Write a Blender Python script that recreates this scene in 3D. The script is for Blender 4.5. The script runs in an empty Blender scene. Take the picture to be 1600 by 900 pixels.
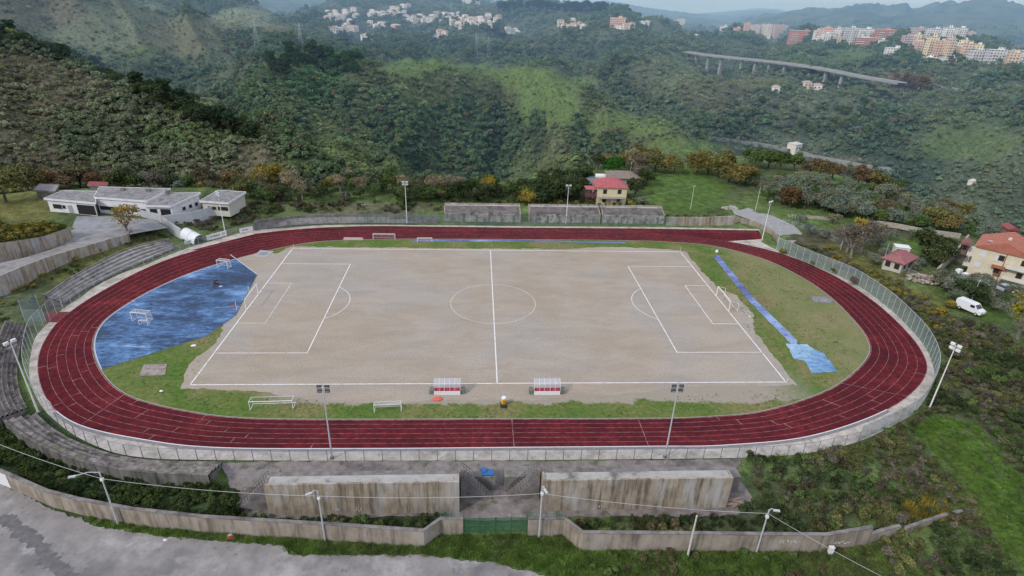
import bpy, bmesh, math, random
import numpy as np
from mathutils import Vector, Matrix, noise as mnoise
random.seed(7); rng = np.random.default_rng(11)
SC = bpy.context.scene; COL = SC.collection
R = math.radians
# ------------------------------------------------------------------ camera
CAM = np.array([-3.6641, -112.8448, 58.514]); YAW, PIT, ROL, FPX = -0.0677, 0.4522, 0.0348, 916.3553
fw = np.array([-math.sin(YAW)*math.cos(PIT), math.cos(YAW)*math.cos(PIT), -math.sin(PIT)])
r0 = np.array([math.cos(YAW), math.sin(YAW), 0.0]); u0 = np.cross(r0, fw)
RT = r0*math.cos(ROL) + u0*math.sin(ROL); UP = -r0*math.sin(ROL) + u0*math.cos(ROL)
def ray(u, v): return fw + RT*(u-800)/FPX + UP*(450-v)/FPX
def W(u, v, z=0.0):
    d = ray(u, v); t = (z-CAM[2])/d[2]; q = CAM + t*d
    return (float(q[0]), float(q[1]), float(q[2]))
def WY(u, v, y):
    d = ray(u, v); t = (y-CAM[1])/d[1]; q = CAM + t*d
    return (float(q[0]), float(q[1]), float(q[2]))
def W2(u, v, z=0.0): return W(u, v, z)[:2]
def proj(X):
    d = np.asarray(X, float) - CAM; z = d@fw
    return 800+FPX*(d@RT)/z, 450-FPX*(d@UP)/z, z
cam = bpy.data.cameras.new('camera'); cam.sensor_width = 36; cam.lens = FPX/1600*36
cam.clip_start = 1; cam.clip_end = 40000
co = bpy.data.objects.new('camera', cam); COL.objects.link(co)
co.matrix_world = Matrix(((RT[0], UP[0], -fw[0], CAM[0]), (RT[1], UP[1], -fw[1], CAM[1]), (RT[2], UP[2], -fw[2], CAM[2]), (0, 0, 0, 1)))
SC.camera = co
# ------------------------------------------------------------------ noise (numpy)
def hash2(ix, iy, s):
    n = (ix*374761393 + iy*668265263 + s*1442695041) & 0xffffffff
    n = ((n ^ (n >> 13))*1274126177) & 0xffffffff
    return ((n ^ (n >> 16)) & 0xffff)/65535.0
def vnoise(x, y, s=0):
    x = np.asarray(x, float); y = np.asarray(y, float)
    ix = np.floor(x).astype(np.int64); iy = np.floor(y).astype(np.int64); fx = x-ix; fy = y-iy
    fx = fx*fx*(3-2*fx); fy = fy*fy*(3-2*fy)
    a = hash2(ix, iy, s); b = hash2(ix+1, iy, s); c = hash2(ix, iy+1, s); d = hash2(ix+1, iy+1, s)
    return (a*(1-fx)+b*fx)*(1-fy) + (c*(1-fx)+d*fx)*fy
def fbm(x, y, s=0, o=4, g=.5):
    t = 0; a = 1; n = 0
    for i in range(o): t = t + a*vnoise(x*2**i, y*2**i, s+i*17); n += a; a *= g
    return t/n
def sst(a, b, x):
    t = np.clip((x-a)/(b-a), 0, 1); return t*t*(3-2*t)
# ------------------------------------------------------------------ materials
def newmat(name):
    m = bpy.data.materials.new(name); m.use_nodes = True; nt = m.node_tree; nt.nodes.clear()
    return m, nt, nt.nodes, nt.links
def ramp(N, L, src, stops):
    r = N.new('ShaderNodeValToRGB'); e = r.color_ramp.elements
    while len(e) < len(stops): e.new(.5)
    for i, (p, c) in enumerate(stops): e[i].position = p; e[i].color = (*c, 1) if len(c) == 3 else c
    L.new(src, r.inputs[0]); return r.outputs[0]
def coords(N, L, coord='Position', stretch=(1, 1, 1)):
    if coord == 'Position': o = N.new('ShaderNodeNewGeometry').outputs['Position']
    else: o = N.new('ShaderNodeTexCoord').outputs[coord]
    mp = N.new('ShaderNodeMapping'); mp.inputs['Scale'].default_value = stretch; L.new(o, mp.inputs[0]); return mp.outputs[0]
def noi(N, L, vec, scale, detail=6, rough=.6, dist=0):
    n = N.new('ShaderNodeTexNoise'); n.inputs['Scale'].default_value = scale; n.inputs['Detail'].default_value = detail
    n.inputs['Roughness'].default_value = rough; n.inputs['Distortion'].default_value = dist; L.new(vec, n.inputs['Vector']); return n.outputs['Fac']
def mixc(N, L, f, a, b, mode='MIX'):
    m = N.new('ShaderNodeMix'); m.data_type = 'RGBA'; m.blend_type = mode
    for s, v in ((0, f), (6, a), (7, b)):
        if isinstance(v, (int, float)): m.inputs[s].default_value = v
        elif isinstance(v, tuple): m.inputs[s].default_value = (*v, 1)
        else: L.new(v, m.inputs[s])
    return m.outputs[2]
def finish(N, L, colr, rough=.9, bump=None, bstr=.3, bdist=.1, metal=0, spec=.3):
    b = N.new('ShaderNodeBsdfPrincipled'); o = N.new('ShaderNodeOutputMaterial')
    if isinstance(colr, tuple): b.inputs['Base Color'].default_value = (*colr, 1)
    else: L.new(colr, b.inputs['Base Color'])
    b.inputs['Roughness'].default_value = rough; b.inputs['Metallic'].default_value = metal
    b.inputs['Specular IOR Level'].default_value = spec
    if bump is not None:
        bp = N.new('ShaderNodeBump'); bp.inputs['Strength'].default_value = bstr; bp.inputs['Distance'].default_value = bdist
        L.new(bump, bp.inputs['Height']); L.new(bp.outputs[0], b.inputs['Normal'])
    L.new(b.outputs[0], o.inputs[0]); return b
def M(name, cols, scale=1., stretch=(1, 1, 1), coord='Object', rough=.85, detail=6, lo=.3, hi=.7, big=None, bump=.3, bdist=.05, metal=0, spec=.3):
    """colours over a noise; big = (colour, scale, lo, hi[, stretch]) stains laid over it"""
    m, nt, N, L = newmat(name); v = coords(N, L, coord, stretch)
    n = noi(N, L, v, scale, detail)
    k = len(cols); c = ramp(N, L, n, [(lo+(hi-lo)*i/max(1, k-1), cols[i]) for i in range(k)])
    for q in (big or []):
        v2 = coords(N, L, coord, q[4]) if len(q) > 4 else coords(N, L, coord)
        n2 = noi(N, L, v2, q[1], 5, .65); f = ramp(N, L, n2, [(q[2], (0, 0, 0)), (q[3], (1, 1, 1))]); c = mixc(N, L, f, c, q[0])
    finish(N, L, c, rough, n if bump else None, bump, bdist, metal, spec); return m
# ------------------------------------------------------------------ mesh builder and tagging
class MB:
    def __init__(s): s.v = []; s.f = []; s.uv = {}
    def add(s, vs, fs):
        n = len(s.v); s.v += [tuple(map(float, q)) for q in vs]; s.f += [tuple(i+n for i in f) for f in fs]; return s
    def box(s, c, d, rz=0, taper=1.0):
        cx, cy, cz = c; hx, hy, hz = d[0]/2, d[1]/2, d[2]/2; cs, sn = math.cos(rz), math.sin(rz); vs = []
        for k, (z, t) in enumerate(((-hz, 1), (hz, taper))):
            for x, y in ((-hx, -hy), (hx, -hy), (hx, hy), (-hx, hy)):
                x *= t; y *= t; vs.append((cx+x*cs-y*sn, cy+x*sn+y*cs, cz+z))
        return s.add(vs, [(3, 2, 1, 0), (4, 5, 6, 7), (0, 1, 5, 4), (1, 2, 6, 5), (2, 3, 7, 6), (3, 0, 4, 7)])
    def tube(s, a, b, r, r2=None, n=8):
        a = Vector(a); b = Vector(b); r2 = r if r2 is None else r2; d = (b-a).normalized()
        x = d.orthogonal().normalized(); y = d.cross(x); vs = []
        for p, rr in ((a, r), (b, r2)):
            for i in range(n):
                t = 2*math.pi*i/n; vs.append(p + x*rr*math.cos(t) + y*rr*math.sin(t))
        return s.add(vs, [(i, (i+1) % n, n+(i+1) % n, n+i) for i in range(n)] + [tuple(range(n-1, -1, -1)), tuple(range(n, 2*n))])
    def path(s, pts, r, n=6):
        for a, b in zip(pts[:-1], pts[1:]): s.tube(a, b, r, n=n)
        return s
    def prism(s, poly, z0, z1):
        n = len(poly); ar = sum(poly[i][0]*poly[(i+1) % n][1]-poly[(i+1) % n][0]*poly[i][1] for i in range(n))
        if ar < 0: poly = poly[::-1]
        return s.add([(x, y, z0) for x, y in poly]+[(x, y, z1) for x, y in poly],
                     [tuple(range(n-1, -1, -1)), tuple(range(n, 2*n))]+[(i, (i+1) % n, n+(i+1) % n, n+i) for i in range(n)])
    def strip(s, A, B):
        """quad strip between two equal length 3d polylines"""
        n = len(A); return s.add(list(A)+list(B), [(i, i+1, n+i+1, n+i) for i in range(n-1)])
    def mesh(s, name, mat=None, smooth=False):
        me = bpy.data.meshes.new(name); me.from_pydata(s.v, [], s.f); me.update()
        if mat: me.materials.append(mat)
        if smooth: me.polygons.foreach_set('use_smooth', [True]*len(me.polygons))
        return me
    def build(s, name, mat, parent=None, smooth=False, loc=None, rz=0):
        return link(name, s.mesh(name, mat, smooth), parent, loc, rz)
def link(name, me, parent=None, loc=None, rz=0):
    o = bpy.data.objects.new(name, me); COL.objects.link(o)
    if parent is not None: o.parent = parent
    if loc is not None: o.location = loc
    if rz: o.rotation_euler = (0, 0, rz)
    return o
def tag(o, label=None, cat=None, group=None, kind=None):
    if label: o['label'] = label
    if cat: o['category'] = cat
    if group: o['group'] = group
    if kind: o['kind'] = kind
    return o
def empty(name, loc, rz=0, label=None, cat=None, group=None):
    o = bpy.data.objects.new(name, None); COL.objects.link(o); o.location = loc; o.rotation_euler = (0, 0, rz); o.empty_display_size = .1
    return tag(o, label, cat, group)
def struct(o, label, cat='ground'): return tag(o, label, cat, None, 'structure')
CH = {}
def kids(o):
    return [c for c in bpy.data.objects if c.parent == o]
def copy_tree(o, parent=None, _k=None):
    c = o.copy(); COL.objects.link(c)
    if parent is not None: c.parent = parent
    if o.name not in CH: CH[o.name] = kids(o)
    for k in CH[o.name]: copy_tree(k, c)
    return c
def sheet(name, poly, z, mat, parent=None):
    """flat polygon, triangulated"""
    bm = bmesh.new(); vs = [bm.verts.new((p[0], p[1], z)) for p in poly]; f = bm.faces.new(vs)
    bmesh.ops.triangulate(bm, faces=[f]); bmesh.ops.recalc_face_normals(bm, faces=bm.faces)
    if bm.faces[:][0].normal.z < 0: bmesh.ops.reverse_faces(bm, faces=bm.faces)
    me = bpy.data.meshes.new(name); bm.to_mesh(me); bm.free(); me.materials.append(mat); return link(name, me, parent)
def catmull(P, n=12, closed=True):
    P = [np.array(p, float) for p in P]; m = len(P); out = []
    for i in range(m if closed else m-1):
        g = (lambda k: P[k % m]) if closed else (lambda k: P[max(0, min(m-1, k))])
        a, b, c, d = g(i-1), g(i), g(i+1), g(i+2)
        for j in range(n):
            t = j/n; out.append(.5*((2*b)+(-a+c)*t+(2*a-5*b+4*c-d)*t*t+(-a+3*b-3*c+d)*t**3))
    if not closed: out.append(P[-1])
    return np.array(out)
def rough_edge(P, amp=.4, scale=1.5, seed=3, step=.5):
    """a polygon with a ragged outline"""
    P = np.array(P, float); out = []
    for a, b in zip(P, np.roll(P, -1, 0)):
        L_ = np.linalg.norm(b-a); k = max(1, int(L_/step)); n = np.array([a[1]-b[1], b[0]-a[0]])/max(L_, 1e-6)
        for j in range(k):
            q = a+(b-a)*j/k; out.append(q + n*amp*2*(fbm(q[0]/scale, q[1]/scale, seed, 4, .7)-.5))
    return out
def offset_line(P, d, closed=False):
    P = np.array(P, float); n = len(P); T = np.zeros_like(P)
    if closed: T = np.roll(P, -1, 0)-np.roll(P, 1, 0)
    else: T[1:-1] = P[2:]-P[:-2]; T[0] = P[1]-P[0]; T[-1] = P[-1]-P[-2]
    T /= np.linalg.norm(T, axis=1)[:, None]+1e-9
    return P + np.stack([-T[:, 1], T[:, 0]], 1)*(np.asarray(d)[..., None] if np.ndim(d) else d)
def ribbon(mb, P, w, z, closed=False):
    P = np.array(P, float)
    if closed: P = np.vstack([P, P[:1]])
    a = offset_line(P, w/2); b = offset_line(P, -w/2)
    if closed: a[-1] = a[0]; b[-1] = b[0]
    zz = np.full(len(P), z) if np.ndim(z) == 0 else np.array(z)
    mb.strip([(x, y, q) for (x, y), q in zip(b, zz)], [(x, y, q) for (x, y), q in zip(a, zz)])
def resample(P, step, closed=False):
    P = np.array(P, float)
    if closed: P = np.vstack([P, P[:1]])
    s = np.r_[0, np.cumsum(np.linalg.norm(np.diff(P, axis=0), axis=1))]; n = max(1, round(s[-1]/step))
    t = np.linspace(0, s[-1], n+1); return np.stack([np.interp(t, s, P[:, k]) for k in range(P.shape[1])], 1)

# ------------------------------------------------------------------ terrain: ridge knots by column (u), distance from the viewpoint
def az_of(u, v=150):
    d = ray(u, v); return math.atan2(d[0], d[1])
def z_at(az, D, v):
    h = np.array([math.sin(az), math.cos(az), 0.0]); k = (450-v)/FPX
    # (D h + dz Z).UP = k (D h + dz Z).fw
    dz = D*(k*(h@fw)-(h@UP))/(UP[2]-k*fw[2]); return CAM[2]+dz
RID = {  # u : (edge D,z) (valleyA D,z) (crestA D,v) (valleyB D,z) (crestB D,v) (valleyC D,z) (midC D,v) (crestC D,v) (valleyD D,z) (midD D,v) (crestD D,v) (valleyM D,z) (crestM D,v) (crestF D,v)
 'E': [(-600, 230, 0), (0, 228, 0), (200, 215, 0), (330, 205, 0), (450, 200, 0), (600, 200, 0), (800, 212, 0), (900, 225, 0), (1000, 262, 0), (1080, 285, 0), (1200, 292, 0), (1300, 283, 0), (1400, 272, -1), (1500, 262, -2), (1600, 243, -4), (1800, 225, -6), (2300, 220, -6)],
 'VA': [(-600, 265, -8), (0, 262, -12), (200, 250, -16), (400, 238, -22), (560, 238, -26), (700, 255, -32), (900, 270, -36), (1000, 300, -36), (1080, 325, -38), (1200, 350, -62), (1300, 350, -72), (1400, 345, -78), (1500, 335, -82), (1600, 320, -88), (1800, 310, -95), (2300, 300, -95)],
 'CB': [(-600, 520, 'z', 0), (0, 480, 'z', -14), (200, 450, 'z', -24), (300, 440, 190), (360, 450, 158), (400, 465, 120), (430, 480, 100), (480, 500, 82), (560, 520, 88), (600, 525, 101), (640, 530, 96), (680, 535, 88), (740, 538, 98), (800, 540, 90), (840, 535, 96), (880, 515, 115), (920, 490, 139), (960, 465, 163), (1000, 445, 183), (1050, 425, 204), (1100, 410, 222), (1135, 400, 243), (1180, 405, 'z', -62), (1250, 420, 'z', -84), (1400, 420, 'z', -92), (1600, 400, 'z', -100), (2300, 390, 'z', -105)],
 'CA': [(-600, 440, -40), (0, 400, 45), (60, 390, 58), (100, 380, 76), (200, 350, 121), (300, 315, 172), (400, 290, 208), (480, 268, 238), (560, 252, 274), (640, 275, 296), (700, 285, 300), (800, 300, 285), (900, 300, 268), (1000, 330, 'z', -42), (1080, 350, 'z', -42), (1200, 375, 'z', -70), (1400, 370, 'z', -88), (1600, 350, 'z', -98), (2300, 340, 'z', -100)],
 'CC': [(-600, 800, -110), (0, 800, -62), (100, 800, -35), (200, 800, -3), (300, 780, 25), (366, 760, 47), (443, 745, 60), (500, 730, 72), (560, 720, 105), (700, 720, 120), (800, 720, 118), (880, 700, 118), (950, 690, 118), (1000, 680, 132), (1080, 670, 140), (1200, 660, 158), (1300, 650, 168), (1400, 640, 178), (1500, 620, 190), (1600, 600, 205), (2300, 600, 230)],
 'MD': [(-600, 1050, -90), (0, 1050, -60), (200, 1050, 'z', 20), (400, 1000, 56), (500, 1000, 66), (560, 1100, 72), (700, 1150, 66), (800, 1150, 62), (880, 1050, 68), (950, 980, 66), (1050, 900, 92), (1085, 880, 118), (1110, 875, 136), (1180, 870, 138), (1212, 870, 124), (1250, 860, 108), (1300, 850, 113), (1400, 860, 120), (1500, 860, 125), (1600, 850, 135), (2300, 850, 160)],
 'CD': [(-600, 1500, -80), (0, 1500, -70), (200, 1400, -15), (330, 1350, -4), (400, 1350, 18), (455, 1450, 40), (500, 1800, 22), (560, 2000, 11), (620, 2000, 11), (690, 2000, 6), (740, 1950, 5), (770, 1900, 14), (800, 1900, 10), (870, 1800, 13), (900, 1750, 14), (945, 1650, 16), (965, 1550, 25), (1000, 1450, 39), (1060, 1350, 40), (1120, 1300, 44), (1150, 1280, 50), (1250, 1280, 56), (1330, 1280, 60), (1420, 1300, 60), (1500, 1280, 66), (1560, 1250, 82), (1600, 1200, 92), (1700, 1200, 105), (2300, 1200, 130)],
 'CM': [(-600, 3500, -60), (0, 3500, -35), (300, 3500, -12), (400, 3400, -10), (460, 3400, -3), (540, 3600, 1), (620, 3800, -3), (700, 3800, -1), (760, 4000, 4), (830, 4500, 8), (880, 5000, 11), (905, 5000, 7), (940, 5000, 8), (1000, 5000, 18), (1066, 4800, 29), (1110, 4000, 42), (1135, 3600, 41), (1150, 3400, 36), (1200, 3400, 22), (1240, 3400, 15), (1256, 3400, 19), (1290, 3400, 15), (1330, 3400, 12), (1380, 3400, 12), (1420, 3400, 8), (1440, 3400, 12), (1470, 3400, 9), (1487, 3400, 2), (1500, 3400, 4), (1540, 3400, 13), (1600, 3400, 20), (1800, 3400, 30), (2300, 3400, 40)],
 'CF': [(-600, 9000, -40), (400, 9000, -25), (600, 9000, -18), (700, 9000, -6), (780, 9000, 0), (850, 9000, 8), (900, 9000, 15), (1000, 9000, 21), (1066, 9000, 25), (1110, 9000, 21), (1150, 9000, 16), (1180, 9000, 16), (1200, 9000, 21), (1250, 9000, 28), (1600, 9000, 33), (2300, 9000, 60)],
}
for k, L_ in RID.items():
    tb = []
    for q in L_:
        a = az_of(q[0])
        if k in ('E', 'VA'): z = q[2]
        elif q[2] == 'z': z = q[3]
        else: z = z_at(a, q[1], q[2])
        tb.append((a, q[1], z))
    RID[k] = np.array(tb)
def knots(az):
    """arrays D[k,n], Z[k,n] for azimuths"""
    g = {k: (np.interp(az, T[:, 0], T[:, 1]), np.interp(az, T[:, 0], T[:, 2])) for k, T in RID.items()}
    Ds, Zs = [np.full_like(az, 10.)], [np.zeros_like(az)]
    def put(D, Z): Ds.append(D); Zs.append(Z)
    eD, eZ = g['E']; put(eD*.62, eZ*0); put(eD*.86, eZ*.6); put(eD, eZ); put(*g['VA']); put(*g['CA'])
    aD, aZ = g['CA']; bD, bZ = g['CB']; put(aD*.55+bD*.45, np.minimum(aZ, bZ)-14-np.clip((bD-aD)*.06, 0, 12)); put(bD, bZ)
    cD, cZ = g['CC']; put(bD*.6+cD*.4, np.minimum(bZ, cZ)-22); put(cD, cZ)
    mD, mZ = g['MD']; dD, dZ = g['CD']; put(cD*.5+mD*.5, np.minimum((cZ+mZ)/2, np.minimum(cZ, mZ)+8)-8); put(mD, mZ); put(dD, dZ)
    put(dD*1.25, dZ-70); mmD, mmZ = g['CM']; put(mmD*.62, np.minimum(dZ-60, mmZ*.3)); put(mmD, mmZ); put(mmD*1.25, mmZ*.4); fD, fZ = g['CF']; put(fD, fZ); put(fD*1.5, fZ*.3-200)
    return np.array(Ds), np.array(Zs)
azs = np.concatenate([np.linspace(-math.pi, R(-60), 60)[:-1], np.linspace(R(-60), R(66), 900), np.linspace(R(66), math.pi, 60)[1:]])
rad = np.concatenate([np.linspace(1, 30, 12)[:-1], np.geomspace(30, 12500, 620)])
KD, KZ = knots(azs)
NA, NR = len(azs), len(rad)
Zg = np.empty((NA, NR))
for i in range(NA): Zg[i] = np.interp(rad, KD[:, i], KZ[:, i])
def smooth(Z, s, ax):
    k = np.exp(-.5*(np.arange(-3*s, 3*s+1)/s)**2); k /= k.sum(); p = [(0, 0), (0, 0)]; p[ax] = (3*s, 3*s)
    Q = np.pad(Z, p, mode='edge'); out = np.zeros_like(Z)
    for j, w in enumerate(k): out += w*(Q[j:j+Z.shape[0], :] if ax == 0 else Q[:, j:j+Z.shape[1]])
    return out
Zg = smooth(smooth(Zg, 2, 1), 3, 0)
AZ, RD = np.meshgrid(azs, rad, indexing='ij')
GX = CAM[0]+RD*np.sin(AZ); GY = CAM[1]+RD*np.cos(AZ)
ED = np.interp(azs, RID['E'][:, 0], RID['E'][:, 1])[:, None]
out = sst(1.0, 1.35, RD/ED)
gul = 1-np.abs(2*fbm(GX/95+fbm(GX/200, GY/200, 5)*1.5, GY/260, 9, 4)-1)*1.6
amp = np.clip(RD/300, .4, 9)**.45*np.clip(RD/300, .4, 1)
_dA = np.interp(azs, RID['CA'][:, 0], RID['CA'][:, 1])[:, None]; _dB = np.interp(azs, RID['CB'][:, 0], RID['CB'][:, 1])[:, None]
cr = 1-.85*np.maximum(np.exp(-((RD/_dA-1)/.06)**2)*(AZ < az_of(600)), np.exp(-((RD/_dB-1)/.05)**2)*(AZ > az_of(340))*(AZ < az_of(1150)))
spur = 1-np.abs(2*fbm(AZ*9+fbm(GX/160, GY/160, 5)*1.2, RD/420, 19, 3)-1)*2.0
Zg += out*cr*(amp*6*(gul-.45) + amp*4*(fbm(GX/60, GY/60, 21, 5)-.5) + np.clip(amp, 0, 2.5)*17*(spur-.4)) + out*1.6*(fbm(GX/14, GY/14, 33, 3)-.5)
AD = np.interp(azs, RID['CM'][:, 0], RID['CM'][:, 1])[:, None]
# stadium stays level, north-west platform is a little higher
def near_z(x, y):
    """level of the ground round the stadium"""
    q = sst(4, 20, np.hypot(np.maximum(np.abs(x)-38, 0), y) - 51)
    nw = q*sst(10, -45, x)*sst(-5, 25, y)*2.6
    return nw
Zg += (1-out)*near_z(GX, GY) - .08
apron_d = np.hypot(np.maximum(np.abs(GX)-38, 0), GY)
Zg += (1-out)*sst(54, 64, apron_d)*1.1*(fbm(GX/7, GY/7, 50, 3)-.5)*sst(-60, -45, GY)
def terr(x, y):
    x = np.asarray(x, float); y = np.asarray(y, float)
    a = np.arctan2(x-CAM[0], y-CAM[1]); d = np.hypot(x-CAM[0], y-CAM[1])
    i = np.clip(np.searchsorted(azs, a)-1, 0, NA-2); j = np.clip(np.searchsorted(rad, d)-1, 0, NR-2)
    s = np.clip((a-azs[i])/(azs[i+1]-azs[i]), 0, 1); t = np.clip((d-rad[j])/(rad[j+1]-rad[j]), 0, 1)
    return (Zg[i, j]*(1-s)+Zg[i+1, j]*s)*(1-t) + (Zg[i, j+1]*(1-s)+Zg[i+1, j+1]*s)*t
def G(u, v, dmin=20, dmax=12000):
    """the ground point seen along a direction"""
    d = ray(u, v); h = math.hypot(d[0], d[1]); ds = np.geomspace(dmin, dmax, 3000)
    X = CAM[0]+d[0]/h*ds; Y = CAM[1]+d[1]/h*ds; Z = CAM[2]+d[2]/h*ds; T = terr(X, Y); b = np.nonzero(Z < T)[0]
    k = b[0] if len(b) else len(ds)-1
    return (float(X[k]), float(Y[k]), float(T[k]))
# land cover colours; 'light' paints in sunlit slopes, 'shade' paints in shaded wooded folds
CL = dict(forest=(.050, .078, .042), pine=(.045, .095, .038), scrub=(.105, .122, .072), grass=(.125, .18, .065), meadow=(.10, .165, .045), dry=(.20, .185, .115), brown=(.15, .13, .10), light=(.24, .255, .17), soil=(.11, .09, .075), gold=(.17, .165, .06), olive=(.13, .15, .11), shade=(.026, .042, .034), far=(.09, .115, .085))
CLS = {  # blobs u, v, ru, rv, class, strength
 'far': [
 (830, 118, 60, 26, 'grass', 1), (655, 104, 60, 18, 'grass', .95), (860, 158, 55, 42, 'grass', .95), (735, 112, 50, 14, 'grass', .8), (960, 195, 55, 26, 'grass', .6), (1060, 228, 60, 20, 'grass', .7),
 (560, 150, 70, 40, 'scrub', .7), (700, 130, 60, 22, 'scrub', .7), (930, 150, 40, 30, 'scrub', .4), (1000, 200, 60, 14, 'grass', .9), (1080, 232, 50, 12, 'grass', .9), (900, 128, 40, 10, 'grass', .8), (860, 235, 35, 40, 'dry', .3),
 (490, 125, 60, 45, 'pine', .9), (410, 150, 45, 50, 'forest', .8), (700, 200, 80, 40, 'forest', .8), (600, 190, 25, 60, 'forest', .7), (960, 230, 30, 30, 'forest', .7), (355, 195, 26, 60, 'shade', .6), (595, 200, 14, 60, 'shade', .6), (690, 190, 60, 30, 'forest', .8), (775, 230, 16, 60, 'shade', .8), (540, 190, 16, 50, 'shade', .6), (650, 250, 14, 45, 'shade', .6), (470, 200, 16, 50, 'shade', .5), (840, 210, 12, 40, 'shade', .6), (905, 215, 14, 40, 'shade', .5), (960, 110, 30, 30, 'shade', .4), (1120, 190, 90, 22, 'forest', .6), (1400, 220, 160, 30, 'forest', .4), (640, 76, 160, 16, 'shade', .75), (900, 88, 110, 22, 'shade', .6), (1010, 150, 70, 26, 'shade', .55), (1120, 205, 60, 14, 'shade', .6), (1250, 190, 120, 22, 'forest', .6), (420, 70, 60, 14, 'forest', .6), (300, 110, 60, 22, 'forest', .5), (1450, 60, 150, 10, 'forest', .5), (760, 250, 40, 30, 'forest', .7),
 (170, 40, 130, 45, 'light', .4), (290, 60, 70, 30, 'dry', .5), (225, 80, 26, 9, 'grass', .8), (60, 15, 80, 25, 'brown', .6), (380, 30, 50, 20, 'light', .8), (430, 45, 25, 8, 'dry', .8),
 (60, 150, 140, 60, 'brown', .3), (250, 210, 120, 60, 'brown', .35), (380, 240, 90, 40, 'dry', .25), (300, 215, 80, 16, 'grass', .4), (470, 255, 60, 16, 'grass', .4),
 (1040, 120, 60, 40, 'light', .35), (1120, 150, 60, 30, 'brown', .5), (900, 95, 60, 25, 'far', .5), (1330, 85, 45, 14, 'meadow', .5), (1260, 95, 40, 12, 'grass', .5),
 (1270, 165, 80, 30, 'olive', .7), (1520, 220, 90, 40, 'grass', .55), (1500, 170, 80, 30, 'scrub', .5), (1320, 255, 50, 12, 'brown', .6), (1430, 130, 70, 20, 'brown', .4), (1180, 130, 50, 10, 'dry', .5)],
 'near': [
 (1070, 292, 75, 36, 'meadow', 1), (1210, 325, 70, 30, 'grass', .9), (1330, 330, 120, 40, 'grass', .8), (1420, 350, 90, 40, 'meadow', .6), (1440, 385, 45, 18, 'meadow', .9),
 (1290, 375, 60, 18, 'soil', .8), (1410, 362, 45, 10, 'soil', .8), (1450, 440, 120, 25, 'soil', .4), (1560, 480, 50, 24, 'meadow', .95), (1580, 445, 40, 8, 'soil', .9), (1500, 395, 25, 22, 'soil', 1),
 (1460, 450, 60, 20, 'meadow', .6), (1320, 420, 110, 40, 'gold', .7), (1420, 470, 60, 30, 'gold', .5), (1560, 620, 90, 110, 'scrub', .8), (1250, 780, 110, 60, 'scrub', .6), (1470, 668, 38, 14, 'meadow', .95), (1510, 710, 26, 26, 'meadow', .95), (1540, 765, 24, 34, 'meadow', .9), (1575, 830, 20, 40, 'meadow', .8),
 (1420, 800, 40, 20, 'gold', .7), (150, 410, 120, 50, 'gold', .6), (60, 470, 90, 30, 'scrub', .7), (40, 320, 60, 30, 'gold', .9), (150, 700, 200, 60, 'forest', .8), (200, 780, 200, 30, 'forest', .7),
 (700, 860, 500, 30, 'meadow', .95), (1150, 870, 300, 35, 'meadow', .8), (1350, 880, 150, 30, 'grass', .8), (500, 815, 180, 16, 'forest', .8), (1050, 815, 150, 14, 'scrub', .8), (350, 335, 60, 16, 'scrub', .7), (550, 325, 160, 10, 'brown', .7), (430, 330, 60, 8, 'grass', .6)]}
def SNAP(u, v, D):
    g = G(u, v, D*.55); q = np.array(g); return float(np.hypot(q[0]-CAM[0], q[1]-CAM[1])), g
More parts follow.
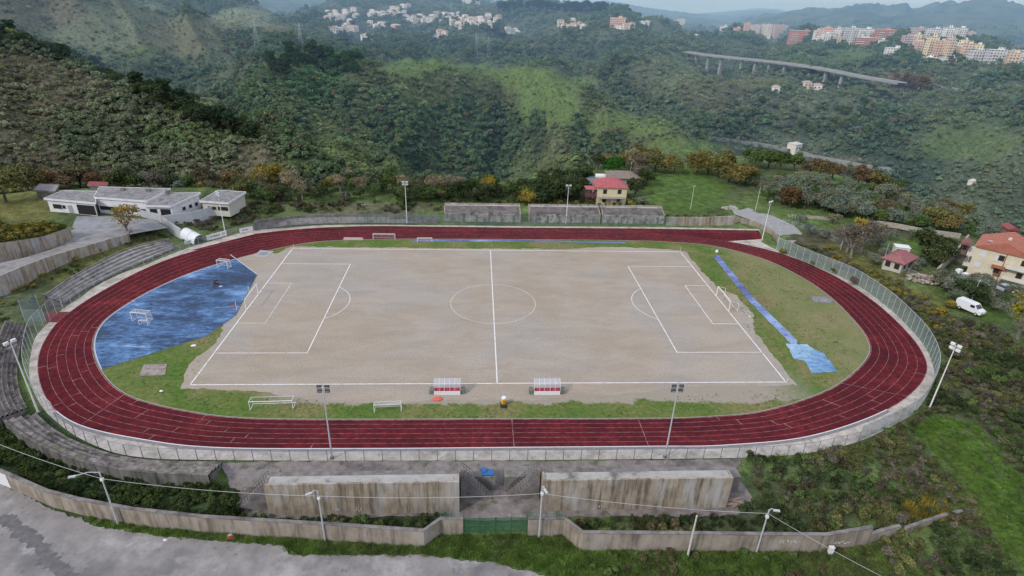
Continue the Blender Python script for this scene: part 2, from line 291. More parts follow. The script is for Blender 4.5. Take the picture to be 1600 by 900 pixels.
def landcover(P):
    u, v, z = proj(P); D = np.hypot(P[:, 0]-CAM[0], P[:, 1]-CAM[1]); ok = z > 1
    u = np.where(ok, u, -5000); v = np.where(ok, v, -5000)
    az = np.arctan2(P[:, 0]-CAM[0], P[:, 1]-CAM[1]); e = np.interp(az, RID['E'][:, 0], RID['E'][:, 1])
    x, y = P[:, 0], P[:, 1]
    n1 = fbm(x/45, y/45, 3, 5)[:, None]; n2 = fbm(x/13, y/13, 8, 4)[:, None]; n3 = fbm(x/130, y/130, 40, 4)[:, None]
    c = np.array(CL['forest'])*(1-sst(.42, .6, n1)) + np.array(CL['scrub'])*sst(.42, .6, n1)
    c = c*(1-.45*sst(.5, .66, n3)) + np.array(CL['grass'])*.45*sst(.5, .66, n3)
    dA = np.interp(az, RID['CA'][:, 0], RID['CA'][:, 1]); dB = np.interp(az, RID['CB'][:, 0], RID['CB'][:, 1]); dC = np.interp(az, RID['CC'][:, 0], RID['CC'][:, 1])
    la = ((D < dA*1.01) & (u < 600))[:, None]; lb = (~la[:, 0] & (D < dB*1.01))[:, None]; g = sst(.40, .62, n1); w3 = sst(.42, .62, n3)
    cA = np.array((.062, .072, .050))*(1-g)+np.array((.125, .112, .085))*g; cA = cA*(1-.5*w3)+np.array((.135, .115, .092))*.5*w3
    cB = np.array((.05, .075, .042))*(1-g)+np.array((.12, .145, .07))*g; cB = cB*(1-.45*w3)+np.array((.125, .12, .075))*.45*w3
    cF = np.array((.045, .068, .052))*(1-g)+np.array((.10, .12, .082))*g; cF = cF*(1-.4*w3)+np.array((.13, .145, .10))*.4*w3
    c = np.where(la, cA, np.where(lb, cB, cF))
    # dark tree line along the left crest
    k = (sst(.90, .965, D/dA)*sst(1.03, 1.0, D/dA)*(u < 560)*(u > -300))[:, None]; c = c*(1-.85*k)+np.array((.035, .055, .038))*.85*k
    c = np.where((D < e*1.05)[:, None], np.array(CL['grass'])*(.5+.8*n2)*(1-.5*sst(.45, .6, n1)) + np.array(CL['scrub'])*.5*sst(.45, .6, n1), c)
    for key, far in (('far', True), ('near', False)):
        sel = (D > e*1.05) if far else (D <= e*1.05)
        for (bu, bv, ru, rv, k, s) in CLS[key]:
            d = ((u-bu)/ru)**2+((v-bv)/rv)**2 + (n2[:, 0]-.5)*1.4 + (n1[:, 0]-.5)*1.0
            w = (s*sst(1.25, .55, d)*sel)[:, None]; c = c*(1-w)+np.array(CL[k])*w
    return c*(.75+.5*n2)
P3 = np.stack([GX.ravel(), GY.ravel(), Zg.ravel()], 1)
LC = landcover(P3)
def grid_mesh(name, P, na, nr):
    me = bpy.data.meshes.new(name); me.vertices.add(len(P)); me.vertices.foreach_set('co', P.astype(np.float32).ravel())
    i, j = np.meshgrid(np.arange(na-1), np.arange(nr-1), indexing='ij'); a = (i*nr+j).ravel()
    F = np.stack([a, a+1, a+nr+1, a+nr], 1); n = len(F)
    me.loops.add(4*n); me.loops.foreach_set('vertex_index', F[:, ::-1].astype(np.int32).ravel() if False else F.astype(np.int32).ravel())
    me.polygons.add(n); me.polygons.foreach_set('loop_start', np.arange(0, 4*n, 4, dtype=np.int32)); me.polygons.foreach_set('use_smooth', np.ones(n, bool))
    me.update(calc_edges=True); return me
tme = grid_mesh('ground', P3, NA, NR)
tme.flip_normals()
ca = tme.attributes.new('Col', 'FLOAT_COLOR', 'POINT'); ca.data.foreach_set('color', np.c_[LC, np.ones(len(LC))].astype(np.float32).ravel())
def terrain_mat():
    m, nt, N, L = newmat('ground_cover'); at = N.new('ShaderNodeAttribute'); at.attribute_name = 'Col'
    v = coords(N, L); n = noi(N, L, v, .35, 9, .72); n2 = noi(N, L, v, 2.2, 6, .7)
    f = ramp(N, L, n, [(.32, (.40, .42, .42)), (.68, (1.5, 1.5, 1.4))]); c = mixc(N, L, 1.0, at.outputs['Color'], f, 'MULTIPLY')
    f2 = ramp(N, L, n2, [(.3, (.6, .6, .6)), (.7, (1.35, 1.35, 1.3))]); c = mixc(N, L, 1.0, c, f2, 'MULTIPLY')
    finish(N, L, c, .95, n, .8, 1.2, 0, .1); return m
tme.materials.append(terrain_mat())
struct(link('ground', tme), 'green hilly ground with wooded ridges and valleys around the sports ground')

# ------------------------------------------------------------------ plants
def leafcloud(n, lobes, size, seed, up=.3, shell=.55):
    r = np.random.default_rng(seed); L_ = np.array(lobes, float); w = L_[:, 3]**2; w /= w.sum()
    k = r.choice(len(L_), n, p=w); d = r.normal(size=(n, 3)); d /= np.linalg.norm(d, axis=1)[:, None]
    d[:, 2] = np.where(d[:, 2] < -.4, -d[:, 2], d[:, 2])
    rr = shell+(1-shell)*r.random(n)**.6; rr *= 1+.22*np.sin(d[:, 0]*7+k)*np.cos(d[:, 1]*6+2*k)
    c = L_[k, :3]+d*(rr*L_[k, 3])[:, None]*np.array([1, 1, .82])
    nn = d+r.normal(size=(n, 3))*.75; nn[:, 2] += up; nn /= np.linalg.norm(nn, axis=1)[:, None]
    t = np.cross(nn, r.normal(size=(n, 3))); t /= np.linalg.norm(t, axis=1)[:, None]; b = np.cross(nn, t)
    s = size*(.6+.8*r.random(n))[:, None]; a = .55+.3*r.random(n)[:, None]
    V = np.stack([c-t*s, c-b*s*a, c+t*s, c+b*s*a], 1).reshape(-1, 3)
    sh = .55+.75*r.random(n)
    return V, np.repeat(sh, 4)
def leaf_mesh(name, V, sh, mat, extra=None):
    n = len(V)//4; me = bpy.data.meshes.new(name)
    F = np.arange(4*n, dtype=np.int32)
    me.vertices.add(len(V)); me.vertices.foreach_set('co', V.astype(np.float32).ravel()); me.loops.add(4*n); me.loops.foreach_set('vertex_index', F)
    me.polygons.add(n); me.polygons.foreach_set('loop_start', np.arange(0, 4*n, 4, dtype=np.int32)); me.update(calc_edges=True)
    a = me.attributes.new('shade', 'FLOAT', 'POINT'); a.data.foreach_set('value', sh.astype(np.float32)); me.materials.append(mat); return me
def leaf_mat(name, inst):
    m, nt, N, L = newmat(name)
    if inst: a = N.new('ShaderNodeAttribute'); a.attribute_type = 'INSTANCER'; a.attribute_name = 'tint'; c = a.outputs['Color']
    else: c = N.new('ShaderNodeObjectInfo').outputs['Color']
    s = N.new('ShaderNodeAttribute'); s.attribute_name = 'shade'; c = mixc(N, L, 1.0, c, s.outputs['Color'], 'MULTIPLY')
    v = coords(N, L); n = noi(N, L, v, .5, 3); f = ramp(N, L, n, [(.35, (.7, .72, .7)), (.65, (1.3, 1.28, 1.15))]); c = mixc(N, L, 1.0, c, f, 'MULTIPLY')
    d = N.new('ShaderNodeBsdfDiffuse'); t = N.new('ShaderNodeBsdfTranslucent'); mx = N.new('ShaderNodeMixShader'); o = N.new('ShaderNodeOutputMaterial')
    L.new(c, d.inputs[0]); L.new(c, t.inputs[0]); mx.inputs[0].default_value = .22; L.new(d.outputs[0], mx.inputs[1]); L.new(t.outputs[0], mx.inputs[2]); L.new(mx.outputs[0], o.inputs[0]); return m
LEAF_I = leaf_mat('leaf_of_undergrowth', True); LEAF_O = leaf_mat('leaf_of_tree', False)
BARK = M('bark', [(.05, .04, .032), (.13, .11, .09)], 3, (1, 1, .3)); TWIG = M('pale_twig', [(.16, .14, .12), (.28, .25, .21)], 3)
def lobes_round(seed, h, w, n=9):
    r = random.Random(seed); L_ = [(0, 0, h*.6, w*.36)]
    for i in range(n):
        a = 2*math.pi*i/n+r.uniform(-.4, .4); q = w*r.uniform(.18, .36); L_.append((math.cos(a)*q, math.sin(a)*q, h*r.uniform(.42, .82), w*r.uniform(.15, .26)))
    return L_
def limb_mesh(name, seed, h, w, mat, bare=False, trunk=.32):
    r = random.Random(seed); mb = MB(); lean = r.uniform(-.06, .06)*h; th = h*trunk; rad0 = h*.028+.04
    top = (lean, r.uniform(-.05, .05)*h, th); mb.tube((0, 0, -.4), top, rad0*1.25, rad0*.85, 7)
    def grow(p, d, ln, rr, k):
        q = p+d*ln; mb.tube(p, q, rr, rr*.6, 5 if k else 6)
        if k == 0: return
        for _ in range(3 if bare else 2):
            nd = (d+Vector((r.uniform(-.7, .7), r.uniform(-.7, .7), r.uniform(-.1, .55)))).normalized(); grow(q, nd, ln*r.uniform(.6, .8), rr*.58, k-1)
    for i in range(5):
        a = 2*math.pi*i/5+r.uniform(-.4, .4); d = Vector((math.cos(a)*.62, math.sin(a)*.62, r.uniform(.6, 1.1))).normalized()
        grow(Vector(top), d, h*(.24 if bare else .2), rad0*.6, 3 if bare else 2)
    return mb.mesh(name, mat)
TREES = {}
def tree_proto(kind, k, h, w, nleaf, size, bare=False, shell=.5, nl=9, trunk=.3):
    s = hash((kind, k)) if False else sum(map(ord, kind))*31+k
    V, sh = leafcloud(nleaf, lobes_round(s, h, w, nl), size, s, shell=shell)
    TREES[(kind, k)] = (leaf_mesh('crown', V, sh, LEAF_O), limb_mesh('trunk', s, h, w, TWIG if bare else BARK, bare, trunk))
for k in range(4): tree_proto('broad', k, 6.5, 7.5, 2600, .26)
for k in range(4): tree_proto('olive', k, 4.3, 5.2, 1900, .19, shell=.45, nl=11)
for k in range(2): tree_proto('thin', k, 8, 6.5, 700, .2, True, .2, trunk=.25)
for k in range(2): tree_proto('tall', k, 10, 5.0, 2400, .27, shell=.4, nl=12, trunk=.2)
for k in range(3): tree_proto('bush', k, 2.8, 4.2, 1300, .2, trunk=.12)
TN = 0
def tree(kind, loc, s, tint, name, label, group, cat='tree', jit=.18):
    global TN; TN += 1; r = random.Random(TN*7+3)
    ks = [k for k in TREES if k[0] == kind]; cm, lm = TREES[ks[r.randrange(len(ks))]]
    e = empty(name, loc, r.uniform(0, 6.28), label, cat, group)
    sz = s*r.uniform(.92, 1.08); e.scale = (sz*r.uniform(.92, 1.08), sz*r.uniform(.92, 1.08), sz*r.uniform(.9, 1.1))
    c = link('crown', cm, e); link('trunk', lm, e); f = 1+r.uniform(-jit, jit)
    c.color = (tint[0]*f*(1+r.uniform(-.12, .12)), tint[1]*f, tint[2]*f*(1+r.uniform(-.12, .12)), 1); return e
# sources for undergrowth (not in the scene themselves)
SRC = bpy.data.collections.new('undergrowth_sources')
def src(name, V, sh):
    o = bpy.data.objects.new(name, leaf_mesh(name, V, sh, LEAF_I)); SRC.objects.link(o)
def blades(n, h, w, spread, seed, lean=.35):
    r = np.random.default_rng(seed); a = r.random(n)*6.283; rr = spread*np.sqrt(r.random(n)); c = np.stack([np.cos(a)*rr, np.sin(a)*rr, np.zeros(n)], 1)
    b = r.random(n)*6.283; t = np.stack([np.cos(b), np.sin(b), np.zeros(n)], 1)*w; hh = h*(.5+.6*r.random(n)); le = r.normal(size=(n, 2))*lean*hh[:, None]
    top = c+np.stack([le[:, 0], le[:, 1], hh], 1); V = np.stack([c-t, c+t, top+t*.3, top-t*.3], 1).reshape(-1, 3); return V, np.repeat(.6+.7*r.random(n), 4)
for k in range(3): src(f'a{k}_round', *leafcloud(420, lobes_round(k+70, 2.0, 2.2, 6), .16, k+1, shell=.5))          # 0-2 round clump, about 2 m
for k in range(3): src(f'b{k}_crown', *leafcloud(300, lobes_round(k+90, 2.2, 2.0, 7), .24, k+11, shell=.6))           # 3-5 coarse clump for far slopes
for k in range(2): src(f'c{k}_grass', *blades(70, .5, .03, .45, k+5))                                                     # 6-7 grass tuft
for k in range(2): src(f'd{k}_reed', *blades(110, 1.5, .035, .8, k+25, .22))                                               # 8-9 tall reeds
for k in range(2):
    V, s = leafcloud(160, lobes_round(k+50, 1.5, 1.8, 6), .12, k+31, shell=.2); V2, s2 = blades(90, 1.5, .02, .7, k+41, .45)
    src(f'e{k}_twig', np.vstack([V, V2]), np.r_[s, s2])                                                                   # 10-11 twiggy weeds
def gn_scatter(name, label, cat, P, scl, tint, idx):
    me = bpy.data.meshes.new(name); n = len(P); me.vertices.add(n); me.vertices.foreach_set('co', np.asarray(P, np.float32).ravel())
    for nm, ty, arr, key in (('scl', 'FLOAT', scl, 'value'), ('idx', 'INT', idx, 'value'), ('rot', 'FLOAT_VECTOR', np.stack([rng.normal(0, .08, n), rng.normal(0, .08, n), rng.random(n)*6.283], 1), 'vector'), ('tint', 'FLOAT_COLOR', np.c_[tint, np.ones(n)], 'color')):
        a = me.attributes.new(nm, ty, 'POINT'); a.data.foreach_set(key, (np.asarray(arr, np.int32) if ty == 'INT' else np.asarray(arr, np.float32)).ravel())
    me.update(); o = link(name, me); ng = bpy.data.node_groups.new(name, 'GeometryNodeTree')
    ng.interface.new_socket('Geometry', in_out='INPUT', socket_type='NodeSocketGeometry'); ng.interface.new_socket('Geometry', in_out='OUTPUT', socket_type='NodeSocketGeometry')
    N = ng.nodes; L = ng.links; gi = N.new('NodeGroupInput'); go = N.new('NodeGroupOutput'); ip = N.new('GeometryNodeInstanceOnPoints'); ci = N.new('GeometryNodeCollectionInfo')
    ci.inputs['Collection'].default_value = SRC; ci.inputs['Separate Children'].default_value = True; ci.inputs['Reset Children'].default_value = True
    def at(nm, ty): q = N.new('GeometryNodeInputNamedAttribute'); q.data_type = ty; q.inputs['Name'].default_value = nm; return q.outputs['Attribute']
    L.new(gi.outputs[0], ip.inputs['Points']); L.new(ci.outputs[0], ip.inputs['Instance']); ip.inputs['Pick Instance'].default_value = True
    L.new(at('idx', 'INT'), ip.inputs['Instance Index']); L.new(at('rot', 'FLOAT_VECTOR'), ip.inputs['Rotation']); L.new(at('scl', 'FLOAT'), ip.inputs['Scale']); L.new(ip.outputs[0], go.inputs[0])
    md = o.modifiers.new('scatter', 'NODES'); md.node_group = ng; return tag(o, label, cat, None, 'stuff')
def in_poly(x, y, poly):
    x = np.asarray(x); c = np.zeros(len(x), bool); P = list(poly)
    for (x1, y1), (x2, y2) in zip(P, P[1:]+P[:1]):
        k = ((y1 > y) != (y2 > y)) & (x < (x2-x1)*(y-y1)/((y2-y1) or 1e-9)+x1); c ^= k
    return c
def pts_in(poly, dens, cl=0, clscale=6, seed=0):
    P = np.array(poly); lo, hi = P.min(0), P.max(0); n = int((hi-lo).prod()*dens); x = rng.uniform(lo[0], hi[0], n); y = rng.uniform(lo[1], hi[1], n)
    k = in_poly(x, y, [tuple(q) for q in poly])
    if cl: k &= rng.random(n) < sst(.5-cl, .5+cl*.4, fbm(x/clscale, y/clscale, seed+60, 3))
    return x[k], y[k]
HAZE = .00029
# ------------------------------------------------------------------ sky, sun, haze
wd = bpy.data.worlds.new('World'); SC.world = wd; wd.use_nodes = True; nt = wd.node_tree; N, L = nt.nodes, nt.links; N.clear()
SUN_EL, SUN_AZ = 38, 235   # degrees; azimuth clockwise from +Y
sky = N.new('ShaderNodeTexSky'); sky.sky_type = 'NISHITA'; sky.sun_disc = False; sky.sun_elevation = R(SUN_EL); sky.sun_rotation = R(SUN_AZ)
tc = N.new('ShaderNodeTexCoord'); mp = N.new('ShaderNodeMapping'); mp.inputs['Scale'].default_value = (1, 1, 5); L.new(tc.outputs['Generated'], mp.inputs[0])
cn = noi(N, L, mp.outputs[0], 3.2, 6, .6); cf = ramp(N, L, cn, [(.3, (.6, .6, .6)), (.58, (1, 1, 1))])
cl = mixc(N, L, cf, sky.outputs[0], (10.4, 11.2, 13.2))
bg = N.new('ShaderNodeBackground'); bg.inputs[1].default_value = .080; L.new(cl, bg.inputs[0]); wo = N.new('ShaderNodeOutputWorld'); L.new(bg.outputs[0], wo.inputs[0])
sl = bpy.data.lights.new('sun', 'SUN'); sl.energy = 2.0; sl.angle = R(6); sl.color = (1, .95, .88); so = bpy.data.objects.new('sun', sl); COL.objects.link(so)
sd = Vector((math.sin(R(SUN_AZ))*math.cos(R(SUN_EL)), math.cos(R(SUN_AZ))*math.cos(R(SUN_EL)), math.sin(R(SUN_EL)))); so.rotation_euler = sd.to_track_quat('Z', 'Y').to_euler()
m, nt, N, L = newmat('haze'); vs = N.new('ShaderNodeVolumeScatter'); vs.inputs['Color'].default_value = (.42, .68, 1, 1); vs.inputs['Density'].default_value = HAZE; vs.inputs['Anisotropy'].default_value = 0
va = N.new('ShaderNodeVolumeAbsorption'); va.inputs['Color'].default_value = (.30, .72, 1, 1); va.inputs['Density'].default_value = HAZE*.3; av = N.new('ShaderNodeAddShader'); L.new(vs.outputs[0], av.inputs[0]); L.new(va.outputs[0], av.inputs[1])
o = N.new('ShaderNodeOutputMaterial'); L.new(av.outputs[0], o.inputs['Volume'])
if HAZE:
    hz = MB().box((0, 6150, -20), (26000, 12000, 460)).build('haze', m); struct(hz, 'thin blue autumn haze filling the valleys', 'haze')
SC.view_settings.view_transform = 'Standard'; SC.view_settings.look = 'None'; SC.view_settings.exposure = 0; SC.view_settings.gamma = 1
SC.cycles.use_denoising = True; SC.cycles.max_bounces = 5; SC.cycles.transparent_max_bounces = 12; SC.cycles.volume_bounces = 1
SC.cycles.diffuse_bounces = 2; SC.cycles.volume_step_rate = 4
# ------------------------------------------------------------------ woods on the hills
n = 250000; lo, hi = R(-52), R(58); a = rng.uniform(lo, hi, n); t = rng.random(n)
e = np.interp(a, RID['E'][:, 0], RID['E'][:, 1]); dD = e*1.03*(2500/e)**(t**1.25)
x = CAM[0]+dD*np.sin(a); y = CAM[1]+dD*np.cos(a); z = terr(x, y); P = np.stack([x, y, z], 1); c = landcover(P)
lum = c.mean(1); nn = fbm(x/25, y/25, 77, 4); keep = rng.random(n) < np.where(((c[:, 1] > c[:, 0]*1.28) & (lum > .085)), .16, np.clip(1.7-lum*8.5 + (nn-.5)*3.0, .55, 1))
P, c, dD, lum, nn = P[keep], c[keep], dD[keep], lum[keep], nn[keep]; n = len(P)
sc_ = (.35+1.5*rng.random(n)**2.6)*(dD/300)**.62*np.clip(1.75-lum*9, .5, 1.5); P[:, 2] -= .3*sc_
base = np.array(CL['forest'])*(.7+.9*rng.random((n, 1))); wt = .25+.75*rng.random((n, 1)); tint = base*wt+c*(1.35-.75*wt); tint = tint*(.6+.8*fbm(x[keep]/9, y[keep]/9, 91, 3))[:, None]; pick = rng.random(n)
tint = np.where((pick < .05)[:, None], np.array([.115, .105, .075]), tint); tint = np.where(((pick > .05) & (pick < .09))[:, None], np.array([.13, .15, .06]), tint)
idx = rng.integers(3, 6, n)
gn_scatter('hillside_woodland', 'dense mixed woodland and scrub covering the hills beyond the sports ground', 'woodland', P, sc_, tint*1.85, idx)
# ------------------------------------------------------------------ stadium surfaces
INN = [(2, -39.5), (22, -39.7), (33, -39.4), (44, -37.8), (58.4, -31.7), (70.4, -22.4), (75.2, -14.5), (77.3, -3), (77.6, 6), (76.2, 15), (72.5, 24.6), (66.5, 31.2), (59.8, 35.4), (50, 37.2), (41.9, 37.9), (25, 38.1), (6, 38), (-12, 37.7), (-28.6, 37.2), (-45.3, 34.9), (-55, 29.6), (-64, 21.5), (-70, 14), (-74.2, 5), (-76.3, -4), (-76, -11), (-72.6, -18.8), (-66, -27.3), (-58.6, -33.2), (-48.3, -37), (-37.4, -38.9), (-17.8, -39.4)]
OUT = [(2, -46), (22, -46.1), (34, -46), (48.5, -44), (65.5, -37.2), (78, -28), (83.5, -18.6), (86.2, -6), (86.6, 5), (85, 16), (80, 27.2), (73.5, 34), (65.7, 38.6), (54, 42.2), (44, 43.9), (25, 44.6), (6, 44.6), (-12, 44.5), (-29, 44.2), (-48, 42.2), (-62.5, 37.4), (-74.5, 27.5), (-80.6, 17.5), (-84, 5), (-85, -4), (-84.2, -11.5), (-80, -22), (-72, -32.8), (-63.2, -39.7), (-51, -43.6), (-39.5, -45.4), (-18, -45.9)]
inn = catmull(INN, 12); outc = catmull(OUT, 12)
g1 = [(.045, .10, .022), (.085, .155, .035), (.14, .185, .065)]
def infield_mat():
    m, nt, N, L = newmat('infield_grass'); v = coords(N, L); a = noi(N, L, v, .09, 8, .65, .6); b = noi(N, L, v, 1.3, 6, .7); s = N.new('ShaderNodeSeparateXYZ'); L.new(v, s.inputs[0])
    c = ramp(N, L, a, [(.33, (.07, .145, .028)), (.5, (.125, .165, .05)), (.62, (.20, .185, .09)), (.72, (.17, .135, .075))])
    f = ramp(N, L, b, [(.3, (.6, .62, .55)), (.7, (1.35, 1.3, 1.2))]); c = mixc(N, L, 1.0, c, f, 'MULTIPLY')
    # paler, drier grass inside the right-hand bend
    mr = N.new('ShaderNodeMapRange'); L.new(s.outputs[0], mr.inputs[0]); mr.inputs[1].default_value = 58; mr.inputs[2].default_value = 66
    d = noi(N, L, v, .2, 5); mu = N.new('ShaderNodeMath'); mu.operation = 'MULTIPLY'; L.new(mr.outputs[0], mu.inputs[0]); L.new(d, mu.inputs[1]); c = mixc(N, L, mu.outputs[0], c, (.24, .22, .12))
    # worn earth spilling from the pitch along the near touchline
    w = noi(N, L, v, .14, 8, .7, .4); bx = N.new('ShaderNodeMapRange'); L.new(s.outputs[1], bx.inputs[0]); bx.inputs[1].default_value = -38.5; bx.inputs[2].default_value = -32
    ad = N.new('ShaderNodeMath'); L.new(w, ad.inputs[0]); L.new(bx.outputs[0], ad.inputs[1]); up = N.new('ShaderNodeMapRange'); L.new(s.outputs[1], up.inputs[0]); up.inputs[1].default_value = -24; up.inputs[2].default_value = -30
    ab = N.new('ShaderNodeMath'); ab.operation = 'ABSOLUTE'; sx = N.new('ShaderNodeMath'); L.new(s.outputs[0], sx.inputs[0]); sx.inputs[1].default_value = -8; L.new(sx.outputs[0], ab.inputs[0])
    xm = N.new('ShaderNodeMapRange'); L.new(ab.outputs[0], xm.inputs[0]); xm.inputs[1].default_value = 48; xm.inputs[2].default_value = 38
    f = ramp(N, L, ad.outputs[0], [(.98/2, (0, 0, 0)), (1.15/2, (1, 1, 1))]); f = ramp(N, L, ad.outputs[0], [(.92, (0, 0, 0)), (1, (1, 1, 1))])
    k = N.new('ShaderNodeMath'); k.operation = 'MULTIPLY'; L.new(f, k.inputs[0]); L.new(up.outputs[0], k.inputs[1]); k2 = N.new('ShaderNodeMath'); k2.operation = 'MULTIPLY'; L.new(k.outputs[0], k2.inputs[0]); L.new(xm.outputs[0], k2.inputs[1])
    c = mixc(N, L, k2.outputs[0], c, mixc(N, L, b, (.25, .215, .17), (.38, .34, .28)))
    finish(N, L, c, .95, b, .6, .06, 0, .1); return m
struct(sheet('infield_grass', [tuple(p) for p in resample(inn, 1.2, True)[:-1]], 0, infield_mat()), 'green grass ring between the sandy pitch and the red running track', 'grass')
# running track
def track_mat():
    m, nt, N, L = newmat('red_track_rubber'); v = coords(N, L); a = noi(N, L, v, .12, 7, .65, .5); b = noi(N, L, v, .9, 8, .75); g = noi(N, L, v, 9, 3); sv = coords(N, L, 'Position', (.25, 1.6, 1)); d = noi(N, L, sv, .5, 6, .7)
    c = ramp(N, L, a, [(.3, (.07, .014, .019)), (.5, (.15, .020, .025)), (.7, (.24, .034, .038))])
    c = mixc(N, L, ramp(N, L, b, [(.38, (0, 0, 0)), (.6, (.85, .85, .85))]), c, (.06, .013, .018)); c = mixc(N, L, ramp(N, L, d, [(.5, (0, 0, 0)), (.7, (.5, .5, .5))]), c, (.05, .014, .02))
    c = mixc(N, L, ramp(N, L, g, [(.62, (0, 0, 0)), (.75, (.12, .12, .12))]), c, (.30, .15, .14))
    finish(N, L, c, .95, g, .15, .02, 0, .05); return m
TM = track_mat()
mb = MB(); I3 = [(x, y, .016) for x, y in inn]+[(inn[0][0], inn[0][1], .016)]; O3 = [(x, y, .016) for x, y in outc]+[(outc[0][0], outc[0][1], .016)]
mb.strip(I3, O3)
trk = mb.build('running_track', TM); trk.data.flip_normals() if trk.data.polygons[0].normal.z < 0 else None
struct(trk, 'worn red running track looping round the sandy football pitch', 'running track')
# extra lanes: home straight with its chutes, left bend shoulder, short stub, all one sheet level lower
st = [(-75.5, 28), (-63.5, 40.2), (-56, 43.3), (-47.6, 45.5), (-38, 46.9), (-30, 47.4), (6, 47.3), (44, 47.8), (80.2, 47.3), (78, 40.2), (65.7, 38.0), (40, 41), (0, 42), (-50, 40), (-66, 30)]
o = sheet('home_straight', st, .008, TM); struct(o, 'eight lane red straight with its chute beyond the far side of the track', 'running track')
o = sheet('track_stub', [W2(70, 503), W2(74, 488), W2(112, 487), W2(112, 505)], .008, M('dark_rubber', [(.13, .025, .03), (.2, .03, .035)], .8)); struct(o, 'short dark red run-off stub on the left of the track', 'running track')
LINE = M('worn_white_line', [(.16, .035, .04), (.26, .12, .12), (.38, .26, .255)], 1.2, coord='Position', lo=.32, hi=.6, bump=0)
lm = MB()
for k in range(1, 6):
    f = k/6; P = inn*(1-f)+outc*f; ribbon(lm, P, .055, .021, True)
ribbon(lm, inn*.985+outc*.015, .1, .021, True); ribbon(lm, resample(outc, 2, True)[:-1], .09, .021, True)
for y in (45.2, 46.3): ribbon(lm, [(-45, y-.3), (-20, y), (78.6, y)], .07, .021)
for x, y in ((66, 40.4), (60, 41.6)): pass
def cross(i0, f0, f1, tilt=0):
    a = inn[i0 % len(inn)]*(1-f0)+outc[i0 % len(inn)]*f0; b = inn[(i0+tilt) % len(inn)]*(1-f1)+outc[(i0+tilt) % len(inn)]*f1; ribbon(lm, [a, b], .09, .022)
rr = random.Random(5)
for base in (26, 40, 318, 338, 352, 300):
    for k in range(6): cross(base+k*rr.choice((2, 3, 4)), k/6, (k+1)/6)
cross(12, 0, 1); cross(334, 0, 1, 3); cross(0, 0, 1); cross(50, 0, 1, 2)
o = lm.build('lane_markings', LINE, trk)
# concrete apron round the outside of the track
FB = [W2(*q) for q in ((800, 719), (900, 718), (1000, 717), (1100, 716), (1180, 714), (1260, 708), (1340, 690), (1400, 662), (1433, 640), (1456, 603), (1459, 577), (1446, 543), (1419, 510), (1379, 473), (1326, 438), (1266, 413), (1213, 390))]
FBL = [W2(*q) for q in ((400, 359.5), (355, 369), (325, 378), (300, 385), (255, 402), (225, 415), (190, 427), (150, 447), (125, 465), (99, 482), (73, 507), (55, 528), (47, 560), (46, 587), (53, 613), (69, 640), (91, 661), (117, 680), (149, 696), (187, 709), (240, 716), (300, 718), (400, 719), (500, 719.5), (650, 719.3))]
FBF = [W2(*q) for q in ((1062, 355), (940, 354), (800, 353), (650, 351.5), (575, 351), (500, 352), (450, 356))]
CONC = M('pale_concrete', [(.34, .30, .265), (.47, .42, .375), (.58, .52, .47)], .5, coord='Position', big=[((.24, .2, .17), .35, .5, .72), ((.20, .19, .16), 1.7, .56, .7)])
outer = catmull(FB+[W2(1190, 378)], 6, False); outer2 = catmull(FBF+FBL[0:], 6, False)
oval = np.vstack([outer2, outer])
APR = list(map(tuple, outer2))+list(map(tuple, outer))+[(80.6, 47.6), (80.6, 48.5), (56, 49.2)]
o = sheet('concrete_apron', [(float(a), float(b)) for a, b in APR], -.02, CONC); struct(o, 'pale concrete strip between the red track and the perimeter fence', 'pavement')
DR = M('drain_grey', [(.16, .155, .165), (.26, .25, .26)], 2, coord='Position'); mb = MB(); P = offset_line(outc[330:], -.35); P = np.vstack([P, offset_line(outc[:48], -.35)]); ribbon(mb, P, .5, .012); struct(mb.build('drain_channel', DR), 'grey drain channel along the outside of the near straight', 'drain')
mb = MB(); ribbon(mb, np.vstack([outc[330:], outc[:48]]), .16, .03); trk2 = mb.build('edge_line', M('white_edge', [(.6, .58, .6), (.75, .74, .75)], 3, coord='Position'), trk)
mb = MB(); ribbon(mb, offset_line(inn, .12), .14, .03, True); mb.build('inner_kerb', M('kerb_grey', [(.28, .26, .25), (.42, .4, .38)], 2, coord='Position'), trk)
# pitch
def sand_mat():
    m, nt, N, L = newmat('pitch_sand'); v = coords(N, L); a = noi(N, L, v, .045, 7, .62, .7); b = noi(N, L, coords(N, L, 'Position', (.35, 1, 1)), .25, 9, .72, .5); g = noi(N, L, v, 3, 5, .7)
    c = ramp(N, L, a, [(.32, (.36, .30, .235)), (.5, (.38, .325, .27)), (.62, (.365, .33, .295)), (.74, (.35, .305, .255))])
    f = ramp(N, L, b, [(.28, (.84, .835, .82)), (.6, (1.05, 1.05, 1.05))]); c = mixc(N, L, 1.0, c, f, 'MULTIPLY')
    c = mixc(N, L, ramp(N, L, noi(N, L, v, .5, 8, .7), [(.64, (0, 0, 0)), (.74, (.4, .4, .4))]), c, (.22, .19, .16))
    f = ramp(N, L, g, [(.3, (.80, .80, .80)), (.7, (1.15, 1.15, 1.15))]); c = mixc(N, L, 1.0, c, f, 'MULTIPLY'); finish(N, L, c, .95, g, .3, .03, 0, .1); return m
SAND = sand_mat()
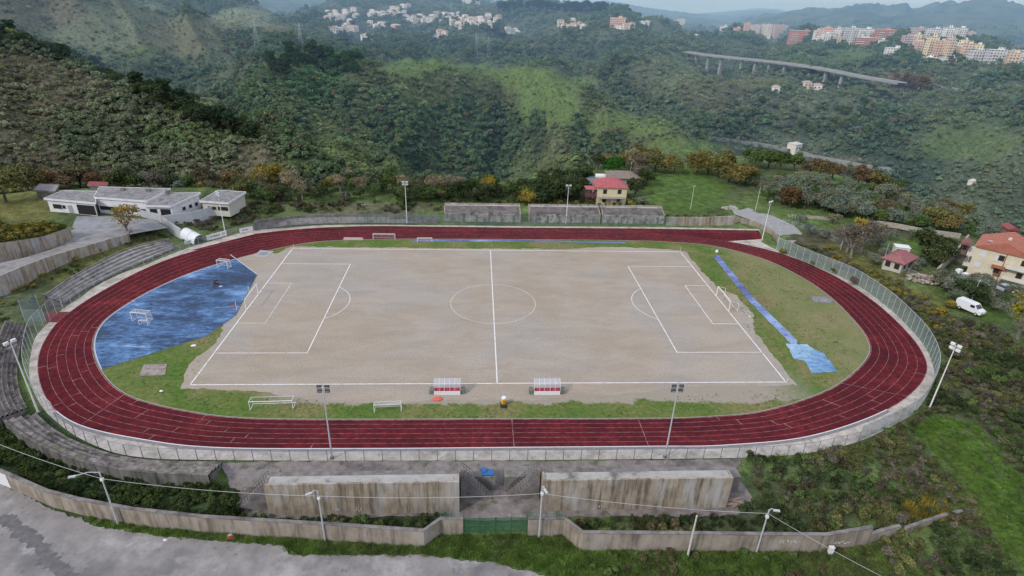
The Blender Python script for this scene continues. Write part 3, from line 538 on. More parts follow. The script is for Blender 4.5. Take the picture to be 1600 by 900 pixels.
pp = [(-51.6, 31.2), (20, 31.0), (30, 33.2), (45, 32.4), (52.2, 30.4), (52.6, 8), (55.8, 4), (56, -5), (53, -11), (52.4, -30.8), (30, -31.3), (24, -33), (12, -33.8), (3, -34.8), (-8, -34.6), (-16, -34.8), (-24, -35.3), (-34, -33.4), (-40, -31.6), (-52.2, -31.0), (-53.6, -24), (-52, -16), (-53.2, -8), (-52.6, -4), (-55.4, 6), (-55.8, 12), (-58.5, 17), (-63.5, 25), (-57, 28), (-54, 26.5)]
struct(sheet('football_pitch', rough_edge(pp, .75, 2.2, 4, .35), .010, SAND), 'pale sandy football pitch with white line markings', 'football pitch')
LW, LH = 50.85, 29.94; mb = MB(); zl = .024
def seg(a, b, w=.15): ribbon(mb, resample([a, b], 3), w, zl)
seg((-LW, LH), (LW, LH), .2); seg((-LW, -LH), (LW, -LH), .19); seg((-LW, -LH), (-LW, LH), .19); seg((LW, -LH), (LW, LH), .19); seg((0, -LH), (0, LH), .19)
for s in (-1, 1):
    seg((s*LW, 20.16), (s*(LW-16.5), 20.16)); seg((s*LW, -20.16), (s*(LW-16.5), -20.16)); seg((s*(LW-16.5), -20.16), (s*(LW-16.5), 20.16), .17)
    w = .09 if s < 0 else .15
    seg((s*LW, 9.16), (s*(LW-5.5), 9.16), w); seg((s*LW, -9.16), (s*(LW-5.5), -9.16), w); seg((s*(LW-5.5), -9.16), (s*(LW-5.5), 9.16), w)
    a = math.acos(5.5/9.15); ribbon(mb, [(s*(LW-11-9.15*math.cos(t)), 9.15*math.sin(t)) for t in np.linspace(-a, a, 30)], .12, zl)
ribbon(mb, [(9.15*math.cos(t), 9.15*math.sin(t)) for t in np.linspace(0, 2*math.pi, 65)[:-1]], .075, zl, True)
o = mb.build('pitch_markings', M('chalk', [(.42, .39, .35), (.74, .72, .70), (.84, .83, .82)], .9, coord='Position', lo=.3, hi=.58, bump=0)); o.parent = bpy.data.objects['football_pitch']
# small ground sheets
ic = [tuple(p) for p in inn]
def near_idx(p): return int(np.argmin(np.linalg.norm(inn-np.array(p), axis=1)))
i0, i1 = near_idx(W2(358, 398)), near_idx(W2(160, 577)); arc = offset_line(inn[i0:i1+1], .25)
blue = [tuple(p) for p in arc]+[W2(323, 525), W2(368, 493), W2(402, 429)]
def blue_mat(name, stops, d):
    m, nt, N, L = newmat(name); mp = coords(N, L, 'Position', (.55, 1.5, 1)); a = noi(N, L, mp, .16, 9, .74, 1.2); b = noi(N, L, coords(N, L), .05, 4, .5); g = noi(N, L, mp, 1.1, 7, .8, .6)
    ad = N.new('ShaderNodeMath'); ad.operation = 'MULTIPLY_ADD'; L.new(b, ad.inputs[0]); ad.inputs[1].default_value = 1.1; L.new(a, ad.inputs[2]); sb = N.new('ShaderNodeMath'); sb.operation = 'MULTIPLY_ADD'; L.new(g, sb.inputs[0]); sb.inputs[1].default_value = .85; L.new(ad.outputs[0], sb.inputs[2])
    mr = N.new('ShaderNodeMapRange'); L.new(sb.outputs[0], mr.inputs[0]); mr.inputs[1].default_value = 1.12; mr.inputs[2].default_value = 1.84
    c = ramp(N, L, mr.outputs[0], stops); finish(N, L, c, .75, g, .2, .03, 0, .3); return m
BLUE = blue_mat('blue_court_paint', [(.12, (.028, .042, .075)), (.40, (.035, .065, .13)), (.56, (.07, .145, .29)), (.72, (.13, .25, .45)), (.92, (.30, .44, .60))], 0)
struct(sheet('blue_court', blue, .018, BLUE), 'weathered blue painted court inside the left bend', 'court')
mb = MB(); ribbon(mb, arc, .2, .030); ribbon(mb, [W2(360, 398), W2(402, 429)], .2, .03); mb.build('court_edge_line', M('pale_blue', [(.35, .45, .6), (.55, .62, .7)], 2, coord='Position'), bpy.data.objects['blue_court'])
mb = MB(); ribbon(mb, [W2(402, 429), W2(368, 493), W2(323, 525), W2(160, 577)], .22, .03); mb.build('court_kerb', M('court_kerb', [(.06, .08, .09), (.14, .16, .16)], 2, coord='Position'), bpy.data.objects['blue_court'])
RUN = blue_mat('blue_runway', [(.1, (.07, .07, .16)), (.4, (.12, .15, .34)), (.8, (.28, .38, .6))], 0)
MAT_ = blue_mat('blue_mats', [(.1, (.07, .16, .32)), (.4, (.16, .30, .5)), (.8, (.40, .55, .68))], 0)
struct(sheet('jump_runway', rough_edge([W2(1113, 399), W2(1123, 399), W2(1180, 468), W2(1246, 532), W2(1243, 545), W2(1232, 533), W2(1168, 468)], .12, .8, 5, .4), .012, RUN), 'long narrow blue runway on the grass right of the pitch', 'runway')
struct(sheet('landing_area', rough_edge([W2(1228, 537), W2(1262, 538), W2(1270, 545), W2(1288, 552), W2(1293, 559), W2(1309, 581), W2(1268, 582), W2(1257, 564), W2(1240, 560)], .3, .9, 6, .3), .017, MAT_), 'torn light blue landing area at the end of the blue runway', 'landing area')
struct(sheet('long_jump_runway', rough_edge([W2(640, 377.5), W2(800, 377.5), (W2(977, 381)[0], W2(977, 380)[1]), W2(977, 378.2), W2(800, 375), W2(650, 374.5)], .08, .7, 7, .5), .014, RUN), 'thin pale blue runway along the far side of the pitch', 'runway')
SLAB = M('throwing_slab', [(.26, .22, .2), (.36, .32, .3)], .8, coord='Position', big=[((.2, .15, .13), .9, .5, .6)])
def slab(poly, name, label, mat=SLAB): 
    mb = MB(); mb.prism(poly, 0, .07); return tag(mb.build(name, mat), label, 'slab')
slab([W2(217, 588), W2(258, 586), W2(261, 569), W2(225, 570)], 'concrete_slab', 'square brown concrete slab on the grass below the blue court')
slab([W2(395, 401), W2(417, 402), W2(428, 393), W2(407, 391)], 'throwing_circle_slab', 'grey square throwing slab on grass at the top left of the pitch', M('grey_slab', [(.32, .31, .3), (.42, .41, .4)], 1.2, coord='Position'))
mb = MB(); c_ = (sum(W2(*q)[0] for q in ((395, 401), (417, 402), (428, 393), (407, 391)))/4, sum(W2(*q)[1] for q in ((395, 401), (417, 402), (428, 393), (407, 391)))/4)
mb.tube((c_[0], c_[1], .07), (c_[0], c_[1], .085), 1.1, n=20); mb.build('circle', M('circle_grey', [(.2, .2, .22), (.28, .28, .3)], 2, coord='Position'), bpy.data.objects['throwing_circle_slab'])
slab([W2(536, 375), W2(567, 375.5), W2(567, 371.5), W2(538, 371)], 'jump_slab', 'faded pinkish slab on the grass next to the far straight', M('faded_slab', [(.35, .26, .25), (.45, .38, .36)], 1, coord='Position'))
struct(sheet('track_patch', rough_edge([W2(1266, 463), W2(1290, 464), W2(1302, 470), W2(1297, 473.5), W2(1272, 472)], .15, .8, 8, .3), .027, M('grey_patch', [(.12, .12, .15), (.24, .22, .26), (.35, .33, .36)], 1.2, coord='Position')), 'grey worn patch at the inner edge of the track in the right bend', 'worn patch')
# car park and other paving
ASP = M('old_asphalt', [(.20, .185, .18), (.26, .24, .235), (.32, .30, .29)], .5, coord='Position', lo=.3, hi=.72, bump=.2, bdist=.03, big=[((.155, .15, .15), .10, .55, .68), ((.12, .115, .115), .9, .60, .72), ((.36, .345, .34), .22, .54, .68), ((.12, .115, .12), 4.5, .62, .7)])
lot = [W2(*q) for q in ((-160, 690), (-60, 728), (0, 756), (45, 777), (90, 798), (150, 822), (250, 838), (345, 847), (440, 852), (452, 866), (560, 868), (640, 866), (700, 872), (770, 880), (850, 897), (900, 925), (800, 1080), (200, 1200), (-300, 1100), (-500, 850))]
struct(sheet('car_park', rough_edge(lot, .55, 1.3, 9, .25), .03, ASP), 'cracked grey asphalt area in the lower left corner', 'car park')
rp = catmull([W2(-60, 806), W2(0, 812), W2(40, 834), W2(62, 852), W2(75, 872), W2(92, 890), W2(125, 925)], 8, False); mb = MB(); ribbon(mb, rp, 1.9, .036)
PATCH = M('dark_asphalt', [(.10, .098, .10), (.17, .165, .165)], 1.2, coord='Position'); me = rough_edge(list(map(tuple, offset_line(rp, .75)))+list(map(tuple, offset_line(rp, -.75)))[::-1], .8, .6, 12, .12)
struct(sheet('asphalt_repair', me, .037, PATCH), 'dark curved strip of repaired asphalt in the lower left corner', 'asphalt patch')
YARD = M('stand_yard', [(.15, .125, .125), (.22, .19, .18), (.28, .25, .235)], .7, coord='Position', big=[((.10, .13, .05), .5, .56, .66), ((.34, .32, .3), 1.1, .6, .7), ((.09, .08, .075), .25, .5, .7)])
struct(sheet('stand_yard', rough_edge([W2(345, 722), W2(600, 720), W2(900, 720), W2(1160, 717), W2(1148, 740), W2(1185, 790), W2(1150, 806), W2(860, 808), W2(850, 812), W2(700, 812), W2(690, 806), W2(380, 812), W2(362, 770)], .4, 1.6, 10, .3), .012, YARD), 'stained concrete yard around the two near spectator stands', 'pavement')
def pitch_road(name, px, z, mat, label): return struct(sheet(name, rough_edge([W2(u, v, z) for u, v in px], .25, 1.5, 14, .5), z+.03, mat), label, 'road')
LANE = M('pale_lane', [(.27, .26, .26), (.36, .35, .345)], .6, coord='Position', big=[((.2, .19, .18), .4, .55, .7)])
pitch_road('farm_lane', ((1138, 320), (1165, 324), (1200, 334), (1240, 352), (1254, 365), (1240, 380), (1222, 372), (1195, 352), (1165, 341), (1148, 335)), .08, LANE, 'pale concrete lane beyond the far right corner of the track')
# ------------------------------------------------------------------ stands and terraces
SEAT = M('old_stand_concrete', [(.13, .115, .115), (.20, .18, .175), (.30, .275, .26)], .8, (1, 1, 1), 'Position', big=[((.09, .085, .075), .3, .5, .68), ((.10, .13, .06), .8, .6, .7)])
def streak_mat(name, a, b, c, dark, pale):
    m, nt, N, L = newmat(name); v = coords(N, L, 'Position', (1, 1, .07)); n = noi(N, L, v, 1.6, 7, .75); p = coords(N, L); g = noi(N, L, p, .6, 6)
    col = ramp(N, L, g, [(.3, a), (.5, b), (.7, c)]); col = mixc(N, L, ramp(N, L, n, [(.46, (0, 0, 0)), (.62, (.85, .85, .85))]), col, dark)
    n2 = noi(N, L, coords(N, L, 'Position', (1, 1, .3)), .35, 6, .6, .3); col = mixc(N, L, ramp(N, L, n2, [(.50, (0, 0, 0)), (.66, (.75, .75, .75))]), col, pale)
    finish(N, L, col, .92, g, .3, .05, 0, .2); return m
WALLC = streak_mat('streaked_wall', (.28, .225, .165), (.37, .305, .235), (.43, .375, .30), (.10, .085, .065), (.50, .49, .48))
WALLB = streak_mat('boundary_wall_concrete', (.24, .20, .155), (.33, .28, .225), (.40, .345, .285), (.14, .12, .10), (.42, .38, .34))
DWALL = streak_mat('dark_terrace_wall', (.10, .095, .085), (.16, .15, .135), (.22, .205, .185), (.05, .05, .04), (.24, .23, .22))
WHITEW = M('white_wall', [(.62, .62, .64), (.72, .72, .74), (.80, .80, .81)], .6, big=[((.48, .47, .46), .5, .55, .75)])
GREY = M('grey_metal', [(.30, .32, .33), (.42, .44, .45)], 3, rough=.5, metal=.3); WHITEM = M('white_paint', [(.74, .74, .74), (.82, .82, .82)], 4, rough=.5, bump=0)
GALV = M('galvanised_steel', [(.42, .44, .46), (.56, .58, .6)], 3, rough=.5, bump=0); DARK = M('dark_opening', [(.015, .015, .017), (.03, .03, .033)], 3, bump=0)
GREEN = M('green_painted_steel', [(.03, .10, .06), (.05, .15, .09)], 3, rough=.6); RAIL = M('rusty_rail', [(.10, .085, .08), (.2, .18, .17)], 3)
def stand(name, x0, x1, yf, s, label, group, h0=2.2, h1=4.5, hw=5.2, depth=6.0, rows=6):
    """spectator stand: steps rise away from the track; s = +1 north, -1 south"""
    e = empty(name, ((x0+x1)/2, yf, 0), 0, label, 'stand', group); w = x1-x0; X = w/2
    def B(n, pts, mat):   # pts list of (y0,y1,z0,z1)
        mb = MB()
        for xa, xb, y0, y1, z0, z1 in pts: mb.box(((xa+xb)/2, s*(y0+y1)/2, (z0+z1)/2), (xb-xa, abs(y1-y0), z1-z0))
        return mb.build(n, mat, e)
    B('front_wall', [(-X, X, 0, .3, 0, h0)], M('stand_front', [(.22, .2, .19), (.36, .33, .31), (.55, .53, .5)], .45, (1, 1, .5), 'Position', big=[((.12, .10, .1), .6, .5, .62)]) if s > 0 else WALLC)
    d = (depth-1.9)/rows; st = [(-X, X, .3+i*d, .3+(i+1)*d, 0 if i == 0 else h0*.5, h0+(i+1)*(h1-h0)/rows) for i in range(rows)]
    B('seating_steps', st, SEAT)
    B('walkway', [(-X, X, depth-1.6, depth-.25, h1-.4, h1-.02)], M('walkway_top', [(.32, .30, .28), (.46, .44, .42)], .8, coord='Position', big=[((.15, .14, .12), .4, .5, .66)]))
    B('back_wall', [(-X+.005, X-.005, depth-.25, depth, 0, hw)], WALLC)
    for q in (-1, 1):
        mb = MB(); xx = q*(X+.13); y2 = s*depth
        prof = [(0, 0), (depth, 0), (depth, hw-.02), (depth-1.7, h1+.05), (.2, h0+.2), (0, h0+.2)]
        vs = [(xx-.12, s*y, z) for y, z in prof]+[(xx+.12, s*y, z) for y, z in prof]; n = len(prof); mb.add(vs, [tuple(range(n)), tuple(range(2*n-1, n-1, -1))]+[(i, (i+1) % n, n+(i+1) % n, n+i) for i in range(n)]); mb.build('side_wall', WALLC, e)
    nb = max(3, int(w/3.2)); but = [(-X+(i+.5)*w/nb-.18, -X+(i+.5)*w/nb+.18, -.22, -.003, 0, h0-.3) for i in range(nb)]
    for q in but: B('buttress', [q], SEAT)
    return e
XL0, XL1 = WY(415, 760, -58)[0], WY(714, 760, -58)[0]; XR0, XR1 = WY(852, 760, -58)[0], WY(1140, 760, -58)[0]
stand('spectator_stand', XL0, XL1, -53.3, -1, 'concrete spectator stand with streaked back wall left of the green gate', 'near side spectator stands', 2.4, 4.95, 5.1, 4.7, 4)
stand('spectator_stand', XR0, XR1, -53.3, -1, 'concrete spectator stand with pale streaks on its back wall right of the green gate', 'near side spectator stands', 2.4, 4.95, 5.1, 4.7, 4)
for u0, u1, lab in ((695, 812, 'leftmost of the three dark concrete stands on the far straight'), (828, 936, 'middle one of the three dark concrete stands on the far straight'), (941, 1035, 'rightmost dark stand on the far straight, in front of the pink roofed villa')):
    stand('far_spectator_stand', W(u0, 348)[0], W(u1, 349)[0], 51.9, 1, lab, 'far side spectator stands', 2.5, 3.8, 4.1, 5.2)
# stairs with railings at the inner ends of the near stands
def stairs(name, x, y, dirx, label):
    e = empty(name, (x, y, 0), 0, label, 'stairs'); mb = MB(); n = 11
    for i in range(n): mb.box((dirx*(i+.5)*.36, 0, (4.3-(i+.5)*.38)/2), (.36, 1.5, 4.3-(i+.5)*.38))
    mb.build('steps', SEAT, e)
    for s in (-1, 1):
        mb = MB(); a = (0, s*.72, 5.2); b = (dirx*n*.36, s*.72, 1.1); mb.tube(a, b, .045, n=6); mb.tube((a[0], a[1], a[2]-.5), (b[0], b[1], b[2]-.5), .03, n=6)
        for i in range(n+1): t = i/n; q = [a[k]+(b[k]-a[k])*t for k in range(3)]; mb.tube((q[0], q[1], max(0, q[2]-1.0)), q, .03, n=5)
        mb.build('railing', RAIL, e)
    return e
stairs('stand_stairs', XL1+.4, -55.2, 1, 'dark railed stairs down from the left near stand'); stairs('stand_stairs', XR0-.4, -55.2, -1, 'dark railed stairs down from the right near stand')
stairs('side_stairs', XL0-.4, -56.4, -1, 'short stairs at the outer end of the left near stand')
BOX = M('block_concrete', [(.16, .15, .14), (.26, .24, .225)], .8, coord='Position', big=[((.1, .12, .06), .6, .55, .7)])
def block(name, poly, z0, z1, mat, label, cat): mb = MB(); mb.prism(poly, z0, z1); return tag(mb.build(name, mat), label, cat)
block('stand_podium', [(XL0-.4, -54.3), (XL0-.4, -52.1), (XL1+4.8, -52.1), (XL1+4.8, -54.3), (XL1+.3, -54.3), (XL1+.3, -52.3), (XL0-.3, -52.3), (XL0-.3, -54.3)][:0] or [(XL1+.3, -54.3), (XL1+4.9, -54.3), (XL1+4.9, -52.3), (XL1+.3, -52.3)], 0, 2.3, BOX, 'low concrete block with a blue sheet beside the left near stand', 'block')
block('stand_podium', [(XR0-4.9, -54.3), (XR0-.3, -54.3), (XR0-.3, -52.3), (XR0-4.9, -52.3)], 0, 2.3, BOX, 'low concrete block beside the right near stand', 'block')
block('outer_podium', [(XL0-3.3, -55.4), (XL0-.3, -55.4), (XL0-.3, -52.3), (XL0-3.3, -52.3)], 0, 2.3, BOX, 'mossy concrete block at the outer end of the left near stand', 'block')
block('end_block', [(XR1+.3, -55.6), (XR1+2.9, -55.2), (XR1+2.9, -53.4), (XR1+.3, -53.4)], 0, 2.6, BOX, 'pale concrete block at the outer end of the right near stand', 'block')
mb = MB(); mb.box((XL1+3.9, -53.6, 2.42), (1.6, 1.0, .22)); mb.box((XL1+3.4, -53.3, 2.5), (.7, .8, .3), .3); tag(mb.build('blue_tarp', M('blue_plastic', [(.03, .10, .30), (.05, .16, .42)], 3)), 'small bright blue sheet lying on the block by the left stand', 'tarp')
mb = MB(); rr = random.Random(3)
for i in range(5): mb.box((XR1+1+rr.uniform(-1, 1.6), -57.5+rr.uniform(-.5, .5), .15+.1*i), (rr.uniform(1.2, 2.4), .18, .1), rr.uniform(-.5, .5))
tag(mb.build('plank_pile', M('old_planks', [(.22, .15, .12), (.4, .3, .25)], 2)), 'small pile of old planks beside the right near stand', 'planks')
def terrace(name, F, Bk, zf, zb, rows, label, wall=None, z0=0, mat=SEAT):
    """curved stepped terrace between a front and a back curve (world xy); optional outer wall down to z0"""
    F = resample(F, 2); n = len(F); Bk = np.array(Bk, float); s = np.r_[0, np.cumsum(np.linalg.norm(np.diff(Bk, axis=0), axis=1))]; t = np.linspace(0, s[-1], n); Bk = np.stack([np.interp(t, s, Bk[:, k]) for k in (0, 1)], 1)
    o = empty(name, (float(F[n//2][0]), float(F[n//2][1]), 0), 0, label, 'terrace'); ox, oy = o.location.x, o.location.y; mb = MB()
    L3 = lambda P, z: [(p[0]-ox, p[1]-oy, z) for p in P]
    for i in range(rows):
        a = F*(1-i/rows)+Bk*(i/rows); b = F*(1-(i+1)/rows)+Bk*((i+1)/rows); za = zf+(zb-zf)*i/rows; z1 = zf+(zb-zf)*(i+1)/rows
        mb.strip(L3(a, za), L3(a, z1)); mb.strip(L3(a, z1), L3(b, z1))
    mb.build('steps', mat, o); mb = MB(); b2 = offset_line(Bk, .3 if wall is None else wall); mb.strip(L3(Bk, zb+.25), L3(b2, zb+.25)); mb.strip(L3(Bk, zb), L3(Bk, zb+.25)); mb.strip(L3(b2, zb+.25), L3(b2, z0)); 
    for P, Q in ((F[0], Bk[0]), (F[-1], Bk[-1])): mb.add([(P[0]-ox, P[1]-oy, z0), (Q[0]-ox, Q[1]-oy, z0), (Q[0]-ox, Q[1]-oy, zb), (P[0]-ox, P[1]-oy, zf)], [(0, 1, 2, 3)])
    mb.build('outer_wall', DWALL if wall else SEAT, o); return o
TERR = M('terrace_steps', [(.22, .21, .2), (.32, .305, .29), (.42, .40, .38)], .9, coord='Position', big=[((.14, .14, .12), .5, .5, .68)])
terrace('curved_terrace', catmull([W2(276, 388), W2(225, 410), W2(180, 429), W2(130, 455), W2(100, 476)], 5, False), catmull([W2(264, 374, 2.4), W2(200, 389, 2.4), W2(140, 418, 2.4), (W2(100, 441, 2.4)), W2(68, 463, 2.4)], 5, False), .1, 2.4, 5, 'curved pale stepped terrace above the upper left bend', mat=TERR)
terrace('curved_terrace', catmull([W2(684, 349), W2(600, 349), W2(520, 349.5), W2(450, 353), W2(398, 360)], 5, False), catmull([W2(684, 337, 2.4), W2(600, 335.5, 2.4), W2(500, 336, 2.4), W2(450, 339, 2.4), W2(396, 347, 2.4)], 5, False), .1, 2.4, 4, 'long grey stepped terrace left of the far stands', mat=TERR)
OLDT = M('broken_terrace', [(.10, .085, .08), (.18, .155, .145), (.30, .27, .25)], 1.3, coord='Position', lo=.3, hi=.68, big=[((.09, .12, .05), .6, .56, .66), ((.07, .06, .055), .5, .5, .62)])
terrace('old_terrace', catmull([W2(46, 508), W2(34, 540), W2(28, 580), W2(32, 615), W2(44, 640)], 5, False), catmull([W2(8, 503, 2.3), W2(-8, 540, 2.3), W2(-18, 580, 2.3), W2(-18, 620, 2.3), W2(-2, 655, 2.3)], 5, False), .15, 2.3, 6, 'dark broken terrace at the left edge beside the bend', mat=OLDT)
terrace('old_terrace', catmull([W2(58, 650), W2(88, 676), W2(130, 698), W2(190, 717), W2(260, 725), (W2(348, 726))], 5, False), catmull([W2(10, 657, 2.2), W2(40, 680, 2.2), W2(100, 710, 2.2), W2(167, 728, 2.2), W2(233, 737, 2.2), W2(327, 741, 2.2)], 5, False), .1, 2.1, 4, 'mossy curved terrace with a dark outer wall below the lower left bend', wall=-.3, mat=OLDT)
# ------------------------------------------------------------------ fences
def wire_mat(name, colr, cover):
    m, nt, N, L = newmat(name); uv = N.new('ShaderNodeUVMap'); mp = N.new('ShaderNodeMapping'); mp.inputs['Rotation'].default_value = (0, 0, R(45)); mp.inputs['Scale'].default_value = (14, 14, 14); L.new(uv.outputs[0], mp.inputs[0])
    s = N.new('ShaderNodeSeparateXYZ'); L.new(mp.outputs[0], s.inputs[0]); outs = []
    for k in (0, 1):
        f = N.new('ShaderNodeMath'); f.operation = 'FRACT'; L.new(s.outputs[k], f.inputs[0]); g = N.new('ShaderNodeMath'); g.operation = 'LESS_THAN'; L.new(f.outputs[0], g.inputs[0]); g.inputs[1].default_value = cover; outs.append(g.outputs[0])
    mx = N.new('ShaderNodeMath'); mx.operation = 'MAXIMUM'; L.new(outs[0], mx.inputs[0]); L.new(outs[1], mx.inputs[1])
    t = N.new('ShaderNodeBsdfTransparent'); d = N.new('ShaderNodeBsdfDiffuse'); d.inputs[0].default_value = (*colr, 1); sh = N.new('ShaderNodeMixShader'); o = N.new('ShaderNodeOutputMaterial')
    L.new(mx.outputs[0], sh.inputs[0]); L.new(t.outputs[0], sh.inputs[1]); L.new(d.outputs[0], sh.inputs[2]); L.new(sh.outputs[0], o.inputs[0]); return m
WIRE = wire_mat('grey_chain_link', (.42, .45, .5), .075); WIREG = wire_mat('green_chain_link', (.22, .36, .33), .10); WIREB = wire_mat('dense_green_mesh', (.27, .34, .34), .30); WIREN = wire_mat('goal_net', (.7, .7, .7), .10)
def wire_mesh(name, pts, z0, z1, mat, parent, o):
    mb = MB(); mb.strip([(p[0]-o[0], p[1]-o[1], z0) for p in pts], [(p[0]-o[0], p[1]-o[1], z1) for p in pts]); me = mb.mesh(name, mat); uv = me.uv_layers.new(name='UVMap'); s = np.r_[0, np.cumsum(np.linalg.norm(np.diff(np.array(pts), axis=0), axis=1))]; n = len(pts)
    for poly in me.polygons:
        for li in poly.loop_indices:
            vi = me.loops[li].vertex_index; uv.data[li].uv = (s[vi % n], z1-z0 if vi >= n else 0)
    return link(name, me, parent)
def fence(name, pts, h, step, label, wire=WIRE, postm=GALV, r=.04, plinth=None, z=0, group=None, stay=False):
    P = resample(pts, step); c = P[len(P)//2]; e = empty(name, (float(c[0]), float(c[1]), z), 0, label, 'fence', group)
    wire_mesh('wire_mesh', P, .05, h, wire, e, c)
    pm = MB().tube((0, 0, 0), (0, 0, h+.05), r, n=6).mesh('post', postm)
    for p in P: link('post', pm, e, (float(p[0]-c[0]), float(p[1]-c[1]), 0))
    mb = MB(); mb.path([(p[0]-c[0], p[1]-c[1], h) for p in P], r*.7, 5); mb.build('top_rail', postm, e)
    if plinth: mb = MB(); ribbon(mb, [(p[0]-c[0], p[1]-c[1]) for p in P], .22, .18); ribbon(mb, [(p[0]-c[0], p[1]-c[1]) for p in P], .22, .0); mb.build('plinth', plinth, e)
    return e
POSTD = M('dull_post', [(.16, .17, .19), (.26, .27, .29)], 3, bump=0)
nearf = catmull(FBL[16:]+FB[:7], 6, False); fence('perimeter_fence', nearf, 1.9, 2.55, 'low grey wire fence along the near side of the track', postm=POSTD, r=.055)
fence('perimeter_fence', catmull(FBL[9:17], 6, False), 3.8, 2.6, 'tall grey wire fence round the left bend')
fence('perimeter_fence', catmull(FB[6:10], 6, False), 3.0, 2.4, 'pale wire fence at the lower right bend', wire=WIREB)
fence('perimeter_fence', catmull(FB[9:], 6, False), 3.5, 2.1, 'tall dense green mesh fence round the right bend', wire=WIREB, r=.05)
fence('perimeter_fence', offset_line(catmull(FBL[0:10], 6, False), -.2), 1.6, 2.6, 'low wire fence in front of the pale curved terrace', r=.03)
fence('perimeter_fence', [W2(1060, 353.5), W2(940, 353), W2(800, 352), W2(690, 350.5), W2(560, 350)], 3.0, 2.6, 'green wire fence in front of the far stands', wire=WIREG, postm=GREEN)
fence('perimeter_fence', [W2(558, 350), W2(500, 351), W2(450, 355), W2(402, 361)], 2.4, 2.6, 'thin green wire fence in front of the long grey terrace', wire=WIRE, postm=GREEN, r=.03)
fence('garden_fence', [W2(1222, 349), W2(1262, 358), W2(1300, 376), W2(1350, 398), W2(1400, 418), W2(1450, 442)], 1.3, 3.0, 'thin wire fence along the gardens beyond the right bend', r=.03)
# end screen of the fence on the left with a gate frame
mb = MB()
def bar(a, b, r=.05): mb.tube(a, b, r, n=6)
e = empty('fence_corner', W(40, 490), 0, 'wire corner enclosure jutting out by the red stub on the left', 'fence'); A, B_, C_, D_ = W2(40, 503), W2(72, 503), W2(62, 480), W2(36, 490); o3 = e.location
wire_mesh('wire_mesh', [B_, A, D_, C_], .05, 2.8, WIREB, e, (o3.x, o3.y))
for q in (A, B_, C_, D_): MB().tube((q[0]-o3.x, q[1]-o3.y, 0), (q[0]-o3.x, q[1]-o3.y, 3), .05, n=6).build('post', GALV, e)
# ------------------------------------------------------------------ boundary walls
def wall(name, pts, h, t, mat, label, z=0, cap=True, group=None, hs=None):
    c = pts[len(pts)//2]; e = empty(name, (c[0], c[1], z), 0, label, 'wall', group); P = np.array(pts)-np.array(c); a, b = offset_line(P, t/2), offset_line(P, -t/2); H = hs or [h]*len(P)
    mb = MB(); A0 = [(x, y, -.5) for x, y in a]; A1 = [(x, y, k) for (x, y), k in zip(a, H)]; B0 = [(x, y, -.5) for x, y in b]; B1 = [(x, y, k) for (x, y), k in zip(b, H)]
    mb.strip(A0, A1); mb.strip(B1, B0); mb.strip(A1, B1)
    for i in (0, -1): mb.add([A0[i], A1[i], B1[i], B0[i]], [(0, 1, 2, 3)])
    mb.build('wall_body', mat, e)
    if cap:
        mb = MB(); a, b = offset_line(P, t/2+.06), offset_line(P, -t/2-.06); up = [(x, y, k+.1) for (x, y), k in zip(a, H)]; dn = [(x, y, k+.1) for (x, y), k in zip(b, H)]; u2 = [(x, y, k+.004) for (x, y), k in zip(a, H)]; d2 = [(x, y, k+.004) for (x, y), k in zip(b, H)]
        mb.strip(up, dn); mb.strip(u2, up); mb.strip(dn, d2); mb.build('coping', SEAT, e)
    return e
wall('boundary_wall', [W2(*q) for q in ((-120, 703), (-40, 737), (20, 762), (83, 790), (133, 803), (213, 818), (320, 830), (417, 836), (533, 843), (663, 852), (689, 833), (724, 833))], 2.45, .35, WALLB, 'long curved concrete boundary wall left of the green gate')
wall('boundary_wall', [W2(*q) for q in ((824, 835), (880, 835), (908, 857), (1066, 858), (1200, 859.5), (1283, 860), (1353, 848))], 2.7, .35, WALLB, 'concrete boundary wall right of the green gate')
wall('low_wall', [W2(*q) for q in ((1355, 848), (1390, 838), (1400, 836))], 1.6, .3, WALLB, 'short low wall stepping off the right end of the boundary wall')
wall('low_wall', [W2(*q) for q in ((1412, 832), (1440, 822), (1470, 812), (1500, 805))], .8, .3, WALLB, 'low crumbling wall sunk in scrub at the lower right')
mb = MB(); q0, q1 = W2(-6, 751.5), W2(20, 762); n_ = Vector((q1[1]-q0[1], q0[0]-q1[0], 0)).normalized()*.182; mb.strip([(q0[0]+n_.x, q0[1]+n_.y, .05), (q1[0]+n_.x, q1[1]+n_.y, .05)], [(q0[0]+n_.x, q0[1]+n_.y, 2.4), (q1[0]+n_.x, q1[1]+n_.y, 2.4)]); tag(mb.build('white_banner', WHITEM), 'white sheet on the boundary wall at the left edge', 'banner')
# gate
gx0, gx1, gy = W(724, 833)[0], W(824, 835)[0], -61.3; ge = empty('entrance_gate', ((gx0+gx1)/2, gy, 0), 0, 'green double leaf metal gate in the near boundary wall', 'gate'); gw = gx1-gx0
for s in (-1, 1):
    P = [(0, 0), (s*(gw/2-.1), 0)]; wire_mesh('gate_leaf', P, .15, 2.5, wire_mat('green_gate_mesh', (.04, .13, .08), .33), ge, (0, 0)); mb = MB()
    for z in (.15, 1.3, 2.5): mb.tube((0.04*s, 0, z), (s*(gw/2-.1), 0, z), .035, n=6)
    for x in np.linspace(.04, gw/2-.1, 3): mb.tube((s*x, 0, 0), (s*x, 0, 2.6), .05, n=6)
    mb.build('gate_frame', GREEN, ge)
fence('railing', [W2(688, 832), (gx0, gy+.05)], 3.3, .35, 'green bar railing on the short wall left of the gate', wire=WIREG, postm=GREEN, r=.02, z=0); fence('railing', [(gx1, gy), W2(880, 834.5)], 3.3, .35, 'green bar railing on the short wall right of the gate', wire=WIREG, postm=GREEN, r=.02)
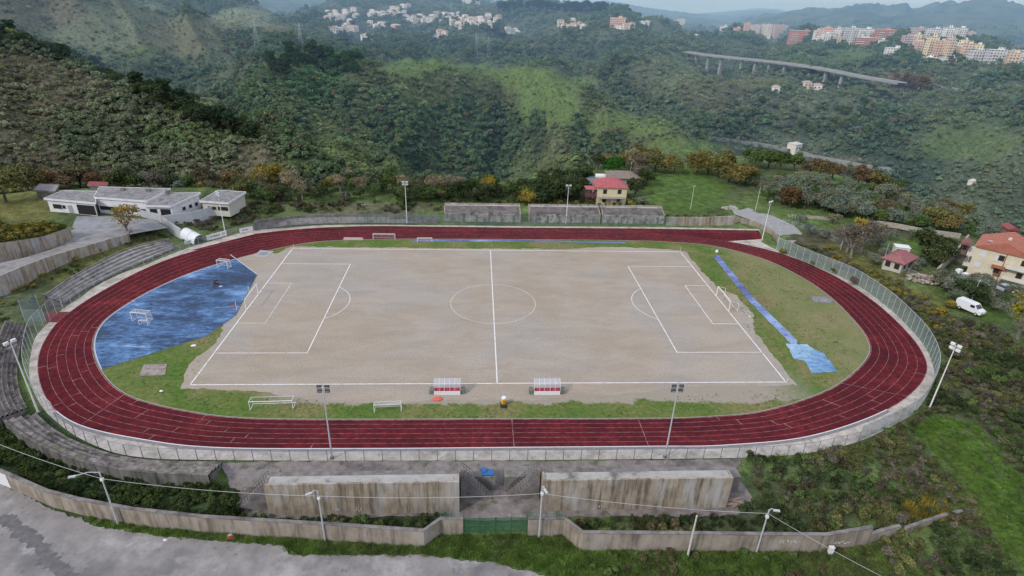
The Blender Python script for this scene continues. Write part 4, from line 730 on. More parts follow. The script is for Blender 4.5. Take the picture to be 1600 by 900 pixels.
# ------------------------------------------------------------------ masts, lamps, poles
LAMPG = M('lamp_glass', [(.35, .37, .4), (.5, .52, .55)], 3, rough=.3, bump=0); LAMPD = M('lamp_housing', [(.05, .055, .06), (.09, .095, .10)], 3, rough=.5, bump=0)
def mast(name, p, h, label, dark=True, face=0, n=4):
    e = empty(name, (p[0], p[1], 0), 0, label, 'floodlight mast', 'floodlight masts round the track'); MB().tube((0, 0, -.2), (0, 0, h), .13, .06, 10).build('pole', GALV if dark else WHITEM, e); MB().tube((0, 0, 0), (0, 0, .25), .28, n=10).build('base', SEAT, e)
    cf, sf = math.cos(face), math.sin(face); mb = MB()
    for z in (h-.7, h): mb.tube((-.75*cf, -.75*sf, z), (.75*cf, .75*sf, z), .04, n=6)
    mb.build('crossarm', GALV, e)
    for z in (h-.7, h):
        for q in (-1, 1):
            if n < 4 and z < h: continue
            x = q*.5; mb = MB(); mb.box((x*cf-sf*.12, x*sf+cf*.12, z+.05), (.62, .28, .42), face); l = mb.build('floodlight', LAMPD if dark else WHITEM, e)
            MB().box((x*cf-sf*.27, x*sf+cf*.27, z+.03), (.54, .03, .34), face).build('glass', LAMPG, l)
    return e
mast('floodlight_mast', W(519, 716), 12.1, 'tall floodlight mast behind the near straight, left of centre'); mast('floodlight_mast', W(1039, 714), 12.3, 'tall floodlight mast behind the near straight, right of centre')
mast('floodlight_mast', W(636, 350), 12.4, 'floodlight mast at the grey terrace on the far straight', False, math.pi); mast('floodlight_mast', W(884, 352), 12.0, 'slim floodlight mast in front of the middle far stand', False, math.pi, 2)
mast('floodlight_mast', W(352, 364), 11.3, 'floodlight mast beside the small flat roofed building', False, 2.4); mast('floodlight_mast', W(1190, 377), 11.6, 'floodlight mast at the right end of the far straight', False, -2.6, 2)
mast('floodlight_mast', W(60, 645), 12.5, 'slender floodlight mast beside the lower left bend', False, 1.2, 2); mast('floodlight_mast', W(1452, 638), 12.2, 'floodlight mast outside the fence at the right bend', False, -1.2)
def street_lamp(p, h, a, ln, label, z=0):
    e = empty('street_lamp', (p[0], p[1], z), 0, label, 'street lamp', 'street lamps along the boundary wall'); MB().tube((0, 0, 0), (0, 0, h), .11, .07, 8).build('pole', GALV, e); d = (math.cos(a), math.sin(a)); mb = MB()
    pts = [(0, 0, h-.6), (d[0]*.1, d[1]*.1, h), (d[0]*.45*ln, d[1]*.45*ln, h+.25), (d[0]*ln, d[1]*ln, h+.05)]; mb.path(pts, .05, 6); mb.build('arm', GALV, e)
    MB().box((d[0]*(ln+.3), d[1]*(ln+.3), h), (.75, .26, .16), a).build('lamp_head', GALV, e); mb = MB(); mb.box((0, 0, h-1.1), (.3, .3, .35)); mb.build('junction_box', WHITEM, e); return e
street_lamp(W(185, 820), 8.4, math.pi+.25, 2.4, 'street lamp with a long arm beside the asphalt, leftmost one'); street_lamp(W(508, 845), 8.0, math.pi+.5, .7, 'street lamp with a short hooked arm in front of the left stand')
street_lamp(W(842, 840), 8.3, -1.2, .5, 'street lamp right of the green gate'); street_lamp(W(1182, 862), 6.9, -.2, .5, 'street lamp at the right part of the boundary wall')
CPOLE = M('concrete_pole', [(.5, .48, .45), (.65, .63, .6)], 3)
def pole(p, h, label, mat=CPOLE, r=.12, cross=False, z=0):
    e = empty('utility_pole', (p[0], p[1], z), 0, label, 'pole'); MB().tube((0, 0, -.3), (0, 0, h), r, r*.65, 8).build('pole_shaft', mat, e)
    if cross: mb = MB(); mb.box((0, 0, h-.3), (1.1, .09, .09), .5); mb.build('crossarm', GALV, e); [MB().tube((x*math.cos(.5), x*math.sin(.5), h-.25), (x*math.cos(.5), x*math.sin(.5), h-.05), .05, n=6).build('insulator', WHITEM, e) for x in (-.45, 0, .45)]
    return e
pole(W(1074, 870), 6.7, 'bare pale concrete pole in front of the boundary wall', r=.14); pole(W(1079, 325), 7.6, 'pale pole standing in the meadow behind the right far stand', r=.1, cross=True)
pole(W(1180, 330), 8.0, 'thin wooden pole beside the farm lane', r=.1); pole(W(1516, 474), 5.9, 'grey lamp pole beside the white van', GALV, .07, True); pole(W(503, 314), 4.6, 'short pale post behind the long grey terrace', r=.09)
pole(W(1215, 380), 6.2, 'grey pole at the upper end of the green mesh fence', GALV, .09); pole(W(570, 350), 6.0, 'thin green pole in front of the long grey terrace', GREEN, .07, True); pole(W(1378, 414), 6.3, 'slim pole beside the small pink roofed cottage', GALV, .07)
pole(W(1313, 390), 6.5, 'slim pole by the bare trees at the garden fence', GALV, .07); pole(W(984, 278), 6.5, 'short pale pole behind the villa', r=.09)
def cable(a, b, sag, label, r=.026):
    a = Vector(a); b = Vector(b); pts = [a.lerp(b, t)-Vector((0, 0, sag*4*t*(1-t))) for t in np.linspace(0, 1, 15)]; return tag(MB().path(pts, r, 5).build('overhead_cable', M('cable_sleeve', [(.4, .4, .38), (.5, .5, .48)], 3, bump=0)), label, 'cable', 'cables between the street lamps')
def top(u, v, h): q = W(u, v); return (q[0], q[1], h)
cable(WY(-60, 670, -50), top(185, 820, 7.4), .5, 'overhead cable from the left edge to the leftmost street lamp'); cable(top(185, 820, 7.4), top(508, 845, 7.2), .5, 'overhead cable between the two left street lamps')
cable(top(508, 845, 7.2), top(842, 840, 7.2), .45, 'overhead cable across the left stand to the gate lamp'); cable(top(842, 840, 7.2), top(1182, 862, 6.3), .45, 'overhead cable across the right stand')
cable(top(1182, 862, 6.3), W(1400, 912, 3), .2, 'overhead cable running off the lower right corner'); cable(top(1079, 325, 7.3), top(884, 352, 5), .5, 'thin cable from the meadow pole past the villa', .02)
mb = MB(); mb.box((0, 0, .75), (.55, .35, .8)); mb.box((0, 0, 1.2), (.62, .42, .1)); mb.box((0, 0, .18), (.5, .3, .36)); o = mb.build('meter_box', WHITEM); o.location = W(1296, 866); tag(o, 'small white meter cabinet below the right end of the boundary wall', 'cabinet')

# scrawled marks on the walls
PALEP = M('pale_spray', [(.55, .52, .48), (.72, .70, .66)], 4, bump=0)
def scrawl(u, v, y, w, h, n, seed, parent):
    rr = random.Random(seed); x, _, z = WY(u, v, y); mb = MB(); o = parent.location
    for k in range(n):
        cx = x+w*(k+.5)/n-w/2; p = [(cx+rr.uniform(-.5, .5)*w/n, rr.uniform(-h/2, h/2)) for _ in range(4)]
        for a, b in zip(p[:-1], p[1:]): mb.tube((a[0]-o.x, y-o.y, z+a[1]-o.z), (b[0]-o.x, y-o.y, z+b[1]-o.z), .03, n=4)
    mb.build('graffiti', PALEP, parent)
ST = [o for o in bpy.data.objects if o.name.startswith('spectator_stand')]; ST.sort(key=lambda o: o.location.x); BW = sorted([o for o in bpy.data.objects if o.name.startswith('boundary_wall')], key=lambda o: o.location.x)
scrawl(526, 795, -58.03, .9, .8, 4, 1, ST[0]); scrawl(561, 796, -58.03, .9, .9, 4, 2, ST[0]); scrawl(940, 790, -58.03, 1.6, .8, 5, 3, ST[1])
yb = W(1240, 859)[1]-.24; scrawl(1240, 846, yb, 3.4, .7, 9, 4, BW[1]); scrawl(1312, 848, yb+.1, 2.6, .5, 7, 5, BW[1])
# ------------------------------------------------------------------ north-west road, banks and clubhouse (platform about 2.6 m up)
NWZ = 2.6
def ribbon3(name, A, B_, mat, label, cat, kind='structure'):
    mb = MB(); mb.strip(A, B_); o = mb.build(name, mat)
    if o.data.polygons[0].normal.z < 0: o.data.flip_normals()
    return tag(o, label, cat, None, kind) if kind else o
PALE = M('forecourt_concrete', [(.19, .195, .21), (.26, .265, .28), (.31, .31, .32)], .5, coord='Position', big=[((.2, .19, .17), .3, .5, .7)])
struct(sheet('forecourt', [W2(*q, 2.75) for q in ((120, 338), (172, 338), (240, 343), (262, 356), (205, 366), (150, 372), (110, 386), (96, 378), (112, 356))], 2.80, PALE), 'bluish grey concrete forecourt before the white clubhouse', 'pavement')
# upper wall, mound behind it
up_b = [W(-140, 425, 3.4), W(0, 409, 3.3), (W(40, 401, 3.2)), W(80, 390, 3.0), W(115, 372, 2.7)]; up_t = [W(-140, 395, 8.2), W(0, 380, 7.6), W(40, 371, 7.2), W(80, 360, 6.6), W(112, 347, 5.6)]
def wall_between(name, bot, topz, mat, label, dx=0, t=.5):
    e = empty(name, bot[len(bot)//2], 0, label, 'wall'); o = Vector(bot[len(bot)//2]); mb = MB(); P = np.array([b[:2] for b in bot]); Q = offset_line(P, t)
    f = lambda P_, Z: [(x-o.x, y-o.y, z-o.z) for (x, y), z in zip(P_, Z)]; zb = [b[2]-2.5 for b in bot]; mb.strip(f(P, zb), f(P, topz)); mb.strip(f(P, topz), f(Q, topz)); mb.strip(f(Q, topz), f(Q, zb)); mb.build('wall_body', mat, e)
    for i in (0, -1): mb2 = MB(); a = f(P, zb)[i]; b = f(P, topz)[i]; c = f(Q, topz)[i]; d = f(Q, zb)[i]; mb2.add([a, b, c, d], [(0, 1, 2, 3)]); mb2.build('wall_end', mat, e)
    return e
RETW = streak_mat('retaining_concrete', (.30, .25, .19), (.42, .36, .29), (.48, .44, .40), (.16, .11, .075), (.40, .42, .48))
wall_between('retaining_wall', up_b, [8.0, 7.6, 7.0, 6.4, 5.4], RETW, 'tall stained retaining wall under the grassy mound at the left')
GB = M('bank_grass', [(.09, .10, .04), (.14, .15, .05), (.19, .18, .07)], .7, coord='Position', bump=.8, bdist=.5)
mp_ = np.array([b[:2] for b in up_b]); 
mb = MB(); R0 = [(x, y, z) for (x, y), z in zip(offset_line(mp_, .5), [8.0, 7.6, 7.0, 6.4, 5.4])]; R1 = [(x, y, z+1.6) for (x, y), z in zip(offset_line(mp_, 5), [8.0, 7.6, 7.0, 6.4, 4.6])]; R2 = [(x, y, z+1.8) for (x, y), z in zip(offset_line(mp_, 11), [8.0, 7.6, 6.6, 5.2, 3.0])]; R3 = [(x, y, 2.0) for (x, y) in offset_line(mp_, 20)]
mb.strip(R0, R1); mb.strip(R1, R2); mb.strip(R2, R3); o = mb.build('grassy_mound', GB, smooth=True); struct(o, 'golden green grassy mound above the tall retaining wall', 'bank')
# road and lower wall
ROADM = M('worn_road', [(.20, .19, .19), (.28, .27, .27), (.33, .31, .29)], .6, coord='Position', big=[((.14, .125, .11), .3, .5, .66), ((.22, .2, .12), .9, .6, .7)])
lo_t = [W(-140, 462, 4.6), W(0, 432, 4.4), W(30, 419, 4.2), W(75, 402, 3.9), W(120, 389, 3.5), W(165, 376, 3.2), W(200, 366, 2.95)]
hi_t = [W(-140, 432, 4.6), W(0, 411, 4.4), W(40, 402, 4.2), W(80, 390, 3.9), W(125, 372, 3.5), W(165, 362, 3.2), W(205, 357, 2.95)]
ribbon3('access_road', lo_t, hi_t, ROADM, 'narrow worn road climbing past the left retaining wall', 'road')
wall_between('road_retaining_wall', [(x, y, z-3) for x, y, z in lo_t], [z+.25 for _, _, z in lo_t], RETW, 'long beige retaining wall along the lower side of the left road', t=-.35)
# terrain-like bank between the road wall and the curved terrace is part of the ground
ROOF = M('roof_felt', [(.17, .16, .165), (.24, .23, .235), (.31, .30, .30)], .6, coord='Position', big=[((.12, .11, .11), .8, .5, .68)])
def quad_building(name, roof, z0, ze, zb, label, wins=(), cat='building', wallm=WHITEW, roofm=ROOF, over=.5, parent=None, fascia=None):
    """roof: FL FR BR BL as world xy; mono-pitch roof from ze (front) to zb (back)"""
    c = np.mean(roof, axis=0); e = parent or empty(name, (float(c[0]), float(c[1]), z0), 0, label, cat); ox, oy, oz = e.location if parent is None else parent.location
    Rf = [np.array(q, float) for q in roof]; fl, fr, br, bl = Rf; zz = [ze, ze, zb, zb]; mb = MB()
    T = [(q[0]-ox, q[1]-oy, z-oz) for q, z in zip(Rf, zz)]; B_ = [(x, y, z-.1) for x, y, z in T]; mb.add(B_+T, [(3, 2, 1, 0), (4, 5, 6, 7)]); mb.build('roof', roofm, e)
    mb = MB(); out_ = [(q[0]-ox, q[1]-oy) for q in Rf]; cc = np.mean(out_, axis=0)
    for i in range(4):
        j = (i+1) % 4; a, b = np.array(out_[i]), np.array(out_[j]); n = np.array([b[1]-a[1], a[0]-b[0]]); n /= np.linalg.norm(n); a2, b2 = a+n*.12, b+n*.12; za, zb_ = zz[i]-oz, zz[j]-oz
        mb.add([(*a, za-.42), (*b, zb_-.42), (*b, zb_+.1), (*a, za+.1), (*a2, za-.42), (*b2, zb_-.42), (*b2, zb_+.1), (*a2, za+.1)], [(0, 1, 2, 3), (7, 6, 5, 4), (3, 2, 6, 7), (0, 4, 5, 1), (0, 3, 7, 4), (1, 5, 6, 2)])
    mb.build('fascia', WHITEW if fascia is None else fascia, e)
    ins = [cc+(np.array(p)-cc)*(1-over*2/np.linalg.norm(np.array(out_[0])-np.array(out_[2]))) for p in out_]; mb = MB(); lo_ = [(*p, -.8) for p in ins]; hi_ = [(p[0], p[1], z-oz-.14) for p, z in zip(ins, zz)]
    mb.add(lo_+hi_, [(i, (i+1) % 4, 4+(i+1) % 4, 4+i) for i in range(4)]); mb.build('wall', wallm, e)
    for side, t0, t1, h0, h1, kind in wins:
        a, b = np.array(ins[side]), np.array(ins[(side+1) % 4]); d = b-a; p, q = a+d*t0, a+d*t1; n = np.array([d[1], -d[0]])/np.linalg.norm(d); m_ = (p+q)/2+n*.0; w = np.linalg.norm(q-p); rz = math.atan2(d[1], d[0])
        f = MB().box((m_[0]+n[0]*.02, m_[1]+n[1]*.02, (h0+h1)/2), (w+.16, .12, h1-h0+.16), rz).build('window' if kind == 'w' else 'door' if kind == 'd' else 'opening', M('frame_grey', [(.4, .4, .4), (.5, .5, .5)], 3, bump=0) if kind != 'o' else DARK, e)
        if kind != 'o': MB().box((m_[0]+n[0]*.05, m_[1]+n[1]*.05, (h0+h1)/2), (w, .12, h1-h0), rz).build('pane', DARK if kind == 'w' else M('door_grey', [(.3, .33, .36), (.4, .42, .45)], 3, bump=0), f)
    return e
def RQ(*px): return [W2(u, v, z) for u, v, z in px]
cb = empty('clubhouse', (0, 0, NWZ), 0, 'long low white clubhouse with stepped flat grey roofs at the left', 'building')
cb.location = (*W2(180, 325, NWZ), NWZ); bpy.context.view_layer.update()
quad_building('clubhouse', RQ((68.5, 310, 6.3), (149, 317, 6.3), (150, 299, 6.9), (98, 298, 6.9)), NWZ, 6.3, 6.9, '', [(0, .1, .28, 1.0, 2.2, 'w'), (0, .42, .5, .1, 2.2, 'd'), (0, .62, .98, .1, 2.6, 'o'), (0, .3, .36, 1.2, 2.1, 'w')], parent=cb)
quad_building('clubhouse', RQ((147, 308, 7.0), (229, 314, 7.0), (266, 295, 7.6), (156, 292, 7.6)), NWZ, 7.0, 7.6, '', [(0, .03, .33, .9, 1.9, 'w'), (0, .38, .60, .9, 1.9, 'w'), (0, .65, .95, .9, 1.9, 'w')], parent=cb)
quad_building('clubhouse', RQ((225, 321, 6.3), (267, 322, 6.3), (313, 301, 7.2), (258, 302, 7.2)), NWZ, 6.3, 7.2, '', [(0, .12, .38, .1, 2.6, 'o'), (0, .55, .92, .1, 2.6, 'o'), (1, .35, .45, 1.3, 2.2, 'w'), (1, .58, .68, 1.3, 2.2, 'w'), (1, .80, .9, 1.3, 2.2, 'w')], parent=cb)
for i in range(3): q = W((192, 232, 262)[i], (296, 297, 300)[i], 7.7); MB().box((q[0]-cb.location.x, q[1]-cb.location.y, 5.2), (1.0, 1.0, .7)).build('roof_vent', SEAT, cb)
for px in ((160, 320), (176, 322)): q = W2(*px, 3); MB().box((q[0]-cb.location.x, q[1]-cb.location.y-.4, 1.6), (.4, .4, 3.2)).build('pillar', WHITEW, cb)
quad_building('store_building', RQ((312, 314, 6.0), (357, 317, 6.0), (384, 300, 6.6), (341, 297.5, 6.6)), NWZ, 6.0, 6.6, 'small flat roofed white building right of the clubhouse', [(0, .2, .3, 1.0, 1.9, 'w'), (0, .36, .5, 1.0, 1.9, 'w'), (0, .58, .94, 1.0, 1.9, 'o')], wallm=M('cream_wall', [(.5, .48, .42), (.6, .58, .5)], .6))
quad_building('shed', RQ((136, 287, 6.0), (166, 288, 6.0), (168, 283, 6.8), (139, 282, 6.8)), NWZ, 5.6, 6.4, 'small shed with a red roof behind the clubhouse', wallm=SEAT, roofm=M('red_sheet', [(.25, .05, .06), (.33, .09, .09)], 1), fascia=SEAT)
quad_building('shed', RQ((52, 297, 5), (86, 299, 5), (92, 289, 5.8), (62, 287, 5.8)), NWZ, 5.0, 5.8, 'low shed half hidden by trees left of the clubhouse', wallm=SEAT, roofm=M('patched_roof', [(.30, .08, .09), (.22, .22, .23), (.28, .27, .27)], .35, coord='Position'), fascia=SEAT)
# enclosure walls of the clubhouse yard and players' tunnel
wall('yard_wall', [W2(212, 334, 2.6), W2(226, 340, 2.6), W2(254, 346, 2.6)], 4.6, .2, M('grey_panel', [(.38, .39, .42), (.5, .51, .53)], 1), 'grey panel wall before the right end of the clubhouse', cap=False)
wall('yard_wall', [W2(254, 347, 2.6), W2(300, 341, 2.6), W2(335, 332, 2.6), W2(330, 326, 2.6)], 4.4, .2, M('pale_panel', [(.46, .47, .48), (.58, .59, .6)], 1), 'pale panel wall running right from the clubhouse yard', cap=False)
wall('yard_wall', [W2(256, 350, 2.4), W2(270, 358, 2.0), W2(284, 366, 1.4)], 3.2, .2, M('tunnel_panel', [(.42, .43, .45), (.55, .56, .58)], 1), 'low pale wall stepping down from the yard to the tunnel', cap=False, hs=[4.4, 3.6, 2.9])
ta, tb = Vector((*W2(291, 367, 1.0), .9)), Vector((*W2(313, 378, .2), 0)); te = empty('players_tunnel', tb, math.atan2((tb-ta).y, (tb-ta).x), 'white half round players tunnel opening onto the track', 'tunnel'); ln = (tb-ta).length
mb = MB(); K = 12
for i in range(K):
    a0, a1 = math.pi*i/K, math.pi*(i+1)/K
    for r_ in (1.75, 1.65): mb.add([(-ln, r_*math.cos(a0), r_*math.sin(a0)*1.15+.9), (0, r_*math.cos(a0), r_*math.sin(a0)*1.15), (0, r_*math.cos(a1), r_*math.sin(a1)*1.15), (-ln, r_*math.cos(a1), r_*math.sin(a1)*1.15+.9)], [(0, 1, 2, 3)])
mb.build('canopy', M('tunnel_sheet', [(.62, .64, .66), (.75, .76, .78)], 1.5, rough=.5), te, smooth=True)
for k, x in enumerate((-.03, -ln*.5, -ln+.03)): mb = MB(); z = -x/ln*.9; mb.path([(x, 1.78*math.cos(a), 1.78*1.15*math.sin(a)+z) for a in np.linspace(0, math.pi, 13)], .05, 6); mb.build('hoop', GALV, te)
# advertising boards
def text(body, size, parent, loc, rot, mat):
    c = bpy.data.curves.new('lettering', 'FONT'); c.body = body; c.size = size; c.extrude = .004; c.align_x = 'CENTER'; c.align_y = 'CENTER'; o = bpy.data.objects.new('lettering', c); COL.objects.link(o); c.materials.append(mat); o.parent = parent; o.location = loc; o.rotation_euler = rot; return o
INK = M('dark_ink', [(.05, .07, .07), (.10, .12, .12)], 3, bump=0); INKO = M('orange_ink', [(.55, .2, .08), (.6, .25, .1)], 3, bump=0)
def board(p, q, h, label, z=.25, marks=1):
    a = Vector(p); b = Vector(q); c = (a+b)/2; rz = math.atan2((b-a).y, (b-a).x); w = (b-a).length; e = empty('advertising_board', (c.x, c.y, 0), rz, label, 'board'); MB().box((0, 0, z+h/2), (w, .06, h)).build('panel', WHITEM, e)
    for x in np.linspace(-w/2+.1, w/2-.1, 4): MB().tube((x, .08, 0), (x, .08, z+h), .04, n=6).build('post', GALV, e)
    mb = MB(); r_ = random.Random(len(label))
    x = -w*.28
    while x < w*.18: k = r_.uniform(.12, .4); mb.box((x, -.035, z+h*.5), (k, .012, h*.22)); x += k+.09
    mb.build('faded_lettering', INK, e)
    if marks > 1: MB().box((w*.34, -.036, z+h*.52), (w*.16, .012, h*.4)).build('logo_patch', M('faded_logo', [(.55, .45, .38), (.6, .5, .45)], 3, bump=0), e)
    return e
board(W(324, 377.5), W(355, 369), 1.45, 'long white advertising board beside the players tunnel', marks=2); board(W(375, 365.5), W(396, 361), 1.2, 'smaller white advertising board right of the floodlight mast'); board(W(289, 383), W(301, 380.5), .9, 'short white board on the fence left of the tunnel')
# ------------------------------------------------------------------ goals
def goal(name, a, b, h, depth, label, cat='goal', r=.06, net=True, top_d=None, mat=WHITEM, braces=False):
    """posts at a and b, goal extends by depth to the left of the direction a->b"""
    a = Vector((*a[:2], 0)); b = Vector((*b[:2], 0)); c = (a+b)/2; w = (b-a).length; rz = math.atan2((b-a).y, (b-a).x); e = empty(name, c, rz, label, cat); td = depth*.55 if top_d is None else top_d
    for x in (-w/2, w/2): MB().tube((x, 0, 0), (x, 0, h), r, n=8).build('goalpost', mat, e)
    MB().tube((-w/2-r, 0, h), (w/2+r, 0, h), r, n=8).build('crossbar', mat, e); mb = MB()
    for x in (-w/2, w/2): mb.path([(x, 0, h), (x, td, h), (x, depth, .03), (x, 0, .03)], r*.6, 6)
    mb.tube((-w/2, depth, .03), (w/2, depth, .03), r*.6, n=6); mb.tube((-w/2, td, h), (w/2, td, h), r*.5, n=6) if td > .2 else 0; mb.build('net_frame', mat, e)
    if net:
        mb = MB(); X = w/2; mb.add([(-X, 0, h), (X, 0, h), (X, td, h), (-X, td, h), (-X, depth, .03), (X, depth, .03), (-X, 0, .03), (X, 0, .03)], [(0, 1, 2, 3), (3, 2, 5, 4), (0, 3, 4, 6), (1, 7, 5, 2)]); me = mb.mesh('net', WIREN); uv = me.uv_layers.new(name='UVMap')
        for poly in me.polygons:
            for li in poly.loop_indices: v = me.vertices[me.loops[li].vertex_index].co; uv.data[li].uv = (v.x+v.y, v.z+v.y)
        link('net', me, e)
    return e
def open_goal(x, s, label):
    e = empty('football_goal', (x, 0, 0), 0, label, 'goal', 'full size goals')
    for y in (-3.66, 3.66): MB().tube((0, y, 0), (0, y, 2.44), .09, n=10).build('goalpost', WHITEM, e); MB().tube((s*1.9, y*1.02, 0), (s*1.9, y*1.02, 2.0), .05, n=8).build('stay_post', WHITEM, e)
    MB().tube((0, -3.72, 2.44), (0, 3.72, 2.44), .09, n=10).build('crossbar', WHITEM, e)
    if s > 0:
        mb = MB(); [mb.path([(0, y, 2.44), (s*1.9, y*1.02, 2.0)], .035, 6) for y in (-3.66, 3.66)]; mb.tube((s*1.9, -3.73, .1), (s*1.9, 3.73, .1), .03, n=6); mb.build('net_stay', WHITEM, e)
        mb = MB(); mb.add([(s*1.9, -3.73, 0), (s*1.9, 3.73, 0), (s*1.9, 3.73, .9), (s*1.9, -3.73, .9)], [(0, 1, 2, 3)]); me = mb.mesh('net', WIREN); uv = me.uv_layers.new(name='UVMap'); [setattr(uv.data[i], 'uv', (me.vertices[l.vertex_index].co.y, me.vertices[l.vertex_index].co.z)) for i, l in enumerate(me.loops)]; link('net', me, e)
    return e
open_goal(-LW, -1, 'full size white goal at the left end of the sandy pitch'); open_goal(LW, 1, 'full size white goal at the right end of the sandy pitch')
goal('training_goal', W(391, 641), W(458, 639), 1.6, 1.6, 'wide white goal frame lying on the grass at lower left of the pitch', net=False, top_d=1.2)
goal('training_goal', W(585, 645.5), W(627, 643.5), 1.5, 1.5, 'small white goal with a net on the grass left of the dugouts', r=.05)
goal('training_goal', W(583, 374), W(617, 374.5), 1.5, 1.2, 'small goal on the far grass strip, left one', r=.05); goal('training_goal', W(652, 379), W(675, 379), 1.2, 1.2, 'small goal with a sagging net on the far grass strip, right one', r=.05)
goal('hockey_goal', W(340, 418), W(356, 420), 1.9, 1.4, 'small white box goal at the far corner of the blue court', r=.06, top_d=1.2); goal('hockey_goal', W(207, 502), W(231, 504), 2.0, 1.5, 'larger white box goal in the middle of the blue court', r=.06, top_d=1.3)
goal('mini_goal', W(218, 508), W(231, 508.5), 1.0, .8, 'tiny goal standing against the larger box goal on the blue court', r=.045, top_d=.5)
# ------------------------------------------------------------------ dugouts
POLY = None
def glassy():
    m, nt, N, L = newmat('cloudy_polycarbonate'); t = N.new('ShaderNodeBsdfTransparent'); d = N.new('ShaderNodeBsdfPrincipled'); d.inputs['Base Color'].default_value = (.62, .63, .68, 1); d.inputs['Roughness'].default_value = .3; sh = N.new('ShaderNodeMixShader'); sh.inputs[0].default_value = .42; o = N.new('ShaderNodeOutputMaterial')
    t.inputs[0].default_value = (.9, .9, .95, 1); L.new(t.outputs[0], sh.inputs[1]); L.new(d.outputs[0], sh.inputs[2]); L.new(sh.outputs[0], o.inputs[0]); return m
POLY = glassy(); REDP = M('red_plastic', [(.50, .02, .07), (.60, .04, .09)], 3, rough=.5, bump=0)
def dugout(x0, x1, y, label):
    e = empty('dugout', ((x0+x1)/2, y, 0), 0, label, 'dugout', 'team dugouts'); w = x1-x0; X = w/2
    prof = [(0, 1.38), (0, 1.5), (.12, 1.95), (.45, 2.2), (1.0, 2.3), (1.55, 2.25)]; mb = MB(); mb.strip([(-X, p, z) for p, z in prof], [(X, p, z) for p, z in prof]); mb.build('canopy', POLY, e)
    MB().box((0, -.02, .38), (w, .05, .75)).build('back_panel', WHITEM, e)
    for s in (-1, 1): mb = MB(); pr = [(0, .05), (1.2, .05), (1.5, 2.2), (1.0, 2.27), (.45, 2.17), (.12, 1.92), (0, 1.5)]; mb.add([(s*X, a, z) for a, z in pr], [tuple(range(len(pr)))]); mb.build('side_panel', POLY, e)
    n = 8
    for i in range(n):
        x = -X+(i+.5)*w/n; mb = MB(); mb.box((x, .5, .48), (w/n*.82, .42, .06)); mb.box((x, .22, .98), (w/n*.84, .07, .62)); mb.build('seat', REDP, e)
    mb = MB(); mb.box((0, .5, .38), (w, .1, .08)); [mb.tube((x, p, 0), (x, p, .45), .03, n=6) for x in (-X+.1, 0, X-.1) for p in (.3, .6)]; mb.build('bench_frame', GALV, e)
    for i in range(6): x = -X+i*w/5; mb = MB(); mb.path([(x, p-.01, z+.01) for p, z in [(0, .05)]+prof], .03, 6); mb.build('rib', WHITEM, e)
    for s in (-1, 1): MB().box((s*(X+.45), .7, .4), (.7, 1.1, .8), 0, .92).build('ballast', M('mossy_ballast', [(.10, .14, .11), (.2, .23, .2)], 2), e)
    return e
a, b = W(678.5, 617), W(719, 617); dugout(a[0], b[0], a[1], 'left team dugout with red seats and cloudy roof by the near touchline'); a, b = W(834.5, 617), W(875, 617); dugout(a[0], b[0], a[1], 'right team dugout with red seats and cloudy roof by the near touchline')
e = empty('water_barrel', W(787, 631), 0, 'yellow drum with a white lid between the two dugouts', 'barrel'); YEL = M('yellow_plastic', [(.62, .36, .03), (.72, .45, .05)], 3, rough=.5, bump=0)
mb = MB(); mb.tube((0, 0, .15), (0, 0, .55), .40, .46, 14); mb.tube((0, 0, .55), (0, 0, 1.15), .46, .38, 14); mb.build('drum', YEL, e); mb = MB(); mb.tube((0, 0, 1.15), (0, 0, 1.32), .42, .36, 14); mb.tube((0, 0, 1.32), (0, 0, 1.40), .12, n=8); mb.build('lid', WHITEM, e); MB().box((0, -.46, .75), (.3, .04, .4)).build('label', M('orange_label', [(.5, .15, .04), (.6, .2, .05)], 3, bump=0), e); mb = MB(); [mb.box((0, y, .07), (1.1, .14, .1)) for y in (-.4, 0, .4)]; mb.build('pallet', M('pallet_wood', [(.10, .06, .06), (.16, .10, .09)], 3), e)
def heap(name, p, r_, h, mat, label, cat, seed=1, n=60):
    rr = random.Random(seed); bm = bmesh.new(); bmesh.ops.create_icosphere(bm, subdivisions=3, radius=1)
    for v in bm.verts: d = 1+.55*(mnoise.noise(v.co*2.3+Vector((seed, 0, 0)))); v.co = Vector((v.co.x*r_*d, v.co.y*r_*.7*d, max(0, v.co.z)*h*d))
    me = bpy.data.meshes.new(name); bm.to_mesh(me); bm.free(); me.materials.append(mat); o = link(name, me, None, p); return tag(o, label, cat)
heap('training_bibs', W(684, 624), .75, .4, M('orange_cloth', [(.62, .10, .06), (.75, .18, .12)], 3), 'heap of orange red bibs lying behind the left dugout', 'bibs'); heap('black_bag', W(787, 635.5), .55, .3, M('black_cloth', [(.02, .015, .02), (.05, .04, .05)], 3), 'dark bag on the ground in front of the yellow drum', 'bag', 4)
heap('white_sack', W(1120, 394), .42, .6, WHITEM, 'small white sack at the top end of the blue runway', 'sack', 5); heap('goal_weight', W(1171, 495), .25, .2, WHITEM, 'small white lump on the sand right of the right goal', 'weight', 6)
heap('white_litter', W(302, 540), .45, .12, WHITEM, 'flat white litter on the grass below the blue court', 'litter', 7); heap('white_litter', W(252, 611), .3, .1, WHITEM, 'little white litter on the grass by the brown slab', 'litter', 8)
heap('orange_litter', W(364, 480), .5, .2, M('terracotta', [(.3, .08, .04), (.4, .14, .08)], 3), 'reddish rubble by the kerb behind the left goal', 'rubble', 9)
for p, la in (((360, 841), 'red rag in the grass verge under the left boundary wall'), ((360, 837), 'white bottle crate in the grass verge under the left boundary wall')): heap('verge_litter', W(*p), .4, .2, REDP if 'red' in la else WHITEM, la, 'litter', int(p[1]))
